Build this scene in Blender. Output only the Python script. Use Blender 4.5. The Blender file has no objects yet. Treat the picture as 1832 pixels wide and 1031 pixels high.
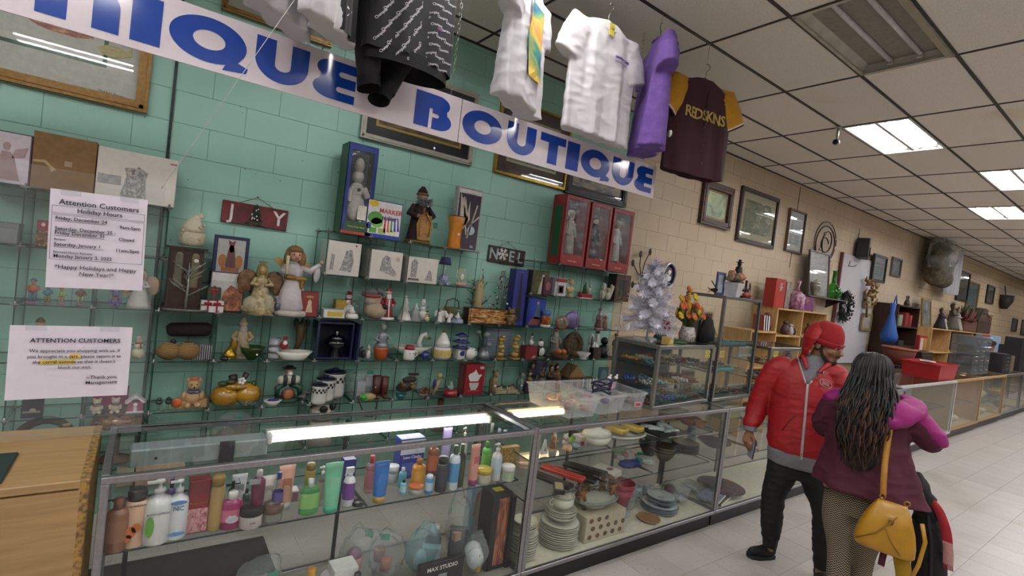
import bpy,bmesh,math,random
from mathutils import Vector,Matrix
random.seed(7)
SC=bpy.context.scene
COL=SC.collection
PI=math.pi

# ------------------------------------------------------------------ camera, world, exposure
EYE=Vector((0,0,1.82))
FPX,YAW,PITCH,ROLL=900.2,0.630173,-0.0287825,0.120822
_F=Vector((math.sin(YAW)*math.cos(PITCH),math.cos(YAW)*math.cos(PITCH),math.sin(PITCH)))
_R0=Vector((math.cos(YAW),-math.sin(YAW),0));_U0=_R0.cross(_F)
_R=_R0*math.cos(ROLL)+_U0*math.sin(ROLL)
_U=-_R0*math.sin(ROLL)+_U0*math.cos(ROLL)
cd=bpy.data.cameras.new('camera');cam=bpy.data.objects.new('camera',cd);COL.objects.link(cam)
cam.matrix_world=Matrix(((_R.x,_U.x,-_F.x,EYE.x),(_R.y,_U.y,-_F.y,EYE.y),(_R.z,_U.z,-_F.z,EYE.z),(0,0,0,1)))
cd.sensor_width=36;cd.lens=36*FPX/1832;cd.clip_start=.02;cd.clip_end=200
SC.camera=cam
w=bpy.data.worlds.new('world');SC.world=w;w.use_nodes=True
w.node_tree.nodes['Background'].inputs[0].default_value=(.9,.92,1,1)
w.node_tree.nodes['Background'].inputs[1].default_value=.15
vs=SC.view_settings
vs.view_transform='Standard';vs.look='None';vs.gamma=1;vs.use_curve_mapping=False
vs.exposure=0.42
LAMP=24.0 # radiance of the lit reflector backs
SC.cycles.max_bounces=6;SC.cycles.diffuse_bounces=3;SC.cycles.glossy_bounces=2
SC.cycles.transmission_bounces=4;SC.cycles.transparent_max_bounces=28
SC.cycles.sample_clamp_indirect=4;SC.cycles.caustics_reflective=False;SC.cycles.caustics_refractive=False
SC.cycles.use_denoising=True

CEIL=3.79;WALL=3.96

def ray(px,py):
    return _R*((px-916)/FPX)-_U*((py-515.5)/FPX)+_F
def at(px,py,Y=None,z=None,X=None):
    """point of the place seen at a spot of the photograph on a known wall / shelf / floor plane"""
    d=ray(px,py)
    t=Y/d.y if Y is not None else((z-EYE.z)/d.z if z is not None else X/d.x)
    return EYE+d*t
def Xat(px,Y,z):
    k=(px-916)/FPX;q=_R-_F*k
    return-(Y*q.y+(z-EYE.z)*q.z)/q.x
def mpp(p):
    return(Vector(p)-EYE).dot(_F)/FPX

# ------------------------------------------------------------------ materials
def lin(c):
    if isinstance(c,str):
        c=c.lstrip('#');c=[int(c[i:i+2],16)/255 for i in(0,2,4)]
        return tuple(x/12.92 if x<=.04045 else((x+.055)/1.055)**2.4 for x in c)
    return tuple(c[:3])
_mc={}
def nmat(name):
    m=bpy.data.materials.new(name);m.use_nodes=True
    nt=m.node_tree
    return m,nt,nt.nodes['Principled BSDF'],nt.nodes,nt.links
def M(c,r=.5,metal=0,var=.12,scale=30,bump=0,c2=None,coat=0,sheen=0,alpha=1,emit=0,trans=0):
    """plain painted / moulded surface with fine procedural mottling"""
    key=(c,r,metal,var,scale,bump,c2,coat,sheen,alpha,emit,trans)
    if key in _mc:return _mc[key]
    m,nt,b,N,L=nmat('mat_%s'%str(c).strip('#'))
    a=lin(c);d=lin(c2)if c2 else tuple(x*(1-var)for x in a)
    tc=N.new('ShaderNodeTexCoord');no=N.new('ShaderNodeTexNoise');no.inputs['Scale'].default_value=scale;no.inputs['Detail'].default_value=3
    L.new(tc.outputs['Object'],no.inputs['Vector'])
    rp=N.new('ShaderNodeValToRGB');e=rp.color_ramp.elements
    e[0].position=.38;e[1].position=.62;e[0].color=(*d,1);e[1].color=(*a,1)
    L.new(no.outputs['Fac'],rp.inputs['Fac']);L.new(rp.outputs['Color'],b.inputs['Base Color'])
    b.inputs['Roughness'].default_value=r;b.inputs['Metallic'].default_value=metal
    if coat:b.inputs['Coat Weight'].default_value=coat;b.inputs['Coat Roughness'].default_value=.08
    if sheen:b.inputs['Sheen Weight'].default_value=sheen
    if trans:b.inputs['Transmission Weight'].default_value=trans
    if alpha<1:b.inputs['Alpha'].default_value=alpha
    if emit:b.inputs['Emission Strength'].default_value=emit;b.inputs['Emission Color'].default_value=(*a,1)
    if bump:
        bp=N.new('ShaderNodeBump');bp.inputs['Strength'].default_value=min(1,bump);bp.inputs['Distance'].default_value=.004
        L.new(no.outputs['Fac'],bp.inputs['Height']);L.new(bp.outputs['Normal'],b.inputs['Normal'])
    _mc[key]=m;return m
def glassmat(name,tint=(.93,.97,.95),refl=1.0,rough=.02,dirt=0.0,dirtc=(.6,.62,.6),wrinkle=0,rscale=20):
    """thin sheet: see-through with a grazing reflection, optional dust"""
    key=('g',name)
    if key in _mc:return _mc[key]
    m,nt,b,N,L=nmat(name);N.remove(b);out=N['Material Output']
    tr=N.new('ShaderNodeBsdfTransparent');tr.inputs[0].default_value=(*tint,1)
    gl=N.new('ShaderNodeBsdfGlossy');gl.inputs['Roughness'].default_value=rough
    fr=N.new('ShaderNodeLayerWeight');fr.inputs['Blend'].default_value=.5
    pw=N.new('ShaderNodeMath');pw.operation='POWER';pw.inputs[1].default_value=4.5;L.new(fr.outputs['Facing'],pw.inputs[0])
    mx=N.new('ShaderNodeMixShader');mu=N.new('ShaderNodeMath');mu.operation='MULTIPLY_ADD';mu.inputs[1].default_value=.8*refl;mu.inputs[2].default_value=.035*refl
    L.new(pw.outputs[0],mu.inputs[0]);L.new(mu.outputs[0],mx.inputs[0]);L.new(tr.outputs[0],mx.inputs[1]);L.new(gl.outputs[0],mx.inputs[2])
    last=mx
    tc=N.new('ShaderNodeTexCoord')
    if wrinkle:
        no=N.new('ShaderNodeTexNoise');no.inputs['Scale'].default_value=rscale;no.inputs['Detail'].default_value=3
        L.new(tc.outputs['Object'],no.inputs['Vector'])
        bp=N.new('ShaderNodeBump');bp.inputs['Strength'].default_value=wrinkle;bp.inputs['Distance'].default_value=.02
        L.new(no.outputs['Fac'],bp.inputs['Height']);L.new(bp.outputs[0],gl.inputs['Normal']);L.new(bp.outputs[0],fr.inputs['Normal'])
    if dirt:
        no=N.new('ShaderNodeTexNoise');no.inputs['Scale'].default_value=6;no.inputs['Detail'].default_value=5
        L.new(tc.outputs['Object'],no.inputs['Vector'])
        rp=N.new('ShaderNodeMapRange');rp.inputs[1].default_value=.3;rp.inputs[2].default_value=.75;rp.inputs[3].default_value=dirt*.4;rp.inputs[4].default_value=dirt
        L.new(no.outputs['Fac'],rp.inputs[0])
        df=N.new('ShaderNodeBsdfDiffuse');df.inputs[0].default_value=(*dirtc,1)
        m2=N.new('ShaderNodeMixShader');L.new(rp.outputs[0],m2.inputs[0]);L.new(last.outputs[0],m2.inputs[1]);L.new(df.outputs[0],m2.inputs[2]);last=m2
    L.new(last.outputs[0],out.inputs['Surface'])
    _mc[key]=m;return m
def pict(cols,scale=4,seed=0,r=.35,detail=4,dist=1.0,coord='Generated'):
    """printed picture: blotches of several inks"""
    key=('p',tuple(cols),scale,seed,r,detail,dist,coord)
    if key in _mc:return _mc[key]
    m,nt,b,N,L=nmat('print_%s'%cols[0].strip('#'))
    tc=N.new('ShaderNodeTexCoord');mp=N.new('ShaderNodeMapping');mp.inputs['Location'].default_value=(seed*3.1,seed*1.7,seed*.9)
    no=N.new('ShaderNodeTexNoise');no.inputs['Scale'].default_value=scale;no.inputs['Detail'].default_value=detail;no.inputs['Distortion'].default_value=dist
    L.new(tc.outputs[coord],mp.inputs[0]);L.new(mp.outputs[0],no.inputs['Vector'])
    rp=N.new('ShaderNodeValToRGB');e=rp.color_ramp.elements
    n=len(cols)
    for i,c in enumerate(cols):
        p=.3+.4*i/(n-1)
        if i==0:el=e[0];el.position=p
        elif i==n-1:el=e[-1];el.position=p
        else:el=e.new(p)
        el.color=(*lin(c),1)
    L.new(no.outputs['Fac'],rp.inputs['Fac']);L.new(rp.outputs['Color'],b.inputs['Base Color'])
    b.inputs['Roughness'].default_value=r
    _mc[key]=m;return m
def wave(c1,c2,scale=20,dirn='Z',r=.5,sharp=.1,dist=0,bands='BANDS',bump=0,coord='Object'):
    key=('w',c1,c2,scale,dirn,r,sharp,dist,bands,bump)
    if key in _mc:return _mc[key]
    m,nt,b,N,L=nmat('stripe_%s'%c1.strip('#'))
    tc=N.new('ShaderNodeTexCoord');wv=N.new('ShaderNodeTexWave');wv.wave_type=bands
    if bands=='BANDS':wv.bands_direction=dirn
    wv.inputs['Scale'].default_value=scale;wv.inputs['Distortion'].default_value=dist;wv.inputs['Detail'].default_value=2
    L.new(tc.outputs[coord],wv.inputs['Vector'])
    rp=N.new('ShaderNodeValToRGB');e=rp.color_ramp.elements;e[0].position=.5-sharp;e[1].position=.5+sharp
    e[0].color=(*lin(c1),1);e[1].color=(*lin(c2),1)
    L.new(wv.outputs['Fac'],rp.inputs['Fac']);L.new(rp.outputs['Color'],b.inputs['Base Color']);b.inputs['Roughness'].default_value=r
    if bump:
        bp=N.new('ShaderNodeBump');bp.inputs['Strength'].default_value=bump;bp.inputs['Distance'].default_value=.003
        L.new(wv.outputs['Fac'],bp.inputs['Height']);L.new(bp.outputs[0],b.inputs['Normal'])
    _mc[key]=m;return m
def emitmat(c,s):
    key=('e',c,s)
    if key in _mc:return _mc[key]
    m,nt,b,N,L=nmat('lamp_glow');N.remove(b)
    em=N.new('ShaderNodeEmission');em.inputs[0].default_value=(*lin(c),1);em.inputs[1].default_value=s
    L.new(em.outputs[0],N['Material Output'].inputs['Surface'])
    _mc[key]=m;return m

GLASS=glassmat('glass_clear',(.965,.985,.975),.9)
GLASSD=glassmat('glass_showcase',(.975,.99,.983),.62,.03,.006)
GEDGE=M('#16332f',.25,var=.2)
PLEXI=glassmat('plexi',(.97,.98,.98),.8,.04,.05,(.75,.76,.78))
BAGM=glassmat('clear_bag',(.95,.96,.97),1.0,.12,.16,(.72,.74,.75),.9,22)
CELLO=glassmat('cellophane',(.97,.97,.97),1.3,.06,.04,(.8,.8,.8),.8,14)
BINM=glassmat('bin_plastic',(.93,.94,.93),.7,.18,.3,(.78,.79,.8))
ALU=M('#9b989b',.34,.85,.15,60)
STEEL=M('#b5b2b0',.28,.9,.1,40)
DARK=M('#1d1c1d',.5)
BLACK=M('#0d0d0f',.45)
WHITE=M('#e8e4e0',.45,var=.05)
GOLD=M('#b08a35',.32,.8,.25,40)
SILVER=M('#c5c3bf',.25,.9)

# ------------------------------------------------------------------ mesh building
class MB:
    def __init__(s):s.v=[];s.f=[];s.m=[];s.sm=[]
    def add(s,vs,fs,m=0,smooth=True):
        o=len(s.v);s.v+=[tuple(p)for p in vs]
        for f in fs:s.f.append([o+i for i in f]);s.m.append(m);s.sm.append(smooth)
        return s
    def box(s,c,d,m=0,rz=0,rx=0,ry=0,mm=None,taper=1):
        x,y,z=[k/2 for k in d]
        P=[Vector((sx*x*(taper if sz>0 else 1),sy*y*(taper if sz>0 else 1),sz*z))for sz in(-1,1)for sy in(-1,1)for sx in(-1,1)]
        R=Matrix.Rotation(rz,3,'Z')@Matrix.Rotation(ry,3,'Y')@Matrix.Rotation(rx,3,'X')
        P=[R@p+Vector(c)for p in P]
        F=[(0,2,3,1),(4,5,7,6),(0,1,5,4),(2,6,7,3),(0,4,6,2),(1,3,7,5)] # bottom top front(-y) back left right
        o=len(s.v);s.v+=[tuple(p)for p in P]
        for i,f in enumerate(F):
            s.f.append([o+k for k in f]);s.m.append(mm[i]if mm else m);s.sm.append(False)
        return s
    def bbox(s,c,d,b=.004,m=0,rz=0):
        """box with small chamfers"""
        x,y,z=[k/2 for k in d];b=min(b,x*.9,y*.9,z*.9)
        vs=[]
        for(sx,sy,sz)in[(a,e,g)for g in(-1,1)for e in(-1,1)for a in(-1,1)]:
            vs+=[(sx*x,sy*(y-b),sz*(z-b)),(sx*(x-b),sy*y,sz*(z-b)),(sx*(x-b),sy*(y-b),sz*z)]
        R=Matrix.Rotation(rz,3,'Z');vs=[R@Vector(p)+Vector(c)for p in vs]
        i=lambda a,e,g,k:((g>0)*4+(e>0)*2+(a>0))*3+k
        fs=[]
        for sg in(-1,1):
            q=lambda L:L if sg>0 else L[::-1]
            fs.append(q([i(sg,-1,-1,0),i(sg,1,-1,0),i(sg,1,1,0),i(sg,-1,1,0)]))
            fs.append(q([i(1,sg,-1,1),i(-1,sg,-1,1),i(-1,sg,1,1),i(1,sg,1,1)]))
            fs.append(q([i(-1,-1,sg,2),i(1,-1,sg,2),i(1,1,sg,2),i(-1,1,sg,2)]))
        for a in(-1,1):
            for e in(-1,1):
                f=[i(a,e,-1,0),i(a,e,-1,1),i(a,e,1,1),i(a,e,1,0)];fs.append(f if a*e>0 else f[::-1])
                f=[i(a,-1,e,0),i(a,-1,e,2),i(a,1,e,2),i(a,1,e,0)];fs.append(f[::-1]if a*e>0 else f)
                f=[i(-1,a,e,1),i(-1,a,e,2),i(1,a,e,2),i(1,a,e,1)];fs.append(f if a*e>0 else f[::-1])
                for g in(-1,1):
                    f=[i(a,e,g,0),i(a,e,g,1),i(a,e,g,2)];fs.append(f if a*e*g>0 else f[::-1])
        return s.add(vs,fs,m,False)
    def lathe(s,prof,c=(0,0,0),n=16,m=0,sx=1,sy=1,lobes=0,lamp=0,cap=True,tw=0):
        vs=[];fs=[]
        for j,(r,z)in enumerate(prof):
            for i in range(n):
                a=2*PI*i/n+tw*z
                q=r*(1+lamp*math.cos(lobes*a))if lobes else r
                vs.append((c[0]+q*math.cos(a)*sx,c[1]+q*math.sin(a)*sy,c[2]+z))
        for j in range(len(prof)-1):
            for i in range(n):
                k=(i+1)%n;fs.append((j*n+i,j*n+k,(j+1)*n+k,(j+1)*n+i))
        if cap:
            if prof[0][0]>1e-4:fs.append(tuple(range(n))[::-1])
            if prof[-1][0]>1e-4:fs.append(tuple((len(prof)-1)*n+i for i in range(n)))
        return s.add(vs,fs,m)
    def ball(s,c,r,m=0,n=10,k=7):
        rx,ry,rz=r if isinstance(r,(tuple,list))else(r,r,r)
        pr=[(math.sin(PI*j/k),-math.cos(PI*j/k))for j in range(k+1)]
        vs=[];fs=[]
        for q,z in pr:
            for i in range(n):
                a=2*PI*i/n;vs.append((c[0]+q*math.cos(a)*rx,c[1]+q*math.sin(a)*ry,c[2]+z*rz))
        for j in range(k):
            for i in range(n):
                e=(i+1)%n;fs.append((j*n+i,j*n+e,(j+1)*n+e,(j+1)*n+i))
        return s.add(vs,fs,m)
    def tube(s,pts,r,m=0,n=6,cap=True,sy=1):
        """r: number or list (or list of (a,b))"""
        pts=[Vector(p)for p in pts];K=len(pts)
        rs=r if isinstance(r,(list,tuple))else[r]*K
        vs=[];fs=[];ref=None
        for j,p in enumerate(pts):
            t=(pts[min(K-1,j+1)]-pts[max(0,j-1)])
            t=t.normalized()if t.length>1e-9 else Vector((0,0,1))
            if ref is None:
                ref=Vector((0,1,0))if abs(t.y)<.9 else Vector((1,0,0))
            b=t.cross(ref);b.normalize();ref=b.cross(t).normalized()
            ra,rb=rs[j]if isinstance(rs[j],(tuple,list))else(rs[j],rs[j]*sy)
            for i in range(n):
                a=2*PI*i/n;vs.append(p+b*(ra*math.cos(a))+ref*(rb*math.sin(a)))
        for j in range(K-1):
            for i in range(n):
                e=(i+1)%n;fs.append((j*n+i,j*n+e,(j+1)*n+e,(j+1)*n+i))
        if cap:fs.append(tuple(range(n))[::-1]);fs.append(tuple((K-1)*n+i for i in range(n)))
        return s.add(vs,fs,m)
    def torus(s,c,R,r,m=0,n=24,k=6,axis='Z',sx=1,sy=1):
        pts=[]
        vs=[];fs=[]
        for i in range(n):
            a=2*PI*i/n
            for j in range(k):
                b=2*PI*j/k;q=R+r*math.cos(b);p=(q*math.cos(a)*sx,q*math.sin(a)*sy,r*math.sin(b))
                if axis=='Y':p=(p[0],p[2],p[1])
                if axis=='X':p=(p[2],p[0],p[1])
                vs.append((c[0]+p[0],c[1]+p[1],c[2]+p[2]))
        for i in range(n):
            for j in range(k):
                e=(i+1)%n;g=(j+1)%k;fs.append((i*k+j,e*k+j,e*k+g,i*k+g))
        return s.add(vs,fs,m)
    def prism(s,poly,y0,y1,m=0,ax='Y',ms=None):
        """extrude a polygon given in x,z along y (or x,y along z)"""
        n=len(poly)
        f=(lambda p,t:(p[0],t,p[1]))if ax=='Y' else((lambda p,t:(p[0],p[1],t))if ax=='Z' else(lambda p,t:(t,p[0],p[1])))
        vs=[f(p,y0)for p in poly]+[f(p,y1)for p in poly]
        s.add(vs,[tuple(range(n)),tuple(range(2*n-1,n-1,-1))],m,False)
        s.add(vs,[(i,n+i,n+(i+1)%n,(i+1)%n)for i in range(n)],m if ms is None else ms,False)
        return s
    def grid(s,fn,nu,nv,m=0):
        vs=[fn(i/nu,j/nv)for j in range(nv+1)for i in range(nu+1)]
        fs=[(j*(nu+1)+i,j*(nu+1)+i+1,(j+1)*(nu+1)+i+1,(j+1)*(nu+1)+i)for j in range(nv)for i in range(nu)]
        return s.add(vs,fs,m)
    def mesh(s,name,mats):
        me=bpy.data.meshes.new(name);me.from_pydata(s.v,[],s.f)
        for q in(mats if isinstance(mats,(list,tuple))else[mats]):me.materials.append(q)
        me.polygons.foreach_set('material_index',s.m);me.polygons.foreach_set('use_smooth',s.sm)
        me.update();return me
    def build(s,name,mats,parent=None,loc=(0,0,0),rz=0,rot=None):
        return link(name,s.mesh(name,mats),parent,loc,rz,rot)
def link(name,me,parent=None,loc=(0,0,0),rz=0,rot=None):
    o=bpy.data.objects.new(name,me);COL.objects.link(o)
    o.parent=parent;o.location=loc;o.rotation_euler=rot if rot else(0,0,rz)
    return o
def tag(o,label,cat,group=None):
    o['label']=label;o['category']=cat
    if group:o['group']=group
    return o
def thing(name,label,cat,loc=(0,0,0),rz=0,group=None,rot=None):
    o=bpy.data.objects.new(name,None);COL.objects.link(o);o.empty_display_size=.05
    o.location=loc;o.rotation_euler=rot if rot else(0,0,rz)
    return tag(o,label,cat,group)
def struct(o):o['kind']='structure';return o
def copy_tree(o,parent=None):
    c=o.copy();COL.objects.link(c);c.parent=parent
    for ch in o.children:copy_tree(ch,c)
    return c
_tc={}
def txtmesh(s,size,ext=.0004,bold=0,align='CENTER',space=1):
    cu=bpy.data.curves.new('lettering','FONT');cu.body=s;cu.size=size;cu.extrude=ext;cu.offset=bold*size
    cu.align_x=align;cu.align_y='CENTER';cu.resolution_u=2;cu.space_character=space
    o=bpy.data.objects.new('lettering',cu);me=bpy.data.meshes.new_from_object(o)
    bpy.data.objects.remove(o);bpy.data.curves.remove(cu)
    return me
def text(s,size,mat,parent,loc,rot=(PI/2,0,0),bold=0,align='CENTER',sx=1,name='lettering',ext=.0004,space=1):
    me=txtmesh(s,size,ext,bold,align,space);me.materials.append(mat)
    o=link(name,me,parent,loc,rot=rot);o.scale=(sx,1,1);return o
def flat(loops,ext,mat,name='letter'):
    """flat plate with holes from closed loops in x,y"""
    cu=bpy.data.curves.new('plate','CURVE');cu.dimensions='2D';cu.fill_mode='BOTH';cu.extrude=ext
    for Lp in loops:
        sp=cu.splines.new('POLY');sp.points.add(len(Lp)-1);sp.use_cyclic_u=True
        for p,q in zip(sp.points,Lp):p.co=(q[0],q[1],0,1)
    o=bpy.data.objects.new('plate',cu);me=bpy.data.meshes.new_from_object(o)
    bpy.data.objects.remove(o);bpy.data.curves.remove(cu)
    me.materials.append(mat);me.name=name
    return me
def arc(cx,cy,rx,ry,a0,a1,n=14):
    return[(cx+rx*math.cos(math.radians(a0+(a1-a0)*i/n)),cy+ry*math.sin(math.radians(a0+(a1-a0)*i/n)))for i in range(n+1)]

# an item is a list of parts, each a list of simple solids in units of the item's height
def prims(mb,ps,h,m=0):
    for p in ps:
        k=p[0]
        S=lambda q:tuple(x*h for x in q)
        if k=='e':mb.ball(S(p[1]),S(p[2])if isinstance(p[2],tuple)else p[2]*h,m,*(p[3:]or(10,7)))
        elif k=='b':mb.box(S(p[1]),S(p[2]),m,*(p[3:]))
        elif k=='B':mb.bbox(S(p[1]),S(p[2]),.04*min(S(p[2])),m,*(p[3:]))
        elif k=='c':mb.tube([S(p[1]),S(p[2])],[p[3]*h,p[4]*h],m,10)
        elif k=='t':mb.tube([S(q)for q in p[1]],[x*h for x in p[2]]if isinstance(p[2],(list,tuple))else p[2]*h,m,6)
        elif k=='l':mb.lathe([(a*h,b*h)for a,b in p[1]],S(p[2])if len(p)>2 else(0,0,0),16,m,*(p[3:]))
        elif k=='o':mb.torus(S(p[1]),p[2]*h,p[3]*h,m,18,6,*(p[4:]))
        elif k=='p':mb.prism([(a*h,b*h)for a,b in p[1]],p[2]*h,p[3]*h,m)
def item(name,label,cat,loc,h,parts,rz=0,group=None):
    t=thing(name,label,cat,loc,rz,group)
    for pn,mat,ps in parts:
        for grp in([[q]for q in ps]if pn in SPLIT else[ps]):
            mb=MB();prims(mb,grp,h);mb.build(pn,mat,t)
    return t
SPLIT={'ear','eye','foot','button','shoe','leg','bloom','patch','wing_tip','vest','finger'}

from mathutils.bvhtree import BVHTree
def spline(pts,n=6):
    """Catmull-Rom through rows of numbers"""
    out=[]
    for i in range(len(pts)-1):
        p0,p1,p2,p3=pts[max(0,i-1)],pts[i],pts[i+1],pts[min(len(pts)-1,i+2)]
        for k in range(n):
            t=k/n
            out.append(tuple(.5*((2*b)+(-a+c)*t+(2*a-5*b+4*c-d)*t*t+(-a+3*b-3*c+d)*t**3)for a,b,c,d in zip(p0,p1,p2,p3)))
    out.append(tuple(pts[-1]));return out
def limb(mb,rows,n=16,k=6,cap=True):
    """rows of x,y,z,ra,rb along a limb"""
    s=spline([r if len(r)==5 else(*r,r[3])for r in rows],k)
    mb.tube([q[:3]for q in s],[(max(.002,q[3]),max(.002,q[4]))for q in s],0,n,cap)
def stack(mb,rows,n=28,k=5,cap=True,fold=0,ph=0):
    """horizontal rings: x,y,z,rx,ry"""
    s=spline(rows,k);vs=[];fs=[]
    for j,(x,y,z,rx,ry)in enumerate(s):
        for i in range(n):
            a=2*PI*i/n;d=1+fold*math.sin(7*a+ph+3*z)*(1-j/len(s))
            vs.append((x+rx*math.cos(a)*d,y+ry*math.sin(a)*d,z))
    for j in range(len(s)-1):
        for i in range(n):e=(i+1)%n;fs.append((j*n+i,j*n+e,(j+1)*n+e,(j+1)*n+i))
    if cap:fs+=[tuple(range(n))[::-1],tuple((len(s)-1)*n+i for i in range(n))]
    mb.add(vs,fs)
def fuse(mb,voxel,smooth=3,cut=None,crease=0,seed=0):
    """one continuous surface from overlapping limbs"""
    me=mb.mesh('tmp',WHITE);o=link('tmp',me)
    r=o.modifiers.new('r','REMESH');r.mode='VOXEL';r.voxel_size=voxel
    s=o.modifiers.new('s','SMOOTH');s.iterations=smooth;s.factor=.5
    dg=bpy.context.evaluated_depsgraph_get();out=bpy.data.meshes.new_from_object(o.evaluated_get(dg))
    bpy.data.objects.remove(o);out.materials.clear()
    if crease:
        from mathutils import noise
        nrm=[v.normal.copy()for v in out.vertices]
        for v,nn in zip(out.vertices,nrm):
            q=v.co*9+Vector((seed,0,0));v.co+=nn*crease*(noise.ridged_multi_fractal(Vector((q.x*.7,q.y*.7,q.z*1.6)),1,2,2,1,2)-1.0)*.5
    if cut:
        bm=bmesh.new();bm.from_mesh(out);bmesh.ops.delete(bm,geom=[v for v in bm.verts if cut(v.co)],context='VERTS');bm.to_mesh(out);bm.free()
    for p in out.polygons:p.use_smooth=True
    return out
# ================================================================== the room
XL,XR,YB=-5.0,33.0,-9.0
def tilemat(name,c,c2,r,tsx,tsy,mortar,msize,bump=.3,spot=None,coord='Object'):
    m,nt,b,N,L=nmat(name)
    tc=N.new('ShaderNodeTexCoord');br=N.new('ShaderNodeTexBrick');br.offset=0;br.inputs['Scale'].default_value=1
    br.inputs['Brick Width'].default_value=tsx;br.inputs['Row Height'].default_value=tsy;br.inputs['Mortar Size'].default_value=msize
    br.inputs['Color1'].default_value=(*lin(c),1);br.inputs['Color2'].default_value=(*lin(c2),1);br.inputs['Mortar'].default_value=(*lin(mortar),1)
    if spot:
        mp=N.new('ShaderNodeMapping');mp.inputs['Rotation'].default_value=(-PI/2,0,0);L.new(tc.outputs[coord],mp.inputs[0]);L.new(mp.outputs[0],br.inputs['Vector']);br.offset=.5
    else:L.new(tc.outputs[coord],br.inputs['Vector'])
    L.new(br.outputs['Color'],b.inputs['Base Color']);b.inputs['Roughness'].default_value=r
    return m
def paintmat(name,c,c2,worn,r=.5,bump=.35):
    """paint over rough block: broad patches, pin holes, orange peel"""
    m,nt,b,N,L=nmat(name)
    ge=N.new('ShaderNodeNewGeometry')
    n1=N.new('ShaderNodeTexNoise');n1.inputs['Scale'].default_value=1.3;n1.inputs['Detail'].default_value=4
    n2=N.new('ShaderNodeTexNoise');n2.inputs['Scale'].default_value=90;n2.inputs['Detail'].default_value=3
    n3=N.new('ShaderNodeTexVoronoi');n3.inputs['Scale'].default_value=9
    for n in(n1,n2,n3):L.new(ge.outputs['Position'],n.inputs['Vector'])
    rp=N.new('ShaderNodeValToRGB');e=rp.color_ramp.elements;e[0].position=.35;e[1].position=.65;e[0].color=(*lin(c),1);e[1].color=(*lin(c2),1)
    L.new(n1.outputs['Fac'],rp.inputs['Fac'])
    sp=N.new('ShaderNodeMapRange');sp.inputs[1].default_value=.03;sp.inputs[2].default_value=.06;sp.inputs[3].default_value=1;sp.inputs[4].default_value=0
    L.new(n3.outputs['Distance'],sp.inputs[0])
    mx=N.new('ShaderNodeMix');mx.data_type='RGBA';mx.inputs[7].default_value=(*lin(worn),1)
    L.new(sp.outputs[0],mx.inputs[0]);L.new(rp.outputs['Color'],mx.inputs[6]);L.new(mx.outputs[2],b.inputs['Base Color'])
    bp=N.new('ShaderNodeBump');bp.inputs['Strength'].default_value=bump;bp.inputs['Distance'].default_value=.003
    L.new(n2.outputs['Fac'],bp.inputs['Height']);L.new(bp.outputs[0],b.inputs['Normal']);b.inputs['Roughness'].default_value=r
    return m
GREEN=paintmat('wall_paint_teal','#8fbaaa','#9bc5b5','#4f7064',.42)
BEIGE=paintmat('wall_paint_beige','#b9a58b','#c2af96','#8a7862',.55)
JGREEN=M('#7a9e8d',.7);JBEIGE=M('#a8957b',.7)
PAINTX=4.35

def wall_blocks(name,x0,x1,z0,zt,mat,joint,xmax,phase=0):
    mb=MB();mb.box(((x0+x1)/2,WALL+.0022+.075,CEIL/2),(x1-x0,.15,CEIL))
    wl=struct(mb.build(name,joint))
    BW,BH,J=.4064,.2032,.0035
    cache={};n=0;extra=MB()
    def blk(wd,ht):
        k=(round(wd,3),round(ht,3))
        if k not in cache:cache[k]=MB().bbox((0,0,0),(wd-J,.012,ht-J),.0018).mesh('block',mat)
        return cache[k]
    zl=2.727-BH*20
    k=0
    while zl<zt:
        za,zb=max(zl,z0),min(zl+BH,CEIL)
        if zb-za>.02:
            x=x0-(BW/2 if k%2 else 0)
            while x<xmax-.01:
                a,c=max(x,x0),min(x+BW,xmax)
                if c-a>.02:
                    n+=1
                    if n<=300:link('block',blk(c-a,zb-za),wl,((a+c)/2,WALL+.006,(za+zb)/2))
                    else:extra.bbox(((a+c)/2,WALL+.006,(za+zb)/2),(c-a-J,.012,zb-za-J),.003)
                x+=BW
        zl+=BH;k+=1
    if extra.v:o=extra.build('more_blocks',mat,wl);o['kind']='stuff'
    if xmax<x1:
        MB().box(((xmax+x1)/2,WALL+.006,CEIL/2),(x1-xmax,.012,CEIL)).build('far_blocks',tilemat('far_block_paint','#bda88a','#b7a182',.6,.4064,.2032,'#8f7b60',.008,spot=True),wl)
    return wl
wall_blocks('wall_back',-.95,PAINTX,.45,CEIL,GREEN,JGREEN,PAINTX)
wall_blocks('wall_back_beige',PAINTX,XR,1.25,CEIL,BEIGE,JBEIGE,14.51)
struct(MB().box(((XL-.95)/2,WALL+.085,CEIL/2),(-.95-XL,.15,CEIL)).build('wall_back_far',GREEN))
struct(MB().box((XR+.05,-2.5,CEIL/2),(.1,13.5,CEIL)).build('wall_right',BEIGE))
struct(MB().box((XL-.05,-2.5,CEIL/2),(.1,13.5,CEIL)).build('wall_left',M('#c9c4ba',.6)))
struct(MB().box(((XL+XR)/2,YB-.05,CEIL/2),(XR-XL,.1,CEIL)).build('wall_front',M('#a39d94',.6)))
struct(MB().box((.055,WALL-.004,2.1),(.016,.012,3.3)).build('trim_1',M('#24302f',.6,c2='#10191a',bump=.3)))
struct(MB().box((.055+8.25,WALL-.003,3.1),(.01,.01,1.3)).build('trim_2',M('#6f5f49',.6)))

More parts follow.
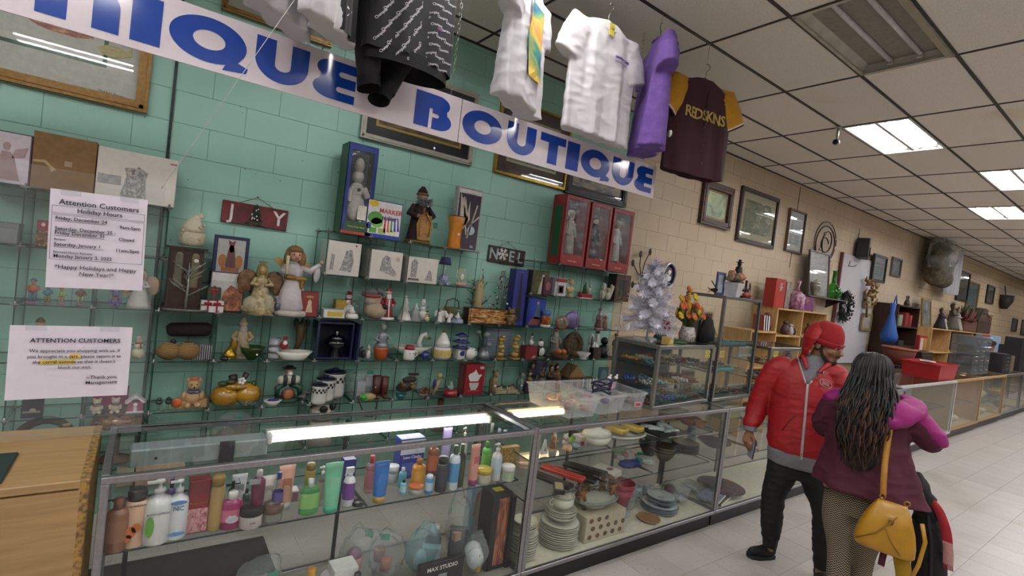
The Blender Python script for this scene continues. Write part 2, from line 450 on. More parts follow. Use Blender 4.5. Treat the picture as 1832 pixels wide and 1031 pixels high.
# floor ------------------------------------------------------------
fl=struct(MB().box(((XL+XR)/2,(YB+WALL)/2,-.053),(XR-XL,WALL-YB,.1)).build('floor',tilemat('floor_far_tiles','#a8a19a','#b0a9a2',.38,.3048,.3048,'#7c756c',.003)))
def vinyl():
    m,nt,b,N,L=nmat('vinyl_tile')
    ge=N.new('ShaderNodeNewGeometry');oi=N.new('ShaderNodeObjectInfo')
    n1=N.new('ShaderNodeTexNoise');n1.inputs['Scale'].default_value=55;n1.inputs['Detail'].default_value=4
    n2=N.new('ShaderNodeTexNoise');n2.inputs['Scale'].default_value=2.2;n2.inputs['Detail'].default_value=5
    for n in(n1,n2):L.new(ge.outputs['Position'],n.inputs['Vector'])
    rp=N.new('ShaderNodeValToRGB');e=rp.color_ramp.elements;e[0].position=.3;e[1].position=.4;e[0].color=(*lin('#9a9289'),1);e[1].color=(*lin('#b4ada6'),1)
    L.new(n1.outputs['Fac'],rp.inputs['Fac'])
    r2=N.new('ShaderNodeValToRGB');e=r2.color_ramp.elements;e[0].position=.32;e[1].position=.5;e[0].color=(.84,.82,.79,1);e[1].color=(1,1,1,1)
    L.new(n2.outputs['Fac'],r2.inputs['Fac'])
    mx=N.new('ShaderNodeMix');mx.data_type='RGBA';mx.blend_type='MULTIPLY';mx.inputs[0].default_value=1
    L.new(rp.outputs[0],mx.inputs[6]);L.new(r2.outputs[0],mx.inputs[7])
    hv=N.new('ShaderNodeHueSaturation');mr=N.new('ShaderNodeMapRange');mr.inputs[3].default_value=.94;mr.inputs[4].default_value=1.05
    L.new(oi.outputs['Random'],mr.inputs[0]);L.new(mr.outputs[0],hv.inputs['Value']);L.new(mx.outputs[2],hv.inputs['Color'])
    L.new(hv.outputs[0],b.inputs['Base Color']);b.inputs['Roughness'].default_value=.3
    return m
TS=.3048
tm=MB().bbox((0,0,-.0015),(TS-.0022,TS-.0022,.003),.0008).mesh('floor_tile',vinyl())
nt_=0
for i in range(0,27):
    for j in range(-3,13):
        x=(i+.5)*TS-.02;y=(j+.5)*TS
        front=(y<2.2 and x>1.2 and x>2.0-y*.0 and y>.0+(x-6)*-.3 if x<6 else y>-.9)
        if(y<2.2 and x>2.0 and(x<6.2 and y>.3 or x>=4.0 and y>-.2))or(2.2<y<3.9 and-.1<x<2.5):
            if nt_<300:link('floor_tile',tm,fl,(x,y,0));nt_+=1
print('floor tiles',nt_)

# ceiling ----------------------------------------------------------
CX0,CY0,TX,TY=.962,4.2802,1.2192,.6096
ce=struct(MB().box(((XL+XR)/2,(YB+WALL)/2,CEIL+.08),(XR-XL,WALL-YB,.04)).build('ceiling',M('#8d867d',.9)))
def acoustic():
    m,nt,b,N,L=nmat('acoustic_tile')
    ge=N.new('ShaderNodeNewGeometry');oi=N.new('ShaderNodeObjectInfo')
    n1=N.new('ShaderNodeTexNoise');n1.inputs['Scale'].default_value=120;n1.inputs['Detail'].default_value=3
    n2=N.new('ShaderNodeTexNoise');n2.inputs['Scale'].default_value=.9;n2.inputs['Detail'].default_value=3;n2.inputs['Distortion'].default_value=.4
    for n in(n1,n2):L.new(ge.outputs['Position'],n.inputs['Vector'])
    rp=N.new('ShaderNodeValToRGB');e=rp.color_ramp.elements;e[0].position=.35;e[1].position=.6;e[0].color=(*lin('#dad3c9'),1);e[1].color=(*lin('#e9e3da'),1)
    L.new(n1.outputs['Fac'],rp.inputs['Fac'])
    r2=N.new('ShaderNodeValToRGB');e=r2.color_ramp.elements;e[0].position=.28;e[1].position=.36;e[0].color=(.86,.79,.66,1);e[1].color=(1,1,1,1)
    L.new(n2.outputs['Fac'],r2.inputs['Fac'])
    mx=N.new('ShaderNodeMix');mx.data_type='RGBA';mx.blend_type='MULTIPLY';mx.inputs[0].default_value=.6
    L.new(rp.outputs[0],mx.inputs[6]);L.new(r2.outputs[0],mx.inputs[7])
    hv=N.new('ShaderNodeHueSaturation');mr=N.new('ShaderNodeMapRange');mr.inputs[3].default_value=.93;mr.inputs[4].default_value=1.04
    L.new(oi.outputs['Random'],mr.inputs[0]);L.new(mr.outputs[0],hv.inputs['Value']);L.new(mx.outputs[2],hv.inputs['Color'])
    L.new(hv.outputs[0],b.inputs['Base Color']);b.inputs['Roughness'].default_value=.9
    bp=N.new('ShaderNodeBump');bp.inputs['Strength'].default_value=.4;bp.inputs['Distance'].default_value=.002
    L.new(n1.outputs['Fac'],bp.inputs['Height']);L.new(bp.outputs[0],b.inputs['Normal'])
    return m
ACO=acoustic()
TROFF={(2,5):0,(4,4):1,(6,5):1,(8,4):1, # (column, row): lit?   seen from here
         (0,4):1,(-2,5):1,(-4,4):1,(10,5):1,(12,4):1,(14,5):1,(16,4):1,(20,4):1}
for _i in range(-4,18,2): # unseen fixtures behind the camera, added to raise the ambient light
    TROFF[(_i,8)]=1;TROFF[(_i+1,12)]=1
    if _i%4==0:TROFF[(_i,16)]=1;TROFF[(_i+1,19)]=1
cm=MB().box((0,0,.008),(TX-.02,TY-.02,.016)).mesh('ceiling_tile',ACO)
cm0=MB().box((0,0,.008),(TX-.02,WALL-(CY0-TY)-.012,.016)).mesh('ceiling_tile',ACO)
plain=MB()
for i in range(-5,27):
    for j in range(1,23):
        if(i,j)in TROFF:continue
        x=CX0+(i+.5)*TX;yb=CY0-j*TY;y=yb+TY/2
        if j==1:
            if-1<=i<19:link('ceiling_tile',cm0,ce,(x,(yb+WALL)/2,CEIL))
            else:plain.box((x,(yb+WALL)/2,CEIL+.008),(TX-.02,WALL-yb-.012,.016))
        elif-1<=i<19 and j<=9:link('ceiling_tile',cm,ce,(x,y,CEIL))
        else:plain.box((x,y,CEIL+.008),(TX-.02,TY-.02,.016))
o=plain.build('more_tiles',ACO,ce);o['kind']='stuff'
TBAR=M('#2b2422',.45,var=.2)
rm=MB().box(((XL+XR)/2,0,0),(XR-XL,.024,.012)).mesh('runner',TBAR)
for j in range(1,22):link('runner',rm,ce,(0,CY0-j*TY,CEIL-.001))
ct=MB().box((0,(YB+WALL)/2,0),(.02,WALL-YB,.01)).mesh('cross_tee',TBAR)
for i in range(-4,27):link('cross_tee',ct,ce,(CX0+i*TX,0,CEIL-.001))
MB().box(((XL+XR)/2,WALL-.012,CEIL-.004),(XR-XL,.022,.014)).build('wall_angle',TBAR,ce)

def troffer(i,j,lit):
    x=CX0+(i+.5)*TX;y=CY0-(j-.5)*TY
    n={(2,5):'open fluorescent ceiling fixture with dead tubes and no cover',(4,4):'lit four tube ceiling fixture next to the small camera',
         (6,5):'lit ceiling fixture between the camera fixture and the far aisle',(8,4):'small lit ceiling fixture farthest along the aisle'}
    lab=n.get((i,j),'lit fluorescent ceiling fixture over the unseen part of the shop')
    t=thing('ceiling_light',lab,'ceiling light',(x,y,CEIL),0,'fluorescent ceiling fixtures')
    hx,hy,d=TX/2-.012,TY/2-.012,.085
    white=M('#d9d6cf',.35,var=.08)if lit else M('#b9b4a8',.4,var=.2,scale=8)
    hb=MB()
    hb.add([(-hx,-hy,0),(hx,-hy,0),(hx,hy,0),(-hx,hy,0),(-hx+.03,-hy+.07,d),(hx-.03,-hy+.07,d),(hx-.03,hy-.07,d),(-hx+.03,hy-.07,d)],
           [(0,1,5,4),(1,2,6,5),(2,3,7,6),(3,0,4,7)]+([(4,5,6,7)]if not lit else[]),0,False)
    hb.build('housing',white,t)
    fb=MB()
    for sx in(-1,1):fb.box((sx*(hx-.006),0,-.004),(.024,2*hy+.01,.012))
    for sy in(-1,1):fb.box((0,sy*(hy-.006),-.004),(2*hx,.024,.012))
    fb.build('rim',white,t)
    ys=(-.2,-.07,.07,.2)if lit else(-.1,.09)
    if lit:
        a=MB().add([(-hx+.03,-hy+.07,d),(hx-.03,-hy+.07,d),(hx-.03,hy-.07,d),(-hx+.03,hy-.07,d)],[(0,1,2,3)],0,False)
        a.build('reflector',emitmat('#f6f8ff',LAMP),t)
    else:
        MB().box((0,0,d-.01),(2*hx-.1,.09,.02)).build('ballast_cover',M('#a39f92',.5),t)
    for yy in ys:
        tb=MB();tb.tube([(-hx+.05,yy,.045),(hx-.05,yy,.045)],.019,0,10)
        tb.build('tube',emitmat('#fbfcff',LAMP*1.4)if lit else M('#cfc9c9',.3),t)
        for sx in(-1,1):MB().box((sx*(hx-.045),yy,.05),(.03,.035,.07)).build('socket',white,t)
    if lit:
        sp=MB().box((0,0,.02),(2*hx-.02,.035,.04));sp.build('spine',white,t)
    else:
        MB().box((0,-hy+.02,-.012),(2*hx,.05,.012),0,0,.25).build('hinged_edge',M('#a49c8c',.5),t)
for(i,j),lit in TROFF.items():troffer(i,j,lit)

# far end: nothing but the aisle ------------------------------------
# ================================================================== the glass cube shelving
SX=lambda k:.085+.3115*k
SZ=[.40,.715,1.03,1.342,1.652,1.962]
SF,SB=3.655,3.945
su=thing('glass_cube_shelving','wall of clear glass cube shelves with metal corner clips along the teal wall','shelving',(SX(0),SF,SZ[0]))
def rel(p):return(p[0]-SX(0),p[1]-SF,p[2]-SZ[0])
sm_=MB().box((0,0,0),(.303,SB-SF,.006),0,mm=[0,0,1,1,1,1]).mesh('shelf',[GLASS,GEDGE])
dm_=MB().box((0,0,0),(.006,SB-SF,.296),0,mm=[1,1,1,1,0,0]).mesh('divider',[GLASS,GEDGE])
cb=MB();cb.ball((0,0,0),.009,0,8,5)
for ax in((1,0,0),(0,1,0),(0,0,1)):
    p=Vector(ax)*.02;cb.tube([-p,p],.0055,0,6)
cmn=cb.mesh('connector',M('#8d8c8a',.3,.9))
def has_shelf(k,l): # shelf l between posts k and k+1
    if l<=3:return-3<=k<13
    if l==4:return-3<=k<0 or 3<=k<7 or 9<=k<13
    return-3<=k<0 or 3<=k<7 or 9<=k<13
def has_div(k,l): # divider at post k between levels l and l+1
    return has_shelf(k,l+1)or has_shelf(k-1,l+1)
for l in range(6):
    for k in range(-3,14):
        if has_shelf(k,l):link('shelf',sm_,su,rel(((SX(k)+SX(k+1))/2,(SF+SB)/2,SZ[l])))
        if l<5 and has_div(k,l):link('divider',dm_,su,rel((SX(k),(SF+SB)/2,(SZ[l]+SZ[l+1])/2)))
        if(has_shelf(k,l)or has_shelf(k-1,l)):
            for y in(SF+.004,SB-.012):link('connector',cmn,su,rel((SX(k),y,SZ[l])))

# ================================================================== showcases
CT,CF,CBK=.965,2.12,2.68
def showcase(label,x0,x1,yf,yb,zt,shelves,kick=.115,name='glass_showcase',frame=ALU,kickm=BLACK,back=None,deckm=None,topglass=True,posts=(),ends=(True,True),rz=0,shd=.06,f=.026):
    """aluminium framed glass counter; origin at its front left foot"""
    t=thing(name,label,'display case',(x0,yf,0 if kick else zt[0]),rz)
    z0,z1=(kick,zt)if kick else(0,zt[1]-zt[0])
    wx,dy=x1-x0,yb-yf
    deckm=deckm or M('#cfc8b4',.5)
    if kick:
        MB().box((wx/2,dy/2+.02,kick/2-.003),(wx-.02,dy-.04,kick-.006)).build('toe_kick',kickm,t)
    MB().box((wx/2,dy/2,z0+.012),(wx-.004,dy-.004,.02)).build('deck',deckm,t)
    for nm,y in(('front_rail',f/2),('back_rail',dy-f/2)):
        MB().bbox((wx/2,y,z1-f/2),(wx,f,f),.003).build('top_rail',frame,t)
        MB().bbox((wx/2,y,z0+f/2),(wx,f,f),.003).build('bottom_rail',frame,t)
    for x in(f/2,wx-f/2):
        MB().bbox((x,dy/2,z1-f/2),(f,dy-2*f,f),.003).build('end_rail',frame,t)
        MB().bbox((x,dy/2,z0+f/2),(f,dy-2*f,f),.003).build('end_rail',frame,t)
        for y in(f/2,dy-f/2):MB().bbox((x,y,(z0+z1)/2),(f,f,z1-z0-2*f),.003).build('post',frame,t)
    G=[GLASSD,GEDGE]
    MB().box((wx/2,.008,(z0+z1)/2),(wx-2*f,.005,z1-z0-2*f),0,mm=[1,1,0,0,1,1]).build('front_pane',G,t)
    if topglass:MB().box((wx/2,dy/2,z1-.003),(wx-2*f,dy-2*f,.006),0,mm=[0,0,1,1,1,1]).build('top_pane',G,t)
    for e,x in zip(ends,(.008,wx-.008)):
        if e:MB().box((x,dy/2,(z0+z1)/2),(.005,dy-2*f,z1-z0-2*f),0,mm=[1,1,1,1,0,0]).build('end_pane',G,t)
    if back:MB().box((wx/2,dy-.01,(z0+z1)/2),(wx-2*f,.006,z1-z0-2*f)).build('back_panel',back,t)
    for zs in shelves:
        zz=zs if kick else zs-zt[0]
        MB().box((wx/2,dy/2+.03,zz-.004),(wx-2*f-.01,dy-shd-.06,.008),0,mm=[0,0,1,1,1,1]).build('glass_shelf',G,t)
    for x in posts:
        s=MB();s.box((x-x0,dy-.05,(z0+z1)/2),(.018,.012,z1-z0-.06));s.build('shelf_standard',M('#3a3a3a',.4,.6),t)
        for zs in shelves:
            zz=zs if kick else zs-zt[0]
            MB().prism([(-.05,zz-.01),(-.05,zz-.045),(-dy+.12,zz-.018),(-dy+.12,zz-.01)],x-x0-.003,x-x0+.003,0,'X').build('bracket',M('#5b5b5b',.4,.6),t).location.y=dy
    return t
case1=showcase('glass counter full of lotion bottles with a long lit tube inside',-.065,1.85,CF,CBK,CT,[.65],posts=(.03,.94,1.78),deckm=M('#8c867c',.5))
case2=showcase('glass counter holding china plates, bowls and boxed gifts',1.853,3.80,CF,CBK,CT,[.755,.513],posts=(2.6,3.1))
case3=showcase('glass counter behind the man in red with purple glass platters inside',3.803,5.75,CF,CBK,CT,[.755,.513],posts=(4.6,))
# lamp inside the first case
def case_lamp(label,p0,p1,col,s,house):
    t=thing('showcase_lamp',label,'lamp',p0)
    Lx=p1[0]-p0[0]
    MB().box((Lx/2,.045,.0),(Lx,.03,.055)).build('housing',house,t)
    MB().tube([(.02,0,0),(Lx-.02,0,0)],.019,0,12).build('tube',emitmat(col,s),t)
    for x in(.01,Lx-.01):MB().bbox((x,0,0),(.02,.046,.046),.006).build('end_cap',WHITE,t)
case_lamp('long white fluorescent tube under the lotion counter glass',(.53,2.53,.905),(1.80,2.53,.905),'#fffdf2',9,M('#b9b7b2',.4))
case_lamp('short warm tube glowing under the china counter glass',(1.97,2.56,.905),(2.45,2.56,.905),'#ffdca6',11,M('#c9b490',.4))
t=thing('lamp_ballast','grey metal light housing with a dark strap under the lotion counter glass','light housing',(.0,2.5,.83))
MB().bbox((.27,.06,.04),(.52,.1,.08),.006).build('housing',M('#8f9a9a',.45),t)
MB().box((.36,.0,.04),(.06,.006,.1)).build('strap',M('#31323c',.5),t)
MB().ball((.1,.008,.04),.006).build('screw',DARK,t)

# wooden desk at the end of the counter
def woodmat(c1,c2,name,sc=(1,9,9),r=.45):
    m,nt,b,N,L=nmat(name)
    tc=N.new('ShaderNodeTexCoord');mp=N.new('ShaderNodeMapping');mp.inputs['Scale'].default_value=sc
    no=N.new('ShaderNodeTexNoise');no.inputs['Scale'].default_value=3;no.inputs['Detail'].default_value=6;no.inputs['Distortion'].default_value=.6
    L.new(tc.outputs['Object'],mp.inputs[0]);L.new(mp.outputs[0],no.inputs['Vector'])
    rp=N.new('ShaderNodeValToRGB');e=rp.color_ramp.elements;e[0].position=.35;e[1].position=.65;e[0].color=(*lin(c1),1);e[1].color=(*lin(c2),1)
    L.new(no.outputs['Fac'],rp.inputs['Fac']);L.new(rp.outputs[0],b.inputs['Base Color']);b.inputs['Roughness'].default_value=r
    return m
MAPLE=woodmat('#94744a','#a58459','maple_laminate',(1.2,14,14))
PINE=woodmat('#b58d55','#c9a56e','pine_board',(10,10,1.5))
WALNUT=woodmat('#2c1a14','#432a20','walnut',(9,9,1.2),.35)
t=thing('wooden_desk','pale maple laminate desk butted against the lotion counter','desk',(-1.0,2.125,0))
MB().bbox((-.02+.01,.29,.95),(1.79,.58,.03),.004).build('desk_top',MAPLE,t)
MB().box((0,.012,.465),(1.77,.02,.93)).build('front_panel',MAPLE,t)
MB().bbox((.893,.29,.4825),(.03,.575,.965),.004).build('end_panel',M('#a37c3f',.6,c2='#5d4a33',scale=60,bump=.4),t)
for x in(-.87,):MB().box((x,.3,.465),(.02,.55,.93)).build('end_panel',MAPLE,t)
t=thing('desk_pad','dark green rubber pad lying on the maple desk','pad',(-.47,2.29,CT))
MB().bbox((0,0,.006),(.32,.26,.012),.004).build('mat',M('#26332f',.6),t);MB().bbox((-.02,.02,.0135),(.22,.16,.003),.001).build('inset',M('#1c2624',.7),t)
# ================================================================== hanging banner
BY=2.68;BZ0,BZ1=2.553,2.809
BLUE=M('#173f97',.12,var=.06,coat=.6);BWHITE=M('#dccfd3',.13,var=.03,coat=.7)
def L_O():return[arc(.5,.5,.5,.5,0,360,40)[:-1],arc(.5,.5,.21,.21,0,360,28)[:-1]]
def L_Q():
    a=arc(.5,.5,.5,.5,-28,298,40)
    return[a+[(.70,-.08),(1.02,-.02),(.90,.16)][:2]+[(1.04,.10),(.90,.17)],arc(.5,.5,.21,.21,0,360,28)[:-1]]
def L_U():return[[(0,1),(0,.5)]+arc(.5,.5,.5,.5,180,360,24)[1:]+[(1,1),(.66,1),(.66,.42)]+arc(.51,.42,.15,.13,0,-180,14)+[(.36,1)]]
def L_N():return[[(x,1-y)for x,y in L_U()[0]]]
def L_E():
    return[[(1,1),(.5,1)]+arc(.42,.76,.36,.24,90,225,12)+arc(.42,.26,.42,.26,135,270,12)+[(1,0),(1,.22),(.62,.22)]+arc(.62,.29,.08,.07,270,90,8)+[(1,.36),(1,.62),(.66,.62)]+arc(.66,.69,.08,.07,270,90,8)+[(1,.76)]]
def L_B():
    return[[(0,0),(.38,0),(.38,.58),(.47,.58)]+arc(.58,.58,.1,.1,180,0,6)[:0]+[(.47,.46),(.58,.46)]+arc(.58,.40,.07,.06,90,-90,6)+[(.47,.34),(.47,.30)]+[(.47,.0),(.6,0)]+arc(.66,.27,.34,.27,-90,52,12)+arc(.6,.75,.32,.25,-38,90,12)+[(0,1)]]
def L_T():return[[(0,1),(0,.72),(.33,.72),(.33,0),(.7,0),(.7,.72),(1,.72),(1,1)]]
def L_I():return[[(0,0),(1,0),(1,1),(0,1)]]
def board(label,x0,x1,letters,chains):
    t=thing('banner_board',label,'banner',((x0+x1)/2,BY,BZ0),0)
    MB().bbox((0,0,(BZ1-BZ0)/2),(x1-x0,.006,BZ1-BZ0),.001).build('panel',BWHITE,t)
    for fn,a,b in letters:
        h=.192
        me=flat([[(x*(b-a),y*h)for x,y in lp]for lp in fn()],.0006,BLUE)
        link('letter',me,t,(a-(x0+x1)/2,-.0042,.033),rot=(PI/2,0,0))
    for x in chains:
        c=MB()
        n=int((CEIL-BZ1)/.03)
        for i in range(n):c.torus((x-(x0+x1)/2,0,BZ1-BZ0+.015+i*.0295),.009,.0013,0,8,4,'Y' if i%2 else 'X',1,1.7)
        c.build('chain',M('#9c9a96',.35,.8),t)
lx=lambda px,py:at(px,py,Y=BY).x
board('long glossy white board with large blue letters ending in a B',-1.35,1.425,
      [(L_U,lx(-80,-10),lx(22,5)),(L_N,lx(62,10),lx(212,60)),(L_I,lx(232,60),lx(287,70)),(L_Q,lx(302,55),lx(441,95)),(L_U,lx(457,95),lx(552,120)),(L_E,lx(561,130),lx(635,160)),(L_B,lx(742,190),lx(808,210))],(-.6,.62,1.35))
board('shorter glossy white board with blue letters beginning with a round O',1.43,3.238,
      [(L_O,lx(827,215),lx(898,235)),(L_U,lx(906,245),lx(957,258)),(L_T,lx(965,262),lx(1010,275)),(L_I,lx(1012,285),lx(1034,290)),(L_Q,lx(1038,290),lx(1089,305)),(L_U,lx(1094,305),lx(1132,315)),(L_E,lx(1135,320),lx(1165,330))],(1.72,2.9))

# ================================================================== pictures and signs on the walls
def picture(label,x0,x1,z0,z1,fw,fmat,matw,matc,pmat,fd=.035,inner=None,glass=True,cat='picture',name='framed_picture',tilt=0):
    t=thing(name,label,cat,((x0+x1)/2,WALL-.002,(z0+z1)/2),rot=(0,tilt,0))
    W,H=x1-x0,z1-z0
    f=MB()
    for sx in(-1,1):
        f.prism([(sx*W/2,-H/2),(sx*(W/2-fw),-H/2+fw),(sx*(W/2-fw),H/2-fw),(sx*W/2,H/2)][::sx],-fd,0)
        f.prism([(-W/2,sx*H/2),(-W/2+fw,sx*(H/2-fw)),(W/2-fw,sx*(H/2-fw)),(W/2,sx*H/2)][::-sx],-fd,0)
    f.build('frame',fmat,t)
    lip=MB()
    for sx in(-1,1):
        lip.box((sx*(W/2-fw*.5),-fd,0),(fw*.35,.012,H-fw*.6));lip.box((0,-fd,sx*(H/2-fw*.5)),(W-fw*.6,.012,fw*.35))
    lip.build('moulding',fmat,t)
    iw,ih=W-2*fw,H-2*fw
    MB().box((0,-.010,0),(iw,.006,ih)).build('mat_board',matc,t)
    if inner:MB().box((0,-.0145,0),(iw-2*matw+.04,.002,ih-2*matw+.04)).build('mat_line',inner,t)
    MB().box((0,-.0165,0),(iw-2*matw,.002,ih-2*matw)).build('print',pmat,t)
    if glass:MB().box((0,-.022,0),(iw,.002,ih)).build('glazing',GLASS,t)
    return t
WGOLD=wave('#6d4c1d','#a67c38',60,'X',.35,.3)
CREAM=M('#cfc7b8',.6);
p=picture('large gold framed print of red and yellow fish on white',-1.15,-.07,2.53,3.5,.062,M('#8a6326',.35,.35,.3,50),.17,M('#d6cdc6',.5),M('#d9d1ca',.5),inner=M('#4a6a58',.5))
MB().prism([(0,0),(.06,.05),(.13,.07),(.2,.06),(.24,.02),(.27,.04),(.28,-.01),(.2,-.03),(.1,-.03),(.04,-.02)],-.0185,-.0172).build('fish',pict(['#7c2f25','#a8452f','#c59a63'],9),p,(-.02,0,-.12))
MB().prism([(0,.0),(.05,.03),(.11,.035),(.15,.02),(.17,.05),(.17,-.0),(.1,-.035),(.04,-.03)],-.0185,-.0172).build('fish',pict(['#b09a5e','#cdbd84'],9),p,(.27,0,-.17))
MB().prism([(0,.0),(.06,.04),(.12,.03),(.15,.05),(.14,-.02),(.07,-.03)],-.0185,-.0172).build('fish',pict(['#4c6d55','#7a9b7c'],9),p,(.2,0,-.07))
text('Hakkai  Ester',.022,M('#3a2f2b',.6),p,(.36,-.019,-.415),rot=(PI/2,.05,0))
picture('cream matted print in a gold frame high under the ceiling',.262,.97,3.31,3.775,.035,M('#8a6a35',.35,.4,.3),.09,M('#b9b0a0',.5),pict(['#2c2620','#5c4f40','#8b7c63'],5,2),inner=M('#4b3c26',.5))
picture('wide silver framed print with black mat behind the big board',1.25,2.26,2.728,3.355,.04,M('#a9a597',.4,.3,.15),.1,M('#1d1a1c',.5),pict(['#2a2019','#55432f','#7b6648'],7,3),inner=M('#b3924f',.4,.5))
picture('brown matted print in a thin brass frame next to the silver one',2.5,3.375,2.728,3.43,.022,M('#a98b3a',.25,.8),.13,M('#4a3b39',.55),pict(['#4c4d4c','#7a7c78','#969488'],5,4),inner=M('#b8ab8d',.5))
picture('black framed purple river landscape above the red doll boxes',3.385,4.3,2.71,3.245,.06,BLACK,.035,M('#1c191c',.5),pict(['#2b2430','#5a4b60','#8f7e74','#a89a72'],4,5))
picture('small green landscape painting in a heavy carved brown frame',5.72,6.41,2.765,3.33,.085,M('#4b3024',.4,c2='#2f1d16'),.035,M('#8d7453',.5),pict(['#5b4a36','#84907a','#9db286','#c4bb82'],2.2,6),fd=.05,glass=False)
picture('dark framed print of two girls in white by a garden',6.62,7.67,2.66,3.43,.055,M('#2a1a17',.4),.1,M('#a99a80',.5),pict(['#1f2620','#3d4a35','#6d5f3c','#a3b1b4'],4,7))
picture('narrow brown framed misty print beside the metal spiral',8.03,8.58,2.69,3.365,.03,M('#5b4638',.45),.1,M('#b5b3b2',.5),pict(['#6f7176','#8e8f94','#a8a9ad'],4,8))
# metal spiral
t=thing('metal_spiral','bent metal spiral wall ornament with clear glass beads','wall ornament',(9.36,WALL-.06,2.98))
pts=[];
for i in range(90):
    a=i*.21;r=.06+.27*(i/89)**.9
    pts.append((r*math.cos(a)*1.15,.03*math.sin(i*.1),r*math.sin(a)*1.08))
MB().tube(pts,.011,0,6).build('spiral',M('#3b3430',.35,.7),t)
c=MB().tube([(.37*math.cos(x*.3)*1.12,.02,.37*math.sin(x*.3))for x in range(18)],.008);c.build('outer_arc',M('#3b3430',.35,.7),t)
for a,r in((.4,.3),(1.5,.34),(2.4,.22),(3.6,.3),(5.2,.33)):MB().ball((r*math.cos(a),-.02,r*math.sin(a)),.024).build('glass_bead',SILVER,t)
# far wall pictures
for lab,a,b,fw,fm,mw,mc,pm in(
    ('black framed print overlapping the white lined board',(1556,453),(1573,507),.05,BLACK,.09,M('#8d9095',.5),pict(['#55585c','#7e8286'],4,9)),
    ('small grey framed print above the brown bookcase',(1595,459),(1607,497),.04,M('#5a5148',.5),.05,M('#8a8a86',.5),pict(['#5e666d','#8d98a0'],4,10)),
    ('black framed print next to the hanging white curtain',(1715,482),(1727,541),.06,BLACK,.1,M('#6b6862',.5),pict(['#3c3a38','#6d6a63'],4,11)),
    ('gold framed blue print next to the black framed one',(1732,501),(1744,555),.05,M('#8a6f3f',.4,.4),.09,M('#8e887c',.5),pict(['#4f6877','#8fa2a8'],4,12)),
    ('dark framed print reflecting a ceiling light far along the wall',(1766,509),(1774,545),.05,M('#35302c',.4),.1,M('#8c8880',.5),pict(['#4b4d4f','#777a7c'],4,13)),
    ('narrow grey print beyond the wicker hat',(1811,569),(1816,594),.03,M('#4b4640',.5),.05,M('#77736c',.5),pict(['#5b5a58','#88857f'],4,14)),
    ('dark narrow picture at the far end of the row',(1828,572),(1832,600),.03,M('#3b3733',.5),.05,M('#6d6a64',.5),pict(['#5b5a58','#88857f'],4,15))):
    A,B=at(*a,Y=WALL),at(*b,Y=WALL)
    picture(lab,A.x,max(B.x,A.x+.4),B.z,A.z,fw,fm,mw,mc,pm)
def sign(label,x0,x1,z0,z1,bc,word,lc,tilt):
    t=thing('hanging_sign',label,'sign',((x0+x1)/2,WALL-.002,(z0+z1)/2),rot=(0,tilt,0))
    W,H=x1-x0,z1-z0
    MB().bbox((0,-.01,0),(W,.018,H),.003).build('plank',bc,t)
    MB().tube([(-W*.25,-.012,H/2),(0,-.006,H/2+.055),(W*.25,-.012,H/2)],.0022).build('cord',M('#6b5137',.8),t)
    MB().ball((0,-.006,H/2+.058),.006).build('nail',DARK,t)
    n=len(word)
    for i,ch in enumerate(word):
        if ch==' ':continue
        o=text(ch,H*.95,lc,t,(-W*.36+W*.72*i/(n-1),-.0215,-.002),bold=.012,sx=.95,name='letter',ext=.002)
    return t,W,H
t,W,H=sign('red wooden JOY sign with a little green tree for the O',.384,.80,1.93,2.078,M('#6d1f24',.55,c2='#4b1418',scale=14),'J Y',M('#d9cfcb',.5),.02)
tr=MB()
for i in range(3):tr.lathe([(.042-.008*i,-.03+.03*i),(.0,.025+.03*i)],(0,-.03,0),10,0,1,.35)
tr.build('tree',M('#1e3a2c',.7,bump=.5),t)
b=MB()
for i in range(9):b.ball((random.uniform(-.03,.03),-.045,random.uniform(-.035,.05)),.005)
b.build('tree_beads',WHITE,t)
g=MB()
for i in range(26):x=random.uniform(-.07,.07);g.tube([(x*.5,-.022,-.05),(x,-.03,-.05+random.uniform(-.03,.012))],.0035)
g.build('greenery',M('#3b4a35',.8),t)
t,W,H=sign('brown wooden NOEL sign with a white snowflake for the O',2.555,2.985,1.9,2.055,M('#3d2a20',.6,c2='#281b15',scale=14),'N EL',M('#a9b1b8',.5),.025)
s=MB()
for k in range(6):
    a=k*PI/3;d=Vector((math.cos(a),0,math.sin(a)));o=Vector((-.055,-.026,.01))
    s.tube([o,o+d*.058],.006)
    for q in(.025,.042):
        for sg in(-1,1):
            e=Vector((math.cos(a+sg*.9),0,math.sin(a+sg*.9)));s.tube([o+d*q,o+d*q+e*.02],.004)
s.build('snowflake',WHITE,t)
g=MB()
for i in range(20):x=random.uniform(-.05,.05);g.tube([(x*.5-.04,-.022,-.05),(x-.04,-.03,-.06+random.uniform(-.03,.012))],.0035)
g.build('greenery',M('#33402f',.8),t)

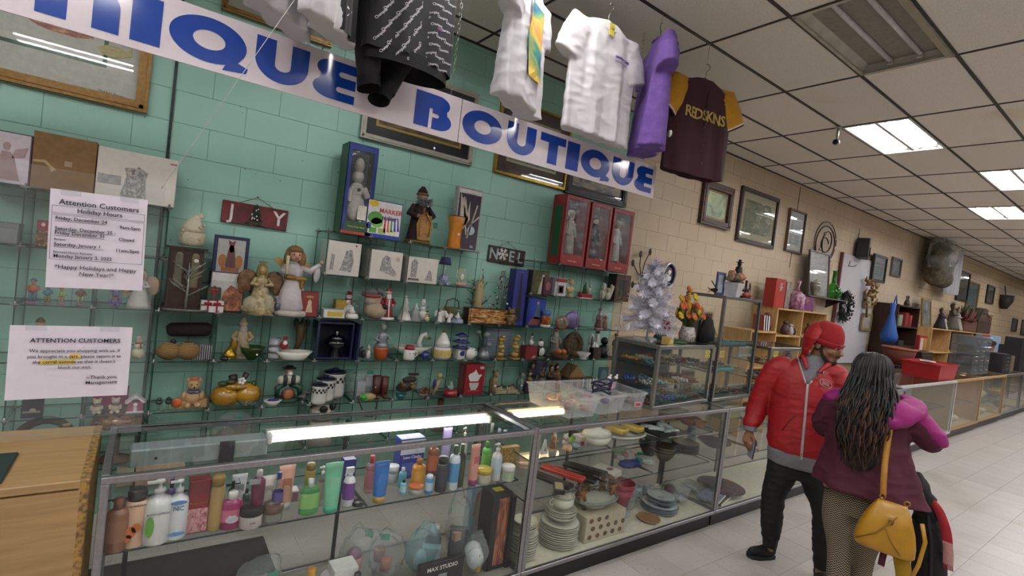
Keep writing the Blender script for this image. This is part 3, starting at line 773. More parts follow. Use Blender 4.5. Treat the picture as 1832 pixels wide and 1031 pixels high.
# ================================================================== hanging clear panel with two notices
PY=1.93
tr=at(272,336,Y=PY)
t=thing('plastic_barrier','clear plastic panel hung on lines in front of the maple desk','panel',(-.28,PY,1.2))
MB().box((0,0,.37),(.62,.004,.78)).build('sheet',PLEXI,t)
for x,dx in((.3,.82),(-.3,-.5)):
    MB().tube([(x,0,.75),(x+dx,0,CEIL-1.2)],.0012,0,4).build('line',M('#d9dcdc',.3),t)
INK=M('#2b2733',.6)
def notice(label,cx,cz,W,H,tilt,rows,boxes=(),marks=()):
    t=thing('paper_notice',label,'notice',(cx,PY-.0035,cz),rot=(0,tilt,0))
    def cu(u,v):
        return((u-.5)*W,-.003*abs(2*u-1)**3-.001*math.sin(v*3),(v-.5)*H)
    MB().grid(cu,10,10).build('sheet',M('#d8cdd6',.6,var=.04),t)
    for s,x,z,sz,b,al in rows:text(s,sz,INK,t,(x*W,-.0055,(.5-z)*H),bold=b,align=al)
    for(a,b,c,d)in boxes:
        m=MB()
        for p,q in(((a,b),(c,b)),((a,d),(c,d)),((a,b),(a,d)),((c,b),(c,d))):m.tube([(p[0]*W,-.005,(.5-p[1])*H),(q[0]*W,-.005,(.5-q[1])*H)],.0004,0,4)
        m.build('ruled_box',INK,t)
    for(a,b,c,d)in marks:MB().box(((a+c)/2*W,-.0046,(.5-(b+d)/2)*H),((c-a)*W,.0004,(d-b)*H)).build('highlighter',M('#d9bd4f',.6),t)
    for sx in(-1,1):MB().box((sx*W*.3,-.006,H*.5-.004),(.045,.0006,.02)).build('tape',PLEXI,t)
    return t
A=[at(*q,Y=PY)for q in((92,337),(265,355),(253,523),(82,514))]
cx,cz=sum(a.x for a in A)/4,sum(a.z for a in A)/4
notice('white holiday hours notice with ruled boxes taped to the clear panel',cx,cz,.222,.280,-.03,
       [('Attention Customers',0,.125,.021,.012,'CENTER'),('Holiday Hours',0,.20,.0175,.012,'CENTER'),
        ('Friday, December 24',-.44,.29,.0135,.012,'LEFT'),('9am-5pm',.44,.325,.0135,.012,'RIGHT'),
        ('Saturday, December 25 -',-.44,.395,.0135,.012,'LEFT'),('Friday December 31',-.44,.44,.0135,.012,'LEFT'),('Closed',.38,.455,.0135,.01,'RIGHT'),
        ('Reopen',-.44,.505,.008,.006,'LEFT'),('Saturday, January 1',-.44,.555,.0135,.012,'LEFT'),('11am-5pm',.44,.575,.0135,.012,'RIGHT'),
        ('Normal Hours Resume',-.44,.635,.009,.006,'LEFT'),('Monday January 3, 2022',-.44,.675,.0135,.012,'LEFT'),
        ('*Happy Holidays and Happy',0,.785,.0165,.004,'CENTER'),('New Year!*',0,.85,.0165,.004,'CENTER')],
       [(-.475,.165,.475,.24),(-.475,.255,.475,.71),(-.44,.319,.07,.3192),(-.44,.4195,.17,.4197),(-.44,.468,.06,.4682),(-.44,.584,.06,.5842)])
A=[at(*q,Y=PY)for q in((8,582),(237,585),(227,707),(20,719))]
cx,cz=sum(a.x for a in A)/4,sum(a.z for a in A)/4
t=notice('white cart notice with yellow highlighting on the lower clear panel',cx,cz+.002,.272,.212,-.012,
       [('ATTENTION CUSTOMERS',.03,.2,.0175,.014,'CENTER'),('We appreciate you shopping with us. If',.03,.34,.0128,.003,'CENTER'),('you brought in a cart, please return it to',.03,.42,.0128,.003,'CENTER'),
        ("the corral outside so that it doesn't",.03,.495,.0128,.003,'CENTER'),('block our exit.',.03,.57,.0128,.003,'CENTER'),('~Thank you,',.4,.72,.0145,.003,'RIGHT'),('Management',.4,.795,.0145,.003,'RIGHT')],
       (),[(-.02,.39,.07,.45),(-.26,.465,.03,.525)])

# ================================================================== clothes hung from the ceiling grid
CLOTH=lambda c,v=.1:M(c,.85,var=v,scale=14,sheen=.05,bump=.12)
def garment(label,x,y,ztop,rz,H,W,mat,cat='shirt',name='hanging_shirt',slen=.24,sang=50,smat=None,T=.055,collar=None,fold=1.0,seed=0,sw=.115,hem=None,tail=0,long=False,cuff=None,hook=True,hangc=None,neck=.15,group=None,paths=None,one=True):
    rnd=random.Random(seed);ph=[rnd.uniform(0,6)for _ in range(4)]
    t=thing(name,label,cat,(x,y,ztop),rz)
    def hw(v):
        if v<.74:return W/2*(1.05-.05*v/.74)
        if v<.93:q=(v-.74)/.19;return W/2*(1-.13*q*q)
        q=(v-.93)/.07;return W/2*(.87-(.87-neck*2)*q**.8)
    def tk(v):return T*(1.05-.45*v)if v<.9 else T*(.645-.25*(v-.9)/.1)
    def fy(u,v):return fold*.014*(1-v*.8)*(math.sin(u*9+ph[0])+.6*math.sin(u*17+v*3+ph[1]))
    n,kz=36,22
    vs=[];fs=[]
    for j in range(kz+1):
        v=1-(1-j/kz)**1.0;w_,t_=hw(v),tk(v)
        for i in range(n):
            a=2*PI*i/n;cx,sy=math.cos(a),math.sin(a)
            xx=w_*math.copysign(abs(cx)**.8,cx);yy=t_*math.copysign(abs(sy)**.75,sy)+fy(xx/W*2,v)*1
            z=-H*(1-v)-(.05*H*tail*(1-abs(xx/w_)**2)*(1-v)**6)+.006*math.sin(xx*30+ph[2])*(1-v)
            vs.append((xx,yy,z))
    for j in range(kz):
        for i in range(n):
            k=(i+1)%n;fs.append((j*n+i,j*n+k,(j+1)*n+k,(j+1)*n+i))
    body=MB().add(vs,fs+[tuple(range(n))[::-1],tuple(kz*n+i for i in range(n))]);tubes=[]
    def front(xx,z):
        v=1+z/H;w_,t_=hw(v),tk(v);c=min(.99,abs(xx)/w_)**(1/.8);s=math.sqrt(max(0,1-c*c))**.75
        return-t_*s+fy(xx/W*2,v)
    for sx in(-1,1):
        a0=Vector((sx*W*.40,0,-H*.13));d=Vector((sx*math.cos(math.radians(sang)),0,-math.sin(math.radians(sang))))
        p=[a0+Vector((-sx*.07,0,-.02)),a0+Vector((0,0,-.015)),a0+d*slen*.5,a0+d*slen]
        if long:p=[a0-d*.05,a0+d*.03,a0+d*.2+Vector((-sx*.02,0,0)),a0+d*slen*.7+Vector((-sx*.03,-.03,0)),a0+d*slen+Vector((-sx*.03,-.05,0))]
        if paths:p=[Vector(q)for q in paths[0 if sx<0 else 1]];d=(p[-1]-p[-2]).normalized()
        rr=[(sw*.75,T*.55),(sw*.95,T*.75),(sw,T*.85),(sw*.95,T*.8)]if not long else[(sw,T*.7),(sw,T*.8),(sw*.8,T*.9),(sw*.62,T*.85),(sw*.5,T*.8)]
        s=MB().tube(p,[(b,a)if abs(d.x)>.99 else(a,b)for a,b in rr],0,16,bool(one))
        if one:body.add(s.v,s.f)
        else:s.build('sleeve',smat or mat,t)
        if cuff:
            for k,cm_ in enumerate(cuff):
                q0=p[-1]+d*(.012*k-.014);MB().tube([q0,q0+d*.013],[(rr[-1][0]*1.02,rr[-1][1]*1.03)]*2,0,16,False).build('cuff',cm_,t)
    if one:
        me=fuse(body,.0085,3,None,.010,seed);me.materials.append(mat);link('body',me,t)
    else:MB().add(vs,fs).build('body',mat,t)
    c=MB()
    cpts=[(W*neck*1.02*math.cos(2*PI*i/20),T*.5*math.sin(2*PI*i/20)-.0,-.012-.05*max(0,-math.sin(2*PI*i/20)))for i in range(21)]
    c.tube(cpts,.0085,0,6,False);c.build('collar',collar or mat,t)
    if hem:MB().lathe([(1.0,0),(.98,.07)],(0,0,-H-.05),30,0,W*.5,T*1.15,cap=False).build('hem_band',hem,t)
    if hook:
        hz=CEIL-ztop
        hg=thing('clothes_hanger','hanger holding the '+label,'hanger',(x,y,ztop),rz)
        hp=[(0,0,-.01),(0,0,.05),(.012,0,.075),(.03,0,.09),(.032,0,.115),(.012,0,.128),(-.004,0,.118)]
        MB().tube(hp,.0035,0,6).build('hook',M('#8f8b86',.3,.8),hg)
        MB().tube([(.0,0,.126),(0,0,hz-.005)],.0016,0,4).build('line',M('#a8a49e',.4,.5),hg)
        br=MB();br.tube([(-W*.36,0,-.085),(-W*.15,0,-.02),(0,0,.0),(W*.15,0,-.02),(W*.36,0,-.085)],[(.012,.008),(.016,.012),(.02,.014),(.016,.012),(.012,.008)]);br.build('bar',hangc or M('#cfc6a8',.4),hg)
    return t,front
def on_cloth(me,front,dx,dz,off=.004,sx=1):
    for v in me.vertices:
        X,Z=v.co.x*sx+dx,v.co.y+dz;v.co=(X,front(X,Z)-off-v.co.z,Z)
    me.update()
def cloth_text(s,size,mat,t,front,x,z,bold=0,sx=1,rot=0,name='print'):
    me=txtmesh(s,size,.0003,bold)
    if rot:
        R=Matrix.Rotation(rot,3,'Z')
        for v in me.vertices:v.co=R@v.co
    on_cloth(me,front,x,z,sx=sx);me.materials.append(mat);return link(name,me,t)
WCLOTH=CLOTH('#c6c1c3',.06)
t,fr=garment('white T-shirt with small purple chest print and yellow tag',2.30,2.45,3.52,0,.755,.58,WCLOTH,seed=3,slen=.23,sang=70)
cloth_text('SUMMERTIME',.026,M('#4a2f86',.7),t,fr,.12,-.21,.02,1.1);cloth_text('Summer Country',.017,M('#4a2f86',.7),t,fr,.125,-.237)
cloth_text('2 Team',.01,M('#4a2f86',.7),t,fr,.14,-.255)
MB().box((0,-.045,-.06),(.05,.003,.075),0,.1).build('price_tag',M('#d8c552',.6),t);text('5.00',.022,INK,t,(0,-.048,-.055))
MAR=CLOTH('#3a101c',.2);YEL=CLOTH('#c08a17',.15)
t,fr=garment('maroon button jersey with yellow sleeves and chest lettering',3.40,2.45,3.50,-.2,.74,.60,MAR,name='hanging_jersey',seed=5,slen=.23,sang=60,sw=.125,one=False,smat=YEL,cuff=[M('#e0d8d0',.8),MAR],hangc=M('#1b2b22',.4),tail=.6)
me=txtmesh('REDSKINS',.115,.0006,.02,space=.92)
on_cloth(me,fr,.01,-.29,sx=.86);me.materials.append(M('#c2a552',.6));link('chest_lettering',me,t)
for k in range(5):
    MB().ball((0,fr(0,-.1-.14*k)-.003,-.1-.14*k),(.009,.004,.009)).build('button',M('#4a2028',.4),t)
MB().box((0,fr(0,-.4)*.9-.004,-.4),(.004,.006,.62)).build('placket',M('#260a12',.8),t)
MB().box((-.01,.0,-.055),(.05,.003,.07)).build('neck_tag',M('#b9c4d6',.6),t)
PUR=CLOTH('#6b4a94',.18)
t,fr=garment('purple shirt hung edge on beside the white T-shirt',2.82,2.45,3.60,1.0,.80,.44,PUR,seed=8,slen=.2,sang=74,T=.09,fold=1.6)
MB().lathe([(.0,-.003),(.024,-.003),(.024,.003),(0,.003)],(0,0,0),16).build('round_tag',M('#cfc9b0',.6),t,(-.17,-.1,-.7),rot=(PI/2,0,.3))
t,fr=garment('white shirt turned sideways with a bright blue and green print',1.66,2.44,3.50,.55,.72,.50,WCLOTH,seed=11,slen=.2,sang=80,T=.075,fold=1.2)
me=flat([[(-.11,-.2),(.1,-.2),(.13,0),(.12,.2),(-.1,.22),(-.13,0)]],.0003,pict(['#27488f','#3f8b6f','#d0b24a','#cf8d4e','#3e6fb5'],5,3,.8))
bm=bmesh.new();bm.from_mesh(me);bmesh.ops.triangulate(bm,faces=bm.faces);bmesh.ops.subdivide_edges(bm,edges=bm.edges,cuts=3,use_grid_fill=True);bm.to_mesh(me);bm.free()
on_cloth(me,fr,0,-.36,.012);link('print',me,t)
t,fr=garment('plain white T-shirt hanging in front of the cream matted print',.38,2.50,3.50,.75,.70,.40,WCLOTH,seed=14,slen=.2,sang=78,T=.07)
t,fr=garment('white shirt with a black side panel and slanted lettering',.565,2.37,3.52,.8,.74,.34,WCLOTH,seed=17,slen=.2,sang=80,T=.06)
me=flat([[(-.07,-.3),(.07,-.3),(.07,.3),(-.07,.3)]],.0003,CLOTH('#171618'))
bm=bmesh.new();bm.from_mesh(me);bmesh.ops.subdivide_edges(bm,edges=bm.edges,cuts=6,use_grid_fill=True);bm.to_mesh(me);bm.free()
on_cloth(me,fr,.05,-.43,.006);link('side_panel',me,t)
cloth_text('NEW YORK',.1,WHITE,t,fr,.04,-.42,.02,1,PI/2+.0)
# black hoodie with small repeated script print
HOOD=CLOTH('#151318',.25)
t,fr=garment('black hooded sweatshirt covered in small white script',.97,2.45,3.50,.05,.70,.45,HOOD,name='hanging_hoodie',cat='hoodie',seed=21,T=.1,sw=.1,long=True,one=False,hem=M('#0f0e11',.9,bump=.5,scale=90),fold=.8,cuff=[M('#0f0e11',.9)]*5,
    paths=[[(-.15,.02,-.09),(-.18,.05,-.16),(-.19,.08,-.4),(-.18,.06,-.68),(-.165,.05,-.82)],[(.15,.02,-.09),(.18,.06,-.16),(.12,.12,-.45),(-.01,.13,-.7),(-.06,.12,-.84)]])
words=MB();sv=txtmesh('Champion',.022,0,.01)
allv=[];allf=[]
sm=[tuple(v.co)for v in sv.vertices];sf=[tuple(p.vertices)for p in sv.polygons]
for i in range(-4,5):
    for j in range(0,14):
        ox=i*.062+(j%2)*.031;oz=-.05-j*.05;ca,sa=math.cos(.9 if i<1 else .25),math.sin(.9 if i<1 else .25)
        if abs(ox)>.21:continue
        base=len(allv)
        for(a,b,c)in sm:
            X=ox+(a*ca-b*sa)*.8;Z=oz+(a*sa+b*ca)*.8;allv.append((X,fr(X,Z)-.005,Z))
        allf+=[tuple(k+base for k in f)for f in sf]
o=MB().add(allv,allf).build('script_print',M('#d6d0d4',.8),t);o['kind']='stuff'
MB().ball((.11,fr(.11,-.52)-.006,-.52),(.014,.004,.012)).build('emblem',M('#7b2c35',.7,c2='#2d4477',scale=90),t)

# security camera
t=thing('security_camera','small silver bullet camera hanging from the ceiling grid','camera',(5.83,2.47,CEIL))
MB().lathe([(.035,-.015),(.035,0)],n=14).build('base',STEEL,t)
MB().tube([(0,0,-.01),(0,0,-.13)],.013).build('stem',STEEL,t)
MB().tube([(.05,.02,-.15),(-.09,-.03,-.185)],[.032,.032],0,14).build('body',STEEL,t)
MB().tube([(-.09,-.03,-.185),(-.10,-.034,-.188)],[.026,.02],0,14).build('lens',BLACK,t)
MB().tube([(.03,.02,-.02),(.06,.03,-.08),(.05,.02,-.14)],.004).build('cable',WHITE,t)
# ================================================================== things on the glass shelves
def SI(px,lvl,Y=3.80):
    z=SZ[lvl]+.0035;p=Vector((Xat(px,Y,z),Y,z));return p,mpp(p)
SKIN=M('#b98d72',.5);BEARD=M('#d5d0c8',.8);CERW=M('#d9d5cf',.22,var=.04,coat=.4);REDG=M('#8a1f24',.35);GRN=M('#24502f',.6)
CHINA=M('#cfccbe',.2,var=.06,coat=.4);NAVY=M('#1a2148',.45);BRN=M('#4a3122',.55);TAN=M('#b39565',.5);ORANGE=M('#c2602a',.4)
CLEAR=glassmat('thin_glass',(.97,.98,.98),1.2)
def P_santa(robe,trim,skin=SKIN,beard=BEARD,sack=None):
    q=[('robe',robe,[('l',[(.2,0),(.21,.05),(.16,.35),(.14,.6),(.06,.74)])]),
         ('fur_trim',trim,[('o',(0,0,.03),.2,.03),('t',[(0,-.205,.04),(0,-.15,.4),(0,-.13,.62)],.024)]),
         ('arm',robe,[('t',[(-.12,0,.64),(-.22,-.05,.5),(-.12,-.16,.46)],[.06,.06,.045])]),
         ('arm',robe,[('t',[(.12,0,.64),(.22,-.05,.5),(.12,-.16,.46)],[.06,.06,.045])]),
         ('hand',skin,[('e',(-.11,-.17,.46),.04)]),('hand',skin,[('e',(.11,-.17,.46),.04)]),
         ('face',skin,[('e',(0,-.02,.8),(.085,.085,.09)),('e',(0,-.105,.79),.018)]),
         ('beard',beard,[('e',(0,-.07,.71),(.085,.06,.11)),('e',(0,-.08,.66),(.05,.04,.1))]),
         ('hat',robe,[('l',[(.095,.84),(.08,.92),(.03,.99),(.0,1.0)])]),('hat_band',trim,[('o',(0,0,.855),.088,.022)])]
    if sack:q.append(('sack',sack,[('e',(.2,.08,.35),(.15,.13,.2))]))
    return q
def P_angel(robe,wing,hair,skin=SKIN,trim=None):
    return[('gown',robe,[('l',[(.24,0),(.22,.1),(.15,.35),(.1,.55),(.11,.62),(.05,.72)],(0,0,0),1,1,9,.07)]),
            ('wing',wing,[('e',(-.22,.08,.6),(.17,.03,.2)),('e',(-.28,.08,.5),(.09,.025,.16))]),('wing',wing,[('e',(.22,.08,.6),(.17,.03,.2)),('e',(.28,.08,.5),(.09,.025,.16))]),
            ('arm',robe,[('t',[(-.09,0,.65),(-.16,-.06,.54),(-.04,-.14,.54)],[.045,.045,.03])]),('arm',robe,[('t',[(.09,0,.65),(.16,-.06,.54),(.04,-.14,.54)],[.045,.045,.03])]),
            ('head',skin,[('e',(0,-.01,.8),(.075,.08,.09)),('e',(0,-.09,.79),.014)]),('hair',hair,[('e',(0,.025,.83),(.09,.085,.1)),('e',(-.07,.02,.76),(.03,.05,.1)),('e',(.07,.02,.76),(.03,.05,.1))]),
            ('halo',trim or GOLD,[('o',(0,0,.95),.07,.012)])]
def P_snowman(white,scarf,hat,arm=BRN):
    return[('body',white,[('e',(0,0,.24),(.24,.24,.25)),('e',(0,0,.56),(.17,.17,.17)),('e',(0,0,.79),(.12,.12,.12))]),
            ('scarf',scarf,[('o',(0,0,.68),.12,.03),('t',[(.06,-.13,.66),(.08,-.2,.5)],.03)]),('hat',hat,[('l',[(.15,.87),(.15,.885),(.09,.89),(.085,1.0)])]),
            ('nose',ORANGE,[('c',(0,-.11,.79),(0,-.19,.78),.02,.004)]),('eye',BLACK,[('e',(-.04,-.11,.82),.012),('e',(.04,-.11,.82),.012)]),('button',BLACK,[('e',(0,-.17,.58),.015),('e',(0,-.2,.42),.015)]),
            ('arm',arm,[('t',[(-.15,0,.58),(-.3,-.03,.66)],.015)]),('arm',arm,[('t',[(.15,0,.58),(.3,-.03,.66)],.015)])]
def P_fig(top,bottom,hair,skin=SKIN,base=None,hat=None):
    q=[('leg',bottom,[('t',[(-.06,0,.04),(-.07,0,.25),(-.06,0,.45)],[.045,.055,.075])]),('leg',bottom,[('t',[(.06,-.03,.04),(.07,-.02,.25),(.06,0,.45)],[.045,.055,.075])]),
         ('torso',top,[('l',[(.12,.42),(.1,.52),(.14,.66),(.05,.76)],(0,0,0),1,.75)]),
         ('arm',top,[('t',[(-.12,0,.68),(-.2,-.03,.54),(-.1,-.13,.5)],[.045,.042,.03])]),('arm',top,[('t',[(.12,0,.68),(.2,-.03,.54),(.1,-.13,.5)],[.045,.042,.03])]),
         ('head',skin,[('e',(0,-.01,.86),(.075,.08,.09)),('e',(0,-.09,.85),.014)]),('hair',hair,[('e',(0,.02,.9),(.085,.085,.085))])]
    if base:q.append(('base',base,[('l',[(.2,0),(.2,.04),(.17,.05)])]))
    if hat:q.append(('hat',hat,[('l',[(.14,.92),(.14,.935),(.08,.94),(.07,1.0)])]))
    return q
def P_globe(base,inside,top=CLEAR):
    return[('base',base,[('l',[(.36,0),(.37,.1),(.33,.22),(.26,.27)])]),('figure',inside,[('l',[(.15,.27),(.12,.4),(.03,.66)]),('e',(.1,0,.36),.08),('e',(-.12,.02,.38),.07)]),
            ('dome',top,[('e',(0,0,.62),(.38,.38,.38),16,10)])]
def P_bear(fur,dress,nose=BLACK):
    return[('body',fur,[('e',(0,0,.3),(.24,.2,.27)),('e',(-.14,-.14,.1),(.1,.15,.1)),('e',(.14,-.14,.1),(.1,.15,.1)),('e',(-.24,-.06,.38),(.08,.09,.16)),('e',(.24,-.06,.38),(.08,.09,.16))]),
            ('head',fur,[('e',(0,-.02,.72),(.2,.18,.18)),('e',(-.15,0,.88),(.07,.04,.08)),('e',(.15,0,.88),(.07,.04,.08)),('e',(0,-.17,.67),(.09,.07,.07))]),
            ('nose',nose,[('e',(0,-.24,.69),.03)]),('eye',nose,[('e',(-.07,-.17,.77),.022),('e',(.07,-.17,.77),.022)]),('bow',dress,[('e',(-.07,-.16,.52),(.08,.04,.05)),('e',(.07,-.16,.52),(.08,.04,.05)),('o',(0,0,.53),.15,.03)])]
def P_bird(body,head,beak,base=None):
    q=[('body',body,[('e',(0,0,.42),(.17,.26,.24)),('e',(0,.25,.4),(.08,.22,.08))]),('wing',body,[('e',(-.15,.06,.44),(.04,.22,.15))]),('wing',body,[('e',(.15,.06,.44),(.04,.22,.15))]),
         ('head',head,[('e',(0,-.16,.78),(.13,.14,.15)),('t',[(0,-.05,.55),(0,-.14,.7)],[.15,.11])]),('beak',beak,[('c',(0,-.27,.77),(0,-.4,.73),.05,.01)]),('eye',BLACK,[('e',(-.1,-.23,.82),.022),('e',(.1,-.23,.82),.022)]),
         ('foot',beak,[('t',[(-.06,0,.2),(-.06,-.05,.02),(-.06,-.14,.02)],.025)]),('foot',beak,[('t',[(.06,0,.2),(.06,-.05,.02),(.06,-.14,.02)],.025)])]
    if base:q.append(('base',base,[('l',[(.25,0),(.25,.05),(.2,.07)])]))
    return q
def S(name,label,cat,px,lvl,hpx,parts,Y=3.80,rz=0,group=None,dz=0):
    p,s=SI(px,lvl,Y);p=p+Vector((0,0,dz));return item(name,label,cat,p,hpx*s,parts,rz,group)
def carton(label,x0,x1,yf,z,h,d,body,front=None,cat='box',name='gift_box',rz=0,marks=(),win=None,lid=None,margin=.006,inside=()):
    """printed box: marks = (mat, polygon in 0..1 of the front)"""
    W=x1-x0
    t=thing(name,label,cat,(x0+W/2,yf,z),rz)
    if win:
        fw=win
        m=MB();m.box((0,d-.002,h/2),(W,.004,h));m.box((-W/2+.002,d/2,h/2),(.004,d,h));m.box((W/2-.002,d/2,h/2),(.004,d,h));m.box((0,d/2,.002),(W,d,.004));m.box((0,d/2,h-.002),(W,d,.004))
        m.build('shell',body,t)
        a,b,c,e=fw
        fr=MB();fr.box((0,.002,b*h/2),(W,.004,b*h));fr.box((0,.002,(1+e)/2*h),(W,.004,(1-e)*h));fr.box((-W/2+a*W/2,.002,(b+e)/2*h),(a*W,.004,(e-b)*h));fr.box((W/2-(1-c)*W/2,.002,(b+e)/2*h),((1-c)*W,.004,(e-b)*h))
        fr.build('front_panel',front or body,t)
        MB().box(((a+c)/2*W-W/2,.004,(b+e)/2*h),((c-a)*W,.001,(e-b)*h)).build('window',CELLO,t)
        MB().box((0,d-.006,h*.5),(W*.9,.003,h*.9)).build('lining',inside or M('#6b675f',.7),t)
    else:
        MB().bbox((0,d/2,h/2),(W,d,h),.002).build('body',body,t)
        if front:MB().box((0,-.0008,h/2),(W-2*margin,.0012,h-2*margin)).build('front_print',front,t)
    for mt,poly in marks:
        MB().prism([(a*W-W/2,b*h)for a,b in poly],-.003,-.0012).build('printed_motif',mt,t)
    if lid:MB().bbox((0,d/2,h+.004),(W+.006,d+.006,.03),.002).build('lid',lid,t)
    return t
def CB(label,pa,pb,lvl,hpx,d,body,front=None,Y=3.70,**k):
    z=SZ[lvl]+.0035;x0,x1=Xat(pa,Y,z),Xat(pb,Y,z);s=mpp(((x0+x1)/2,Y,z));return carton(label,x0,x1,Y,z,hpx*s,d,body,front,**k)
R4=lambda a,b,c,d:[(a,b),(c,b),(c,d),(a,d)]
def oval(cx,cy,rx,ry,n=14):return arc(cx,cy,rx,ry,0,360,n)[:-1]
BOXW=M('#cfc6bd',.6,var=.05);SK=pict(['#5f5a5a','#8d8887','#bdb5ae'],9,1,.7);SK2=M('#a19a96',.7,var=.3);CARD=M('#7d5c37',.8,var=.15)
# --- top left boxes
CB('lilac box with a photo of a tall ceramic angel',-70,51,5,94,.2,M('#4b3a4c',.5),M('#c9bcc4',.4),marks=[(M('#9c7f80',.5),[(.45,.08),(.85,.08),(.75,.5),(.68,.62),(.55,.62),(.52,.5)]),(M('#a88f8d',.5),oval(.62,.72,.06,.08)),(M('#a5898c',.5),[(.7,.5),(.9,.55),(.95,.75),(.75,.68)])])
CB('plain brown cardboard carton with torn clear tape',53,166,5,99,.24,CARD,None,Y=3.71,marks=[(M('#a58d6b',.3),[(.02,.5),(.2,.52),(.3,.44),(.38,.38),(.3,.32),(.28,.4),(.18,.47),(.02,.46)]),(M('#93806a',.4),R4(.5,.46,.62,.56))])
CB('off white box with a grey pencil sketch of a cradle',168,311,5,88,.22,BOXW,None,Y=3.70,marks=[(SK,[(.3,.1),(.62,.1),(.6,.5),(.63,.62),(.5,.72),(.44,.68),(.33,.66),(.36,.5)]),(SK2,R4(.02,.3,.3,.48)),(M('#b0605c',.6),R4(.9,.88,.99,.91))])
CB('silver grey jewel box below the lilac angel box',-30,30,4,31,.14,M('#8f918d',.35,.4),Y=3.74,lid=M('#7d7f7c',.35,.4))
CB('small red box with a brown toy photo partly behind the hours notice',62,92,4,47,.1,M('#8f2329',.5),None,Y=3.74,marks=[(pict(['#2d2019','#6b4630','#b08a62'],6),R4(.02,.02,.98,.62)),(M('#d8c7c0',.5),oval(.4,.84,.12,.07))])
# --- tall boxes and dolls on the upper middle shelf
t=CB('tall blue and green window box with a white animated doll',608,661,5,160,.17,M('#1d4a2c',.45),M('#273a80',.4),Y=3.70,win=(.13,.14,.87,.93),inside=M('#8d8981',.7),marks=[(M('#1c4a2e',.4),R4(.1,.03,.9,.14)),(M('#b53d38',.4),R4(.0,0,1,.03)),(M('#cfc9bf',.5),R4(.5,.17,.8,.33))])
W_,H_=.2,.62
MB().ball((0,.07,.33),(.055,.045,.06)).ball((0,.07,.43),(.045,.045,.05)).ball((.0,.06,.2),(.07,.05,.1)).tube([(-.05,.05,.33),(-.07,.02,.24)],.02).tube([(.05,.05,.35),(.075,.02,.28)],.022).build('doll',M('#c9c3ba',.8),t)
MB().ball((0,.06,.51),(.035,.04,.06)).build('doll_hat',M('#b8b1a7',.8),t);MB().ball((0,.02,.33),.014).build('doll_nose',BLACK,t)
text('Holiday Display Figure',.014,M('#c7b35c',.5),t,(0,-.0035,.055),bold=.01)
t=CB('white marker maker kit box with coloured pens and a blue base',652,714,5,66,.09,M('#23337c',.4),M('#dcd8da',.4),Y=3.70,marks=[(M('#22389a',.4),R4(0,0,1,.1)),(M('#d3b22c',.4),oval(.17,.9,.14,.09)),(M('#4f8f3a',.4),oval(.25,.52,.22,.17)),(M('#6fae45',.4),oval(.3,.4,.17,.13)),(M('#2b3c8d',.4),oval(.08,.3,.07,.09)),(M('#5a9a3f',.5),R4(.1,.12,.3,.26)),(M('#a3b04a',.5),R4(.36,.12,.56,.26)),(M('#d8d4a0',.5),R4(.66,.1,.86,.24))]+[(M(c,.35),[(.5+.1*i,.16+.02*i),(.56+.1*i,.16+.02*i),(.545+.09*i,.58),(.515+.09*i,.62)])for i,c in enumerate(('#b3262b','#c96a26','#3f8f43','#2d4fb0','#5c2f86'))])
for s_,z_,c_,x_ in(('MARKER',.205,'#c2504f',.045),('maker',.155,'#29286b',.04)):text(s_,.048,M(c_,.4),t,(x_,-.0035,z_),bold=.02,rot=(PI/2,.0,0))
t=S('santa_doll','large fabric santa doll in dark velvet with a wild grey beard','doll',746,5,103,P_santa(M('#2b1418',.9),M('#6b5324',.6),M('#8a6a55',.6),M('#6d6a6a',.95)),Y=3.76)
b=MB();rn=random.Random(4)
for i in range(120):
    a=rn.uniform(0,2*PI);e=rn.uniform(-.4,1.0);b.tube([(0,-.03,.33),(math.cos(a)*.075*math.cos(e*.5),-.05+math.sin(a)*.05,.325+.055*math.sin(e))],[.006,.001],0,3)
b.build('beard_tufts',M('#77757a',.95),t)
MB().prism([(-.05,.03),(.05,.03),(.07,.15),(.04,.23),(-.04,.23),(-.07,.15)],-.105,-.095).build('apron',pict(['#5b3a1c','#9c7434','#6b1e1e'],6,2,.4),t)
for sx in(-1,1):MB().tube([(0,-.11,.25),(sx*.05,-.11,.17),(sx*.04,-.11,.06)],.005).build('gold_cord',GOLD,t)
MB().box((.09,-.11,.16),(.03,.01,.045)).build('book',M('#1f6a55',.5),t)
S('vase','flared orange glass vase with a dark rim','vase',811,5,58,[('body',M('#c27a1c',.15,coat=.5),[('l',[(.2,0),(.22,.04),(.19,.3),(.2,.6),(.27,.97),(.26,1.0),(.24,.97),(.17,.6),(.16,.1)])]),('rim',M('#3a2412',.4),[('o',(0,0,.99),.262,.014)]),('sticker',WHITE,[('e',(.02,-.2,.45),(.03,.01,.03))])],Y=3.70)
t=CB('white edged box with a night photo of a bare lit tree',809,852,5,112,.07,M('#a7a39f',.5),M('#3a3040',.35),Y=3.78,margin=.012,marks=[(M('#c9c0ae',.5),[(.2+.1*i,.25+.08*i),(.23+.1*i,.25+.08*i),(.45+.05*i,.5),(.1+.2*i,.9-.05*i)])for i in range(3)]+[(M('#c4bca8',.5),[(.5,.2),(.55,.2),(.85,.75),(.8,.75)]),(M('#c4bca8',.5),[(.45,.25),(.5,.25),(.25,.85),(.2,.82)]),(M('#c4bca8',.5),[(.55,.4),(.58,.4),(.95,.55),(.93,.58)]),(M('#b9d0d3',.4),oval(.66,.33,.16,.07)),(M('#c9c3bd',.5),R4(.05,.9,.95,.97))])
text('2ft',.03,WHITE,t,(.06,-.0035,.04));text('Lighted Tree',.022,M('#8a4a48',.5),t,(0,-.0035,.49))
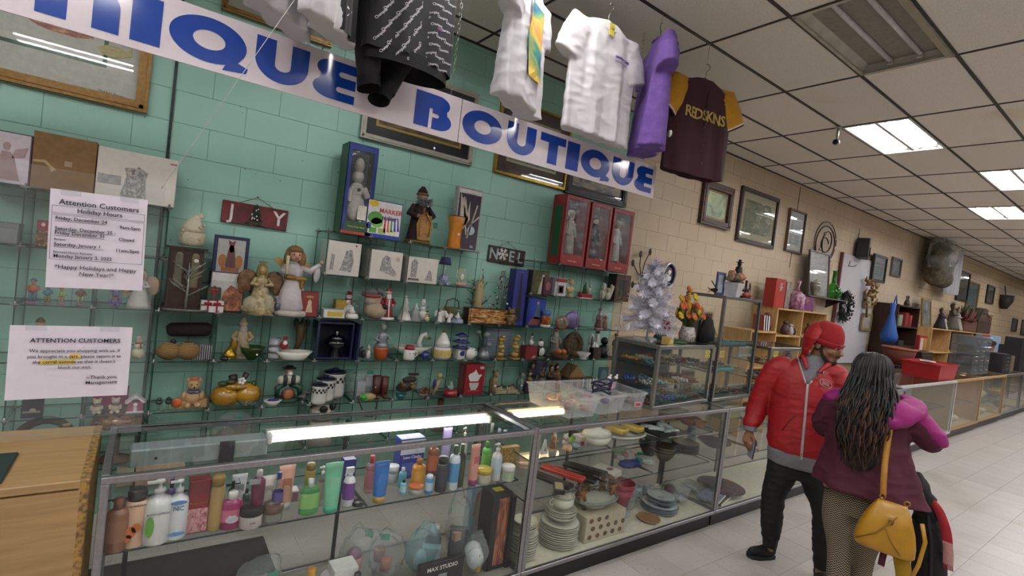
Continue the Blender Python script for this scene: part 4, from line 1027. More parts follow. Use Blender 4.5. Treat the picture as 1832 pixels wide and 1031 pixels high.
# --- red doll boxes
REDB=M('#8c1c22',.4)
for i,(a,b,hp,lab,dm)in enumerate(((1000,1043,124,'red window box with a cream gowned doll and green side panel','#b7ae9d'),(1046,1083,117,'red window box with a dark coated doll, middle of three','#2a2430'),(1086,1122,112,'red window box with a white skirted doll, beside the dark chest','#cfcbc6'))):
    t=CB(lab,a,b,5,hp,.19,REDB,REDB,Y=3.70,win=(.1,.15,.9,.94),inside=M('#3b3432',.7))
    m=M(dm,.8)
    MB().lathe([(.06,.12),(.05,.25),(.035,.36),(.045,.42),(.02,.47)],(0,.08,0),12).tube([(-.035,.08,.43),(-.06,.06,.32),(-.03,.03,.3)],.016).tube([(.035,.08,.43),(.06,.06,.32),(.03,.03,.3)],.016).build('doll',m,t)
    MB().ball((0,.075,.5),(.03,.032,.038)).build('doll_head',M('#b39a84',.5),t);MB().ball((0,.085,.525),(.04,.04,.035)).build('doll_hat',m if i!=1 else M('#4b4038',.9),t)
    text('Holiday Figure',.02,M('#d5b48c',.5),t,(0,-.0035,.045),bold=.008)
    MB().prism(oval(0,.095,.045,.022),-.002,0).build('front_scallop',REDB,t)
    if i==0:
        MB().box((-(Xat(b,3.7,1.96)-Xat(a,3.7,1.96))/2-.001,.1,.33),(.002,.12,.5)).build('side_print',M('#1f4f2f',.4),t)
# --- sketch boxes
for pa,pb,hp,lab,mk in((582,641,60,'white box sketched with an armchair and small statue',[(SK,[(.4,.15),(.75,.12),(.8,.45),(.72,.8),(.55,.75),(.5,.5)]),(SK,[(.1,.15),(.2,.15),(.22,.6),(.12,.62)]),(M('#4b302e',.6),oval(.84,.92,.025,.03))]),
                            (660,716,51,'white box sketched with children on a sled',[(SK,[(.3,.3),(.8,.12),(.85,.25),(.65,.5),(.6,.8),(.45,.85),(.35,.7)]),(M('#c39a96',.6),oval(.85,.75,.06,.08))]),
                            (726,780,45,'white box sketched with a tall toy house and dolls',[(SK,[(.12,.2),(.3,.2),(.32,.8),(.22,.95),(.12,.8)]),(SK,[(.6,.12),(.85,.1),(.78,.5),(.72,.55)]),(M('#5d5a59',.6),R4(.05,.08,.4,.16))])):
    CB(lab,pa,pb,4,hp,.19,BOXW,None,Y=3.69,marks=mk)
S('table_lamp','tiny lamp with navy shade over a blue and white base','lamp',790,4,50,[('shade',M('#20284d',.6),[('l',[(.23,.72),(.16,1.0),(.14,1.0),(.2,.73)])]),('stem',CERW,[('c',(0,0,.3),(0,0,.85),.03,.02)]),('base',pict(['#c9ccd2','#4a5a86','#d6d6d8'],8,2,.3),[('e',(0,0,.2),(.2,.17,.2)),('e',(-.13,-.05,.08),.1),('e',(.14,-.04,.08),.1)])],Y=3.74)
S('glass_figurine','iridescent glass peacock figurine on a pink base','figurine',824,4,34,[('fan',glassmat('iris',(.85,.92,.86),1.6,.1,.25,(.75,.8,.7)),[('e',(0,.05,.62),(.38,.06,.38))]),('body',M('#c9c4ae',.2),[('e',(0,-.03,.5),(.14,.12,.2))]),('base',M('#b58f83',.4),[('e',(0,0,.12),(.4,.2,.13))])],Y=3.76)
# --- level 3, left bay
for px,h,c1,c2,lab in((57,44,'#a5562c','#5b6c8a','clown in orange coat'),(84,34,'#4b7a92','#8a7a3a','clown in teal coat'),(108,30,'#8a9a5a','#b08a5a','clown in pale green coat'),(143,36,'#6b4030','#8f9a6a','elf in brown cap')):
    S('clown_figurine',lab+' on a round base under the hours notice','figurine',px,3,h,P_fig(M(c1,.4),M(c2,.4),M('#8a3a2a',.6),base=M('#9c6a8a',.4),hat=M(c2,.5)),Y=3.74)
S('cloth_doll','purple dressed doll lying behind the notices','doll',205,3,30,P_bear(M('#6a5a86',.7),M('#a5706a',.6)),Y=3.74)
S('angel_figurine','small white lace angel beside the expansion joint','figurine',238,3,44,P_angel(M('#c4bfb4',.7),M('#b7b29a',.6),M('#c9bfae',.6)),Y=3.76)
S('angel_figurine','taller white lace angel with peach wings','figurine',264,3,72,P_angel(M('#bdb9b1',.8),M('#b0917a',.6),M('#c4b79a',.6)),Y=3.72)
# --- level 3, second bay
t=S('wooden_cabinet','dark wooden clock case with two arched glass windows','cabinet',325,3,112,[('body',WALNUT,[('b',(0,.2,.5),(.46,.4,.94)),('b',(0,.2,.025),(.54,.46,.05))]),('cornice',WALNUT,[('b',(0,.2,.985),(.56,.48,.03))]),
    ('window',M('#6f6a5c',.2),[('b',(-.1,-.004,.62),(.1,.012,.5)),('e',(-.1,-.004,.87),(.05,.006,.05))]),('window',M('#7a7154',.2),[('b',(.12,-.004,.62),(.1,.012,.5)),('e',(.12,-.004,.87),(.05,.006,.05))]),('clock_face',WHITE,[('e',(.13,-.012,.8),(.035,.01,.03))]),('drawer',M('#3a231b',.4),[('B',(0,-.005,.2),(.36,.02,.2))])],Y=3.73)
S('lidded_jar','cream ceramic jar heaped with sculpted flowers on the clock case','jar',330,3,60,[('pot',M('#c2b79d',.5,bump=.8,scale=60),[('l',[(.26,0),(.33,.1),(.34,.4),(.3,.42)])]),('lid',M('#c9bfa6',.5,bump=.8,scale=60),[('l',[(.33,.42),(.3,.55),(.2,.75),(.05,.85)]),('e',(.08,0,.8),(.12,.12,.14)),('e',(.16,0,.92),(.1,.08,.09))]),('flower',M('#b8ad8f',.5),[('e',(.28*math.cos(a*.9),-.2*abs(math.sin(a*1.3))-.08,.15+.07*a),.05)for a in range(8)])],Y=3.78,dz=.402)
t=S('wire_tree','bare silver wire tree on a round pewter dish','ornament',318,3,88,[('dish',M('#8f8c86',.3,.8),[('l',[(.0,.0),(.35,.0),(.42,.05),(.4,.06),(.3,.03),(0,.03)],(0,0,0),1,.5)]),('trunk',M('#a5a29d',.4,.6),[('t',[(0,0,.02),(.01,0,.5),(0,0,1.0)],[.03,.02,.008])])],Y=3.665)
b=MB();rn=random.Random(2);hh=88*mpp(t.location)
for i in range(16):
    a=rn.uniform(0,6.28);z0=rn.uniform(.3,.85)*hh;l=.09*(1.2-z0/hh)+.03
    p0=Vector((0,0,z0));p1=p0+Vector((math.cos(a)*l,math.sin(a)*l*.6,l*.6));b.tube([p0,p1],[.003,.0015],0,4)
    for k in range(3):
        q=p0.lerp(p1,.4+.25*k);a2=a+rn.uniform(-1,1);b.tube([q,q+Vector((math.cos(a2)*.03,math.sin(a2)*.02,.028))],.0013,0,3)
b.build('branches',M('#b0aea8',.4,.6),t)
t=CB('navy hinged box lid showing a santa and reindeer picture',371,434,3,70,.03,NAVY,M('#a9a9a2',.5),Y=3.80,margin=.022,marks=[(M('#5c3a3a',.5),[(.36,.2),(.64,.2),(.6,.6),(.55,.78),(.45,.78),(.4,.6)]),(M('#b5a894',.5),oval(.5,.68,.07,.1)),(M('#6d2e2e',.5),[(.42,.78),(.4,.9),(.5,.84),(.6,.9),(.58,.78)]),(M('#a06a3a',.5),oval(.27,.36,.12,.17)),(M('#a8713f',.5),oval(.73,.36,.12,.17)),(M('#9c5f35',.5),R4(.25,.1,.75,.2))])
t.location.z+=.235
t=CB('white packing tray with a brown printed front under the navy lid',371,432,3,70,.12,M('#332a30',.5),M('#c3bdb8',.6),Y=3.75,marks=[(pict(['#5b3a32','#93573c','#c08a58'],4),[(.3,.02),(.95,.02),(.95,.5),(.75,.62),(.6,.68),(.42,.5)]),(M('#d5d1cd',.5),R4(.05,.78,.95,.98))])
for k,(px,dz,c,r,lab)in enumerate(((370,0,M('#cbc5bd',.5),M('#7d1f2a',.4),'white present with a plain red ribbon under the green one'),(386,0,M('#d2ccc6',.5),M('#8a1e33',.4),'white present with a big crimson bow beside the packing tray'),(379,.085,M('#1d4028',.5),M('#7d1f2a',.4),'green present with a red flower bow on top of two others'))):
    S('gift_ornament',lab,'gift',px,3,26,[('box',c,[('B',(0,0,.4),(.8,.7,.8))]),('ribbon',r,[('b',(0,-.352,.4),(.12,.01,.8)),('b',(0,0,.805),(.12,.7,.012)),('b',(0,-.353,.5),(.8,.01,.1))]),('bow',r,[('e',(-.12,-.34,.62),(.14,.08,.1)),('e',(.12,-.34,.62),(.14,.08,.1)),('e',(0,-.3,.84),(.1,.1,.08))])],Y=3.69,dz=dz)
t=S('angel_figurine','ornate antique gold angel with spread copper wings on a rocky base','figurine',462,3,98,P_angel(M('#b3a27c',.5,bump=.8,scale=40,c2='#7d6b45'),M('#5c3f26',.5,c2='#7d5a32'),M('#8a7440',.5),M('#a8905a',.5))+[('base',M('#a99c80',.6,bump=1,scale=50),[('e',(0,0,.1),(.3,.18,.14)),('e',(-.14,-.06,.18),(.14,.12,.15)),('e',(.12,-.08,.2),(.13,.12,.17))]),('cloak',M('#3a2226',.8),[('e',(0,.1,.5),(.2,.08,.25))])],Y=3.70)
t=S('angel_doll','blonde angel doll in white satin holding a candle','doll',522,3,122,[('gown',M('#bdb3b4',.35,sheen=.5),[('l',[(.2,.08),(.22,.12),(.17,.35),(.1,.52),(.12,.6),(.13,.68),(.05,.76)],(0,0,0),1,1,11,.09)]),('stand',M('#b8b0aa',.4),[('l',[(.24,0),(.25,.05),(.22,.08)])]),('head',M('#c08f78',.45),[('e',(0,-.02,.87),(.085,.09,.095)),('e',(0,-.11,.86),.014),('e',(.04,-.09,.83),.02),('e',(-.04,-.09,.83),.02)]),
    ('hair',M('#7b5f36',.6,bump=.6,scale=70),[('e',(0,.04,.9),(.13,.11,.12)),('e',(-.1,.02,.82),(.05,.06,.12)),('e',(.1,.02,.82),(.06,.06,.12)),('e',(0,-.04,.955),(.1,.07,.05))]),('eye',M('#2b3a55',.2),[('e',(-.035,-.1,.885),.012),('e',(.035,-.1,.885),.012)]),('mouth',M('#a0474a',.4),[('e',(0,-.108,.83),(.018,.008,.006))]),
    ('arm',M('#c9c0c2',.4),[('t',[(.1,0,.7),(.22,-.05,.66),(.34,-.08,.78)],[.05,.055,.03])]),('sleeve_lace',M('#c9c3c4',.7),[('e',(.31,-.06,.64),(.05,.03,.13))]),('arm',M('#c9c0c2',.4),[('t',[(-.1,0,.7),(-.17,-.08,.62),(-.13,-.15,.66)],[.05,.05,.03])]),('hand',M('#c08f78',.45),[('e',(.35,-.09,.81),.03)]),('hand',M('#c08f78',.45),[('e',(-.13,-.16,.67),.025)]),
    ('candle',M('#d8cfae',.5),[('c',(-.13,-.17,.6),(-.13,-.17,.86),.022,.022)]),('wing',M('#a98a4a',.5),[('p',[(-.1,.62),(-.28,.78),(-.2,.82),(-.1,.76)],.06,.08)]),('wing',M('#a98a4a',.5),[('p',[(.1,.62),(.24,.72),(.2,.8),(.1,.76)],.06,.08)]),('sash',M('#8c6a24',.3,.3),[('o',(0,0,.54),.105,.03),('e',(-.05,-.13,.56),(.08,.02,.03)),('e',(.08,-.13,.54),(.09,.02,.035)),('e',(.1,-.13,.47),(.03,.015,.08))])],Y=3.73)
CB('dark red box with a framed tiered ornament',535,567,3,45,.05,M('#5d1a20',.45),M('#7d2a28',.45),Y=3.665,marks=[(M('#c3b590',.5),[(.3,.18),(.7,.18),(.62,.45),(.6,.62),(.5,.7),(.4,.62),(.38,.45)]),(M('#a58a4a',.4),R4(.3,.76,.7,.84))])
S('bird_figurine','slate grey long tailed bird beside the angel doll','figurine',496,3,38,P_bird(M('#4a4d55',.4),M('#8a8a8c',.4),M('#3a3030',.5)),Y=3.68,rz=-.7)
# --- level 3, middle bays
S('dish','long white dish with a yellow daisy band','dish',594,3,14,[('body',CERW,[('b',(0,0,.5),(2.6,1.6,.9))]),('band',pict(['#b8952f','#d2b548','#7a5520'],30,2),[('b',(.1,-.81,.5),(1.9,.02,.6))]),('rim',CERW,[('b',(0,0,1.0),(2.7,1.7,.12))])],Y=3.70)
CB('small gold patterned box behind the daisy dish',598,623,3,29,.06,M('#8f7526',.4),pict(['#7a6226','#c2a544','#5c3b22'],14,2),Y=3.80)
S('snow_globe','snow globe with a snowman on a white base','snow globe',629,3,32,P_globe(CERW,CERW),Y=3.70)
S('snowman_figurine','snowman with red cap behind the white snow globe','figurine',630,3,44,P_snowman(CERW,REDG,M('#7a2227',.5)),Y=3.82)
S('plush_toy','slumped santa plush with grey cap over a tan sack','toy',662,3,56,[('sack',M('#a48f78',.8),[('e',(.1,-.05,.26),(.38,.3,.27))]),('beard',M('#a89c8f',.95,bump=1,scale=50),[('e',(-.02,-.02,.6),(.3,.22,.2))]),('face',M('#b08a74',.6),[('e',(.04,-.17,.64),(.12,.07,.1))]),('cap',M('#5f5a5c',.8),[('e',(-.1,.02,.82),(.26,.2,.16)),('t',[(.1,0,.9),(.3,0,.86),(.34,-.02,.74)],[.1,.07,.04])]),('cap_edge',M('#8a4038',.8),[('o',(-.06,0,.74),.26,.05)]),('boot',BLACK,[('e',(.34,-.2,.42),(.1,.12,.1))])],Y=3.74)
S('santa_figurine','tall porcelain santa in red robe holding a lantern','figurine',690,3,57,P_santa(M('#7d1c22',.3),CERW)+[('base',CERW,[('l',[(.26,0),(.26,.06),(.2,.08)])])],Y=3.74)
S('ceramic_tree','white lace ceramic tree between the santa and the dividers','ornament',718,3,42,[('tiers',CERW,[('l',[(.3,0),(.28,.05),(.14,.4),(.2,.42),(.09,.7),(.13,.72),(.0,1.0)],(0,0,0),1,1,8,.1)]),('star',CERW,[('e',(0,0,.98),.05)])],Y=3.76)
S('ceramic_tree','smaller frosted white tree beside the white snow couple','ornament',742,3,30,[('tiers',M('#c6cac7',.5),[('l',[(.35,0),(.2,.4),(.26,.42),(.12,.7),(.17,.72),(.0,1.0)],(0,0,0),1,1,7,.12)]),('star',CERW,[('e',(0,0,.98),.05)])],Y=3.74)
S('snowman_figurine','white china snow couple with a tiny scarf','figurine',754,3,38,P_snowman(CERW,M('#9aa0a4',.4),CERW),Y=3.77)
S('snowman_figurine','cream snowman in a brown hat at the shelf edge','figurine',763,3,20,P_snowman(M('#cbbd8d',.4),M('#5b3328',.5),M('#4a2b22',.5)),Y=3.69)
for px,h,lab in((784,26,'white china choir figure with brown hair'),(803,20,'short white china choir figure'),(791,24,'white china choir figure with a red cap')):
    S('choir_figurine',lab,'figurine',px,3,h,P_angel(CERW,CERW,M('#6b4234' if '26'!=str(h)else '#4a3024',.5)),Y=3.72 if px!=791 else 3.78)
S('basket','olive wicker basket with a hooped handle','basket',810,3,40,[('body',M('#5c5a34',.8,bump=.8,scale=60),[('l',[(.3,0),(.36,.4),(.38,.6),(.34,.6),(.28,.1)])]),('handle',BRN,[('t',[(-.36,0,.55),(-.28,0,.9),(0,0,1.0),(.28,0,.9),(.36,0,.55)],.03)])],Y=3.84)
S('snow_globe','snow globe on a blue and white china base','snow globe',818,3,29,P_globe(pict(['#cfd0d2','#5a6a94','#d4d4d6'],8,3,.3),CERW),Y=3.70)
# village, candle tree, glass tree
t=CB('long brown box with a painted village scene',836,907,3,27,.1,M('#4a2c1f',.6),pict(['#3d2318','#8a4b26','#b78a4c','#c9b79a'],6,4),Y=3.72)
t=S('candle_tree','cream candle wound in black wire branches and leaves','candle holder',851,3,108,[('candle',M('#a8966a',.5),[('l',[(.1,0),(.09,.3),(.07,.62),(.03,.66)])]),('flame_tip',M('#c7a13f',.4),[('e',(.02,0,.68),(.02,.02,.05))])],Y=3.88)
b=MB();rn=random.Random(9)
for i in range(15):
    z0=rn.uniform(.2,.7)*.5;a=rn.uniform(0,6.28);l=rn.uniform(.06,.13)
    p=[Vector((0,0,z0)),Vector((math.cos(a)*l*.6,math.sin(a)*l*.4,z0+.05)),Vector((math.cos(a+.4)*l,math.sin(a+.4)*l*.5,z0+.07+rn.uniform(-.02,.06)))]
    b.tube(p,[.0045,.0035,.002],0,4)
    for k in range(2):b.tube([p[1],p[1]+Vector((rn.uniform(-.04,.04),rn.uniform(-.02,.02),rn.uniform(0,.05)))],.0022,0,3)
    b.ball(p[2],(.008,.004,.006),0,5,4)
b.build('branches',M('#22261f',.6),t)
t=S('ornament_tree','little tree built of clear and red glass baubles','ornament',888,3,96,[('trunk',M('#7a7f76',.3,.5),[('t',[(0,0,0),(0,0,.98)],.012)]),('foot',SILVER,[('l',[(.12,0),(.12,.02),(.02,.04)])])],Y=3.88)
rn=random.Random(3);hh=96*mpp(t.location)
for nm,mt,cnt in(('bauble',M('#59202a',.15,coat=.6),16),('bauble',M('#1d5a3c',.15,coat=.6),14),('bauble',CERW,18),('bauble',SILVER,14)):
    bme=MB().ball((0,0,0),.0105,0,8,5).mesh('bauble',mt)
    for i in range(cnt):
        z=rn.uniform(.14,.95);r=.27*(1-z)+.03;a=rn.uniform(0,6.28);link('bauble',bme,t,(r*math.cos(a)*hh,r*math.sin(a)*hh*.8,z*hh))
S('bear_figurine','brown bear figurine with a cream belly','figurine',912,3,34,P_bear(M('#6b5430',.5),M('#a8904a',.4)),Y=3.70)
t=CB('tall indigo window box holding a slim dark tree',919,941,3,100,.1,M('#23286b',.4),M('#2a2f7c',.4),Y=3.72,marks=[(M('#191514',.5),[(.3,.08),(.75,.08),(.62,.6),(.55,.93),(.45,.93),(.4,.6)]),(M('#5a4a9a',.5),oval(.5,.95,.15,.015))])
t=CB('navy nativity box with a painted holy family',940,972,3,50,.12,M('#1c2468',.4),pict(['#1c2878','#2a3a94','#3a4aa4'],3,3),Y=3.74,marks=[(M('#7d4a44',.5),[(.1,.04),(.9,.04),(.7,.3),(.45,.34),(.25,.25)]),(M('#4a5a6a',.5),[(.4,.25),(.75,.25),(.66,.75),(.52,.8),(.45,.6)]),(M('#c0a28c',.5),oval(.55,.82,.06,.07))])
t=CB('brown photo box with a white statue, standing on the nativity box',942,972,3,46,.1,M('#2e2019',.5),pict(['#2b241a','#4a4028','#5d6a30'],3,5),Y=3.76,marks=[(M('#c6c2b8',.5),[(.4,.1),(.85,.1),(.75,.55),(.68,.72),(.58,.72),(.5,.5)]),(M('#c6c2b8',.5),oval(.64,.78,.07,.08))])
t.location.z+=.285
S('candle','orange sunset candle jar with white base','candle',980,3,30,[('jar',pict(['#c9a23a','#b5562c','#7a2a2a'],3,2),[('l',[(.26,.15),(.27,.6),(.25,.68)])]),('base',WHITE,[('l',[(.3,0),(.3,.15)])]),('lid',M('#4a6aa0',.4),[('l',[(.27,.68),(.27,.95),(.2,1.0)])])],Y=3.70)
t=S('beaded_purse','lilac sequined half moon purse','purse',1022,3,32,[('body',M('#8f7aa8',.3,.3,.6,220,.6,'#5a4676'),[('e',(0,0,.42),(.62,.16,.5))]),('clasp',SILVER,[('t',[(-.55,0,.55),(0,0,.96),(.55,0,.55)],.03)])],Y=3.76)
S('potpourri_wreath','dried rosehip wreath in a clear bag','wreath',1004,3,22,[('wreath',M('#6b3526',.7,bump=1,scale=50,c2='#a0764a'),[('o',(0,0,.38),.42,.2,'Y')]),('bag',BAGM,[('e',(0,0,.5),(.75,.45,.5))])],Y=3.70)
S('santa_figurine','pair of red santas wrapped in a clear bag','figurine',1070,3,38,P_santa(M('#7a2c30',.5),M('#b9a49c',.6))+[('companion',M('#8a3a38',.5),[('l',[(.16,0),(.12,.3),(.05,.5)],(.4,0,0)),('e',(.4,0,.56),.1)]),('bag',BAGM,[('e',(.2,0,.52),(.55,.4,.56))])],Y=3.74)
# --- level 4 right
CB('maroon cocoa mug box beside the white mug box',976,990,4,31,.09,M('#4a1f2c',.5),Y=3.73,marks=[(M('#8a4a55',.5),oval(.5,.5,.3,.25))])
CB('white mug box with a red band and cut out window',991,1011,4,32,.09,M('#c5bfc4',.5),Y=3.72,marks=[(M('#8a2430',.5),R4(.0,.78,1,.98)),(M('#4a2226',.5),R4(.3,.15,.78,.6)),(M('#c9ad72',.4),R4(.4,.22,.68,.5))])
S('bust','cream cherub bust on a turned foot','figurine',1021,4,34,[('foot',TAN,[('l',[(.2,0),(.2,.05),(.08,.12),(.1,.2)])]),('chest',M('#bda678',.5),[('e',(0,0,.38),(.24,.15,.2)),('e',(-.2,0,.45),(.1,.1,.1)),('e',(.2,0,.45),(.1,.1,.1))]),('head',M('#c2ac80',.5),[('e',(0,-.02,.78),(.13,.14,.16)),('e',(0,-.16,.77),.025)]),('curls',M('#a88f5c',.5),[('e',(.1*math.cos(k),.02+.08*math.sin(k),.9),.06)for k in range(6)])],Y=3.74)
S('sleigh_ornament','red sleigh with a green tree and a white reindeer','ornament',1046,4,35,[('sleigh',REDG,[('b',(0,0,.14),(.75,.3,.2)),('e',(-.38,0,.2),(.1,.15,.13))]),('runner',WHITE,[('b',(0,0,.02),(.8,.34,.04))]),('tree',GRN,[('l',[(.14,.24),(.1,.5),(.0,.9)],(-.05,0,0))]),('reindeer',M('#b9aaa2',.5),[('e',(.24,0,.42),(.09,.08,.16)),('e',(.24,-.05,.66),(.07,.08,.09)),('t',[(.2,0,.72),(.14,0,.92)],.014),('t',[(.28,0,.72),(.34,0,.95)],.014)])],Y=3.73)
S('squirrel_figurine','pair of pale stone squirrels with curled tails','figurine',1080,4,33,[('squirrel',M('#b3aa98',.6),[('e',(-.18,0,.3),(.18,.15,.28)),('e',(-.24,-.06,.66),(.12,.13,.13)),('t',[(-.05,.05,.1),(.08,.08,.5),(-.08,.05,.85),(-.2,.04,.9)],[.1,.13,.12,.05])]),('squirrel',M('#b9b09d',.6),[('e',(.28,0,.26),(.18,.15,.24)),('e',(.2,-.06,.58),(.11,.12,.12)),('t',[(.42,.05,.1),(.55,.08,.5),(.62,.05,.8),(.5,.04,.86)],[.1,.13,.12,.05])])],Y=3.74)
CB('dark carved wooden chest frame at the end of the shelves',1098,1124,4,48,.12,M('#2a1b16',.5),pict(['#2a1a14','#4a3022','#6b4a32'],6,6),Y=3.80,marks=[(M('#3a2c26',.3),R4(.25,.2,.75,.8))])
# --- level 2 (shelf at 1.03 m)
ROPE=wave('#5c4424','#9a7a45',40,'Z',.8,.3,4,bump=.6)
S('snow_figurine','cream snow lady with red hearts behind the cart notice','figurine',246,2,42,P_snowman(M('#c9bfa6',.4),M('#8a2a30',.4),M('#b39a8a',.4)),Y=3.74)
S('santa_figurine','brown capped santa head peeping over the cart notice','figurine',66,2,76,P_santa(M('#4a3024',.6),M('#a8917a',.7),beard=M('#b59a80',.8)),Y=3.74)
S('rope_ball','tan twine ball with a dark knot next to the metal strip','ornament',297,2,33,[('ball',ROPE,[('e',(0,0,.48),(.6,.5,.48),16,12)]),('knot',BLACK,[('e',(.15,0,1.0),(.15,.12,.14))])],Y=3.71)
S('rope_ball','tan twine ball under the brown fur roll','ornament',335,2,33,[('ball',ROPE,[('e',(0,0,.48),(.58,.5,.48),16,12)]),('knot',BRN,[('e',(-.1,0,.98),(.12,.1,.08))])],Y=3.71)
S('fur_roll','rolled dark brown fur muff on a clear box','muff',342,2,60,[('roll',M('#2b1e1c',.95,bump=1,scale=60),[('t',[(-.6,0,.75),(-.5,0,.77),(.4,0,.8),(.52,0,.78)],[.12,.2,.21,.15])]),('box',CLEAR,[('b',(0,.05,.28),(1.1,.4,.55))])],Y=3.84)
t=S('knit_scarf','black knit scarf with white stripes folded on the shelf','scarf',366,2,36,[('fold',wave('#17151a','#9a9698',26,'X',.9,.06),[('B',(0,0,.35),(.5,.5,.7))]),('end',wave('#17151a','#9a9698',26,'X',.9,.06),[('B',(-.35,-.1,.15),(.5,.4,.3))])],Y=3.73)
S('santa_figurine','tall santa in ivory brocade robe with gold lining','figurine',430,2,72,P_santa(M('#a8997a',.5,c2='#8f7d5a'),M('#b8ab96',.9),beard=M('#a99f93',.95))+[('lining',M('#94732a',.3,.5),[('e',(-.17,-.05,.3),(.1,.12,.26))])],Y=3.78)
S('glass_bowl','green ruffled glass bowl in front of the ivory santa','bowl',449,2,25,[('bowl',glassmat('green_glass',(.25,.42,.12),1.2,.05,.3,(.08,.15,.04)),[('l',[(.25,0),(.3,.06),(.7,.6),(.82,.95),(.78,.97),(.62,.6),(.2,.12)],(0,0,0),1,1,9,.07)]),('price_dot',WHITE,[('e',(.25,-.62,.5),(.07,.03,.07))])],Y=3.70)
S('gold_ornament','gold glass pear ornament beside the green bowl','ornament',410,2,26,[('pear',M('#a08324',.2,.7),[('l',[(.0,0),(.42,.15),(.45,.4),(.25,.7),(.12,.92),(0,.95)])]),('stem',BRN,[('t',[(0,0,.92),(.05,0,1.05)],.04)])],Y=3.70)
S('sunglasses_case','small black oval case beside the gold pear','case',402,2,9,[('case',BLACK,[('e',(0,0,.5),(.9,.6,.5))]),('clasp',GOLD,[('e',(.7,-.35,.5),.2)])],Y=3.665)
S('glass_cluster','stack of frosted sugar candleholders by the santa dish','candle holder',488,2,40,[('tier',M('#a9abad',.35),[('l',[(.3,.3*k),(.32,.3*k+.1),(.22,.3*k+.28)])for k in range(3)]),('drip',M('#6b6d74',.4),[('e',(.2*math.cos(k*1.3),.2*math.sin(k*1.3),.15*k+.1),.09)for k in range(6)])],Y=3.76)
S('santa_dish','white oblong dish with a small red santa sitting at one end','dish',528,2,42,[('dish',CHINA,[('l',[(.45,0),(.5,.06),(.75,.36),(.7,.36),(.42,.1)],(.1,0,0),1,.55)]),('santa',M('#8a2026',.35),[('e',(-.35,-.05,.62),(.17,.15,.2)),('e',(-.33,-.05,.92),(.1,.1,.08))]),('santa_beard',CERW,[('e',(-.33,-.15,.72),(.1,.07,.1))])],Y=3.71)
S('cornucopia','brown resin horn with leafy top','vase',533,2,66,[('horn',M('#5b4a30',.5,bump=.6),[('t',[(-.15,0,.05),(-.02,0,.3),(.02,0,.65),(0,0,.9)],[.04,.08,.13,.17])]),('leaf',M('#33382a',.6),[('e',(.16*math.cos(k*1.25),.1*math.sin(k*1.25),.9),(.06,.06,.12))for k in range(5)])],Y=3.84)
t=CB('open navy presentation box with a dark lining',568,634,2,68,.14,NAVY,NAVY,Y=3.70,win=(.06,.06,.94,.94),inside=M('#15161f',.7))
for ch in list(t.children):
    if ch.name.startswith('window'):bpy.data.objects.remove(ch)
MB().bbox((.155,.04,.14),(.012,.2,.27),.003).build('lid_flap',NAVY,t)
S('urn','glossy black lidded urn standing in the navy box','urn',598,2,50,[('body',M('#0b0c14',.08,coat=.8),[('l',[(.22,0),(.24,.08),(.18,.3),(.2,.36),(.42,.52),(.4,.62),(.2,.72)])]),('lid',M('#0b0c14',.08,coat=.8),[('l',[(.34,.66),(.22,.8),(.06,.86),(.1,.94),(0,1.0)])])],Y=3.745,dz=.005)
S('squirrel_figurine','black and white squirrel pair by the flower pot','figurine',655,2,28,[('squirrel',M('#c9c2b3',.4),[('e',(.1,0,.3),(.17,.15,.3)),('e',(.08,-.06,.72),(.11,.12,.14)),('t',[(.05,-.1,.8),(.04,-.1,.95)],.03)]),('squirrel',M('#23262b',.4),[('e',(-.2,.04,.3),(.17,.15,.28)),('t',[(-.36,.06,.1),(-.46,.08,.5),(-.3,.05,.8)],[.09,.12,.07])])],Y=3.72)
S('girl_figurine','grey silver girl figurine standing in an orange pot','figurine',680,2,66,P_fig(M('#8e9094',.3,.4),M('#94969a',.3,.4),M('#7d7a78',.4),M('#a8a6a4',.3,.3))[2:]+[('pot',M('#b4562a',.4),[('l',[(.17,0),(.2,.28),(.21,.32),(.18,.32),(.15,.05)])]),('skirt',M('#8e9094',.3,.4),[('l',[(.2,.3),(.16,.42),(.1,.5)])])],Y=3.73)
S('goose_dish','white swan dish with a green leafed neck','dish',738,2,44,[('bowl',CHINA,[('l',[(.3,0),(.4,.05),(.75,.35),(.7,.36),(.35,.1)],(-.25,0,.1),1.2,.6)]),('neck',CERW,[('t',[(.1,0,.35),(.02,0,.6),(.1,-.02,.88),(.26,-.04,.95),(.32,-.05,.82)],[.14,.1,.1,.1,.06])]),('leaf',M('#2d5a3a',.4),[('e',(.42,-.04,.78),(.13,.04,.06))]),('beak',ORANGE,[('c',(.32,-.05,.82),(.34,-.06,.68),.04,.01)])],Y=3.80)
S('santa_mug','small santa mug with a red cap in front of the swan dish','mug',731,2,26,[('mug',CERW,[('l',[(.36,0),(.4,.1),(.38,.72),(.34,.72),(.32,.1)])]),('cap',REDG,[('l',[(.37,.7),(.3,.95),(.22,1.0)])]),('handle',CERW,[('o',(.42,0,.38),.18,.05,'Y')]),('eye',BLACK,[('e',(-.12,-.38,.5),.04),('e',(.12,-.38,.5),.04)])],Y=3.69)
S('glass_ball','dark blue glass paperweight ball','ball',760,2,16,[('ball',M('#1d2a66',.15,coat=.6),[('e',(0,0,.5),.5,14,10)]),('foot',M('#1d2a66',.2),[('l',[(.25,0),(.2,.06)])])],Y=3.69)
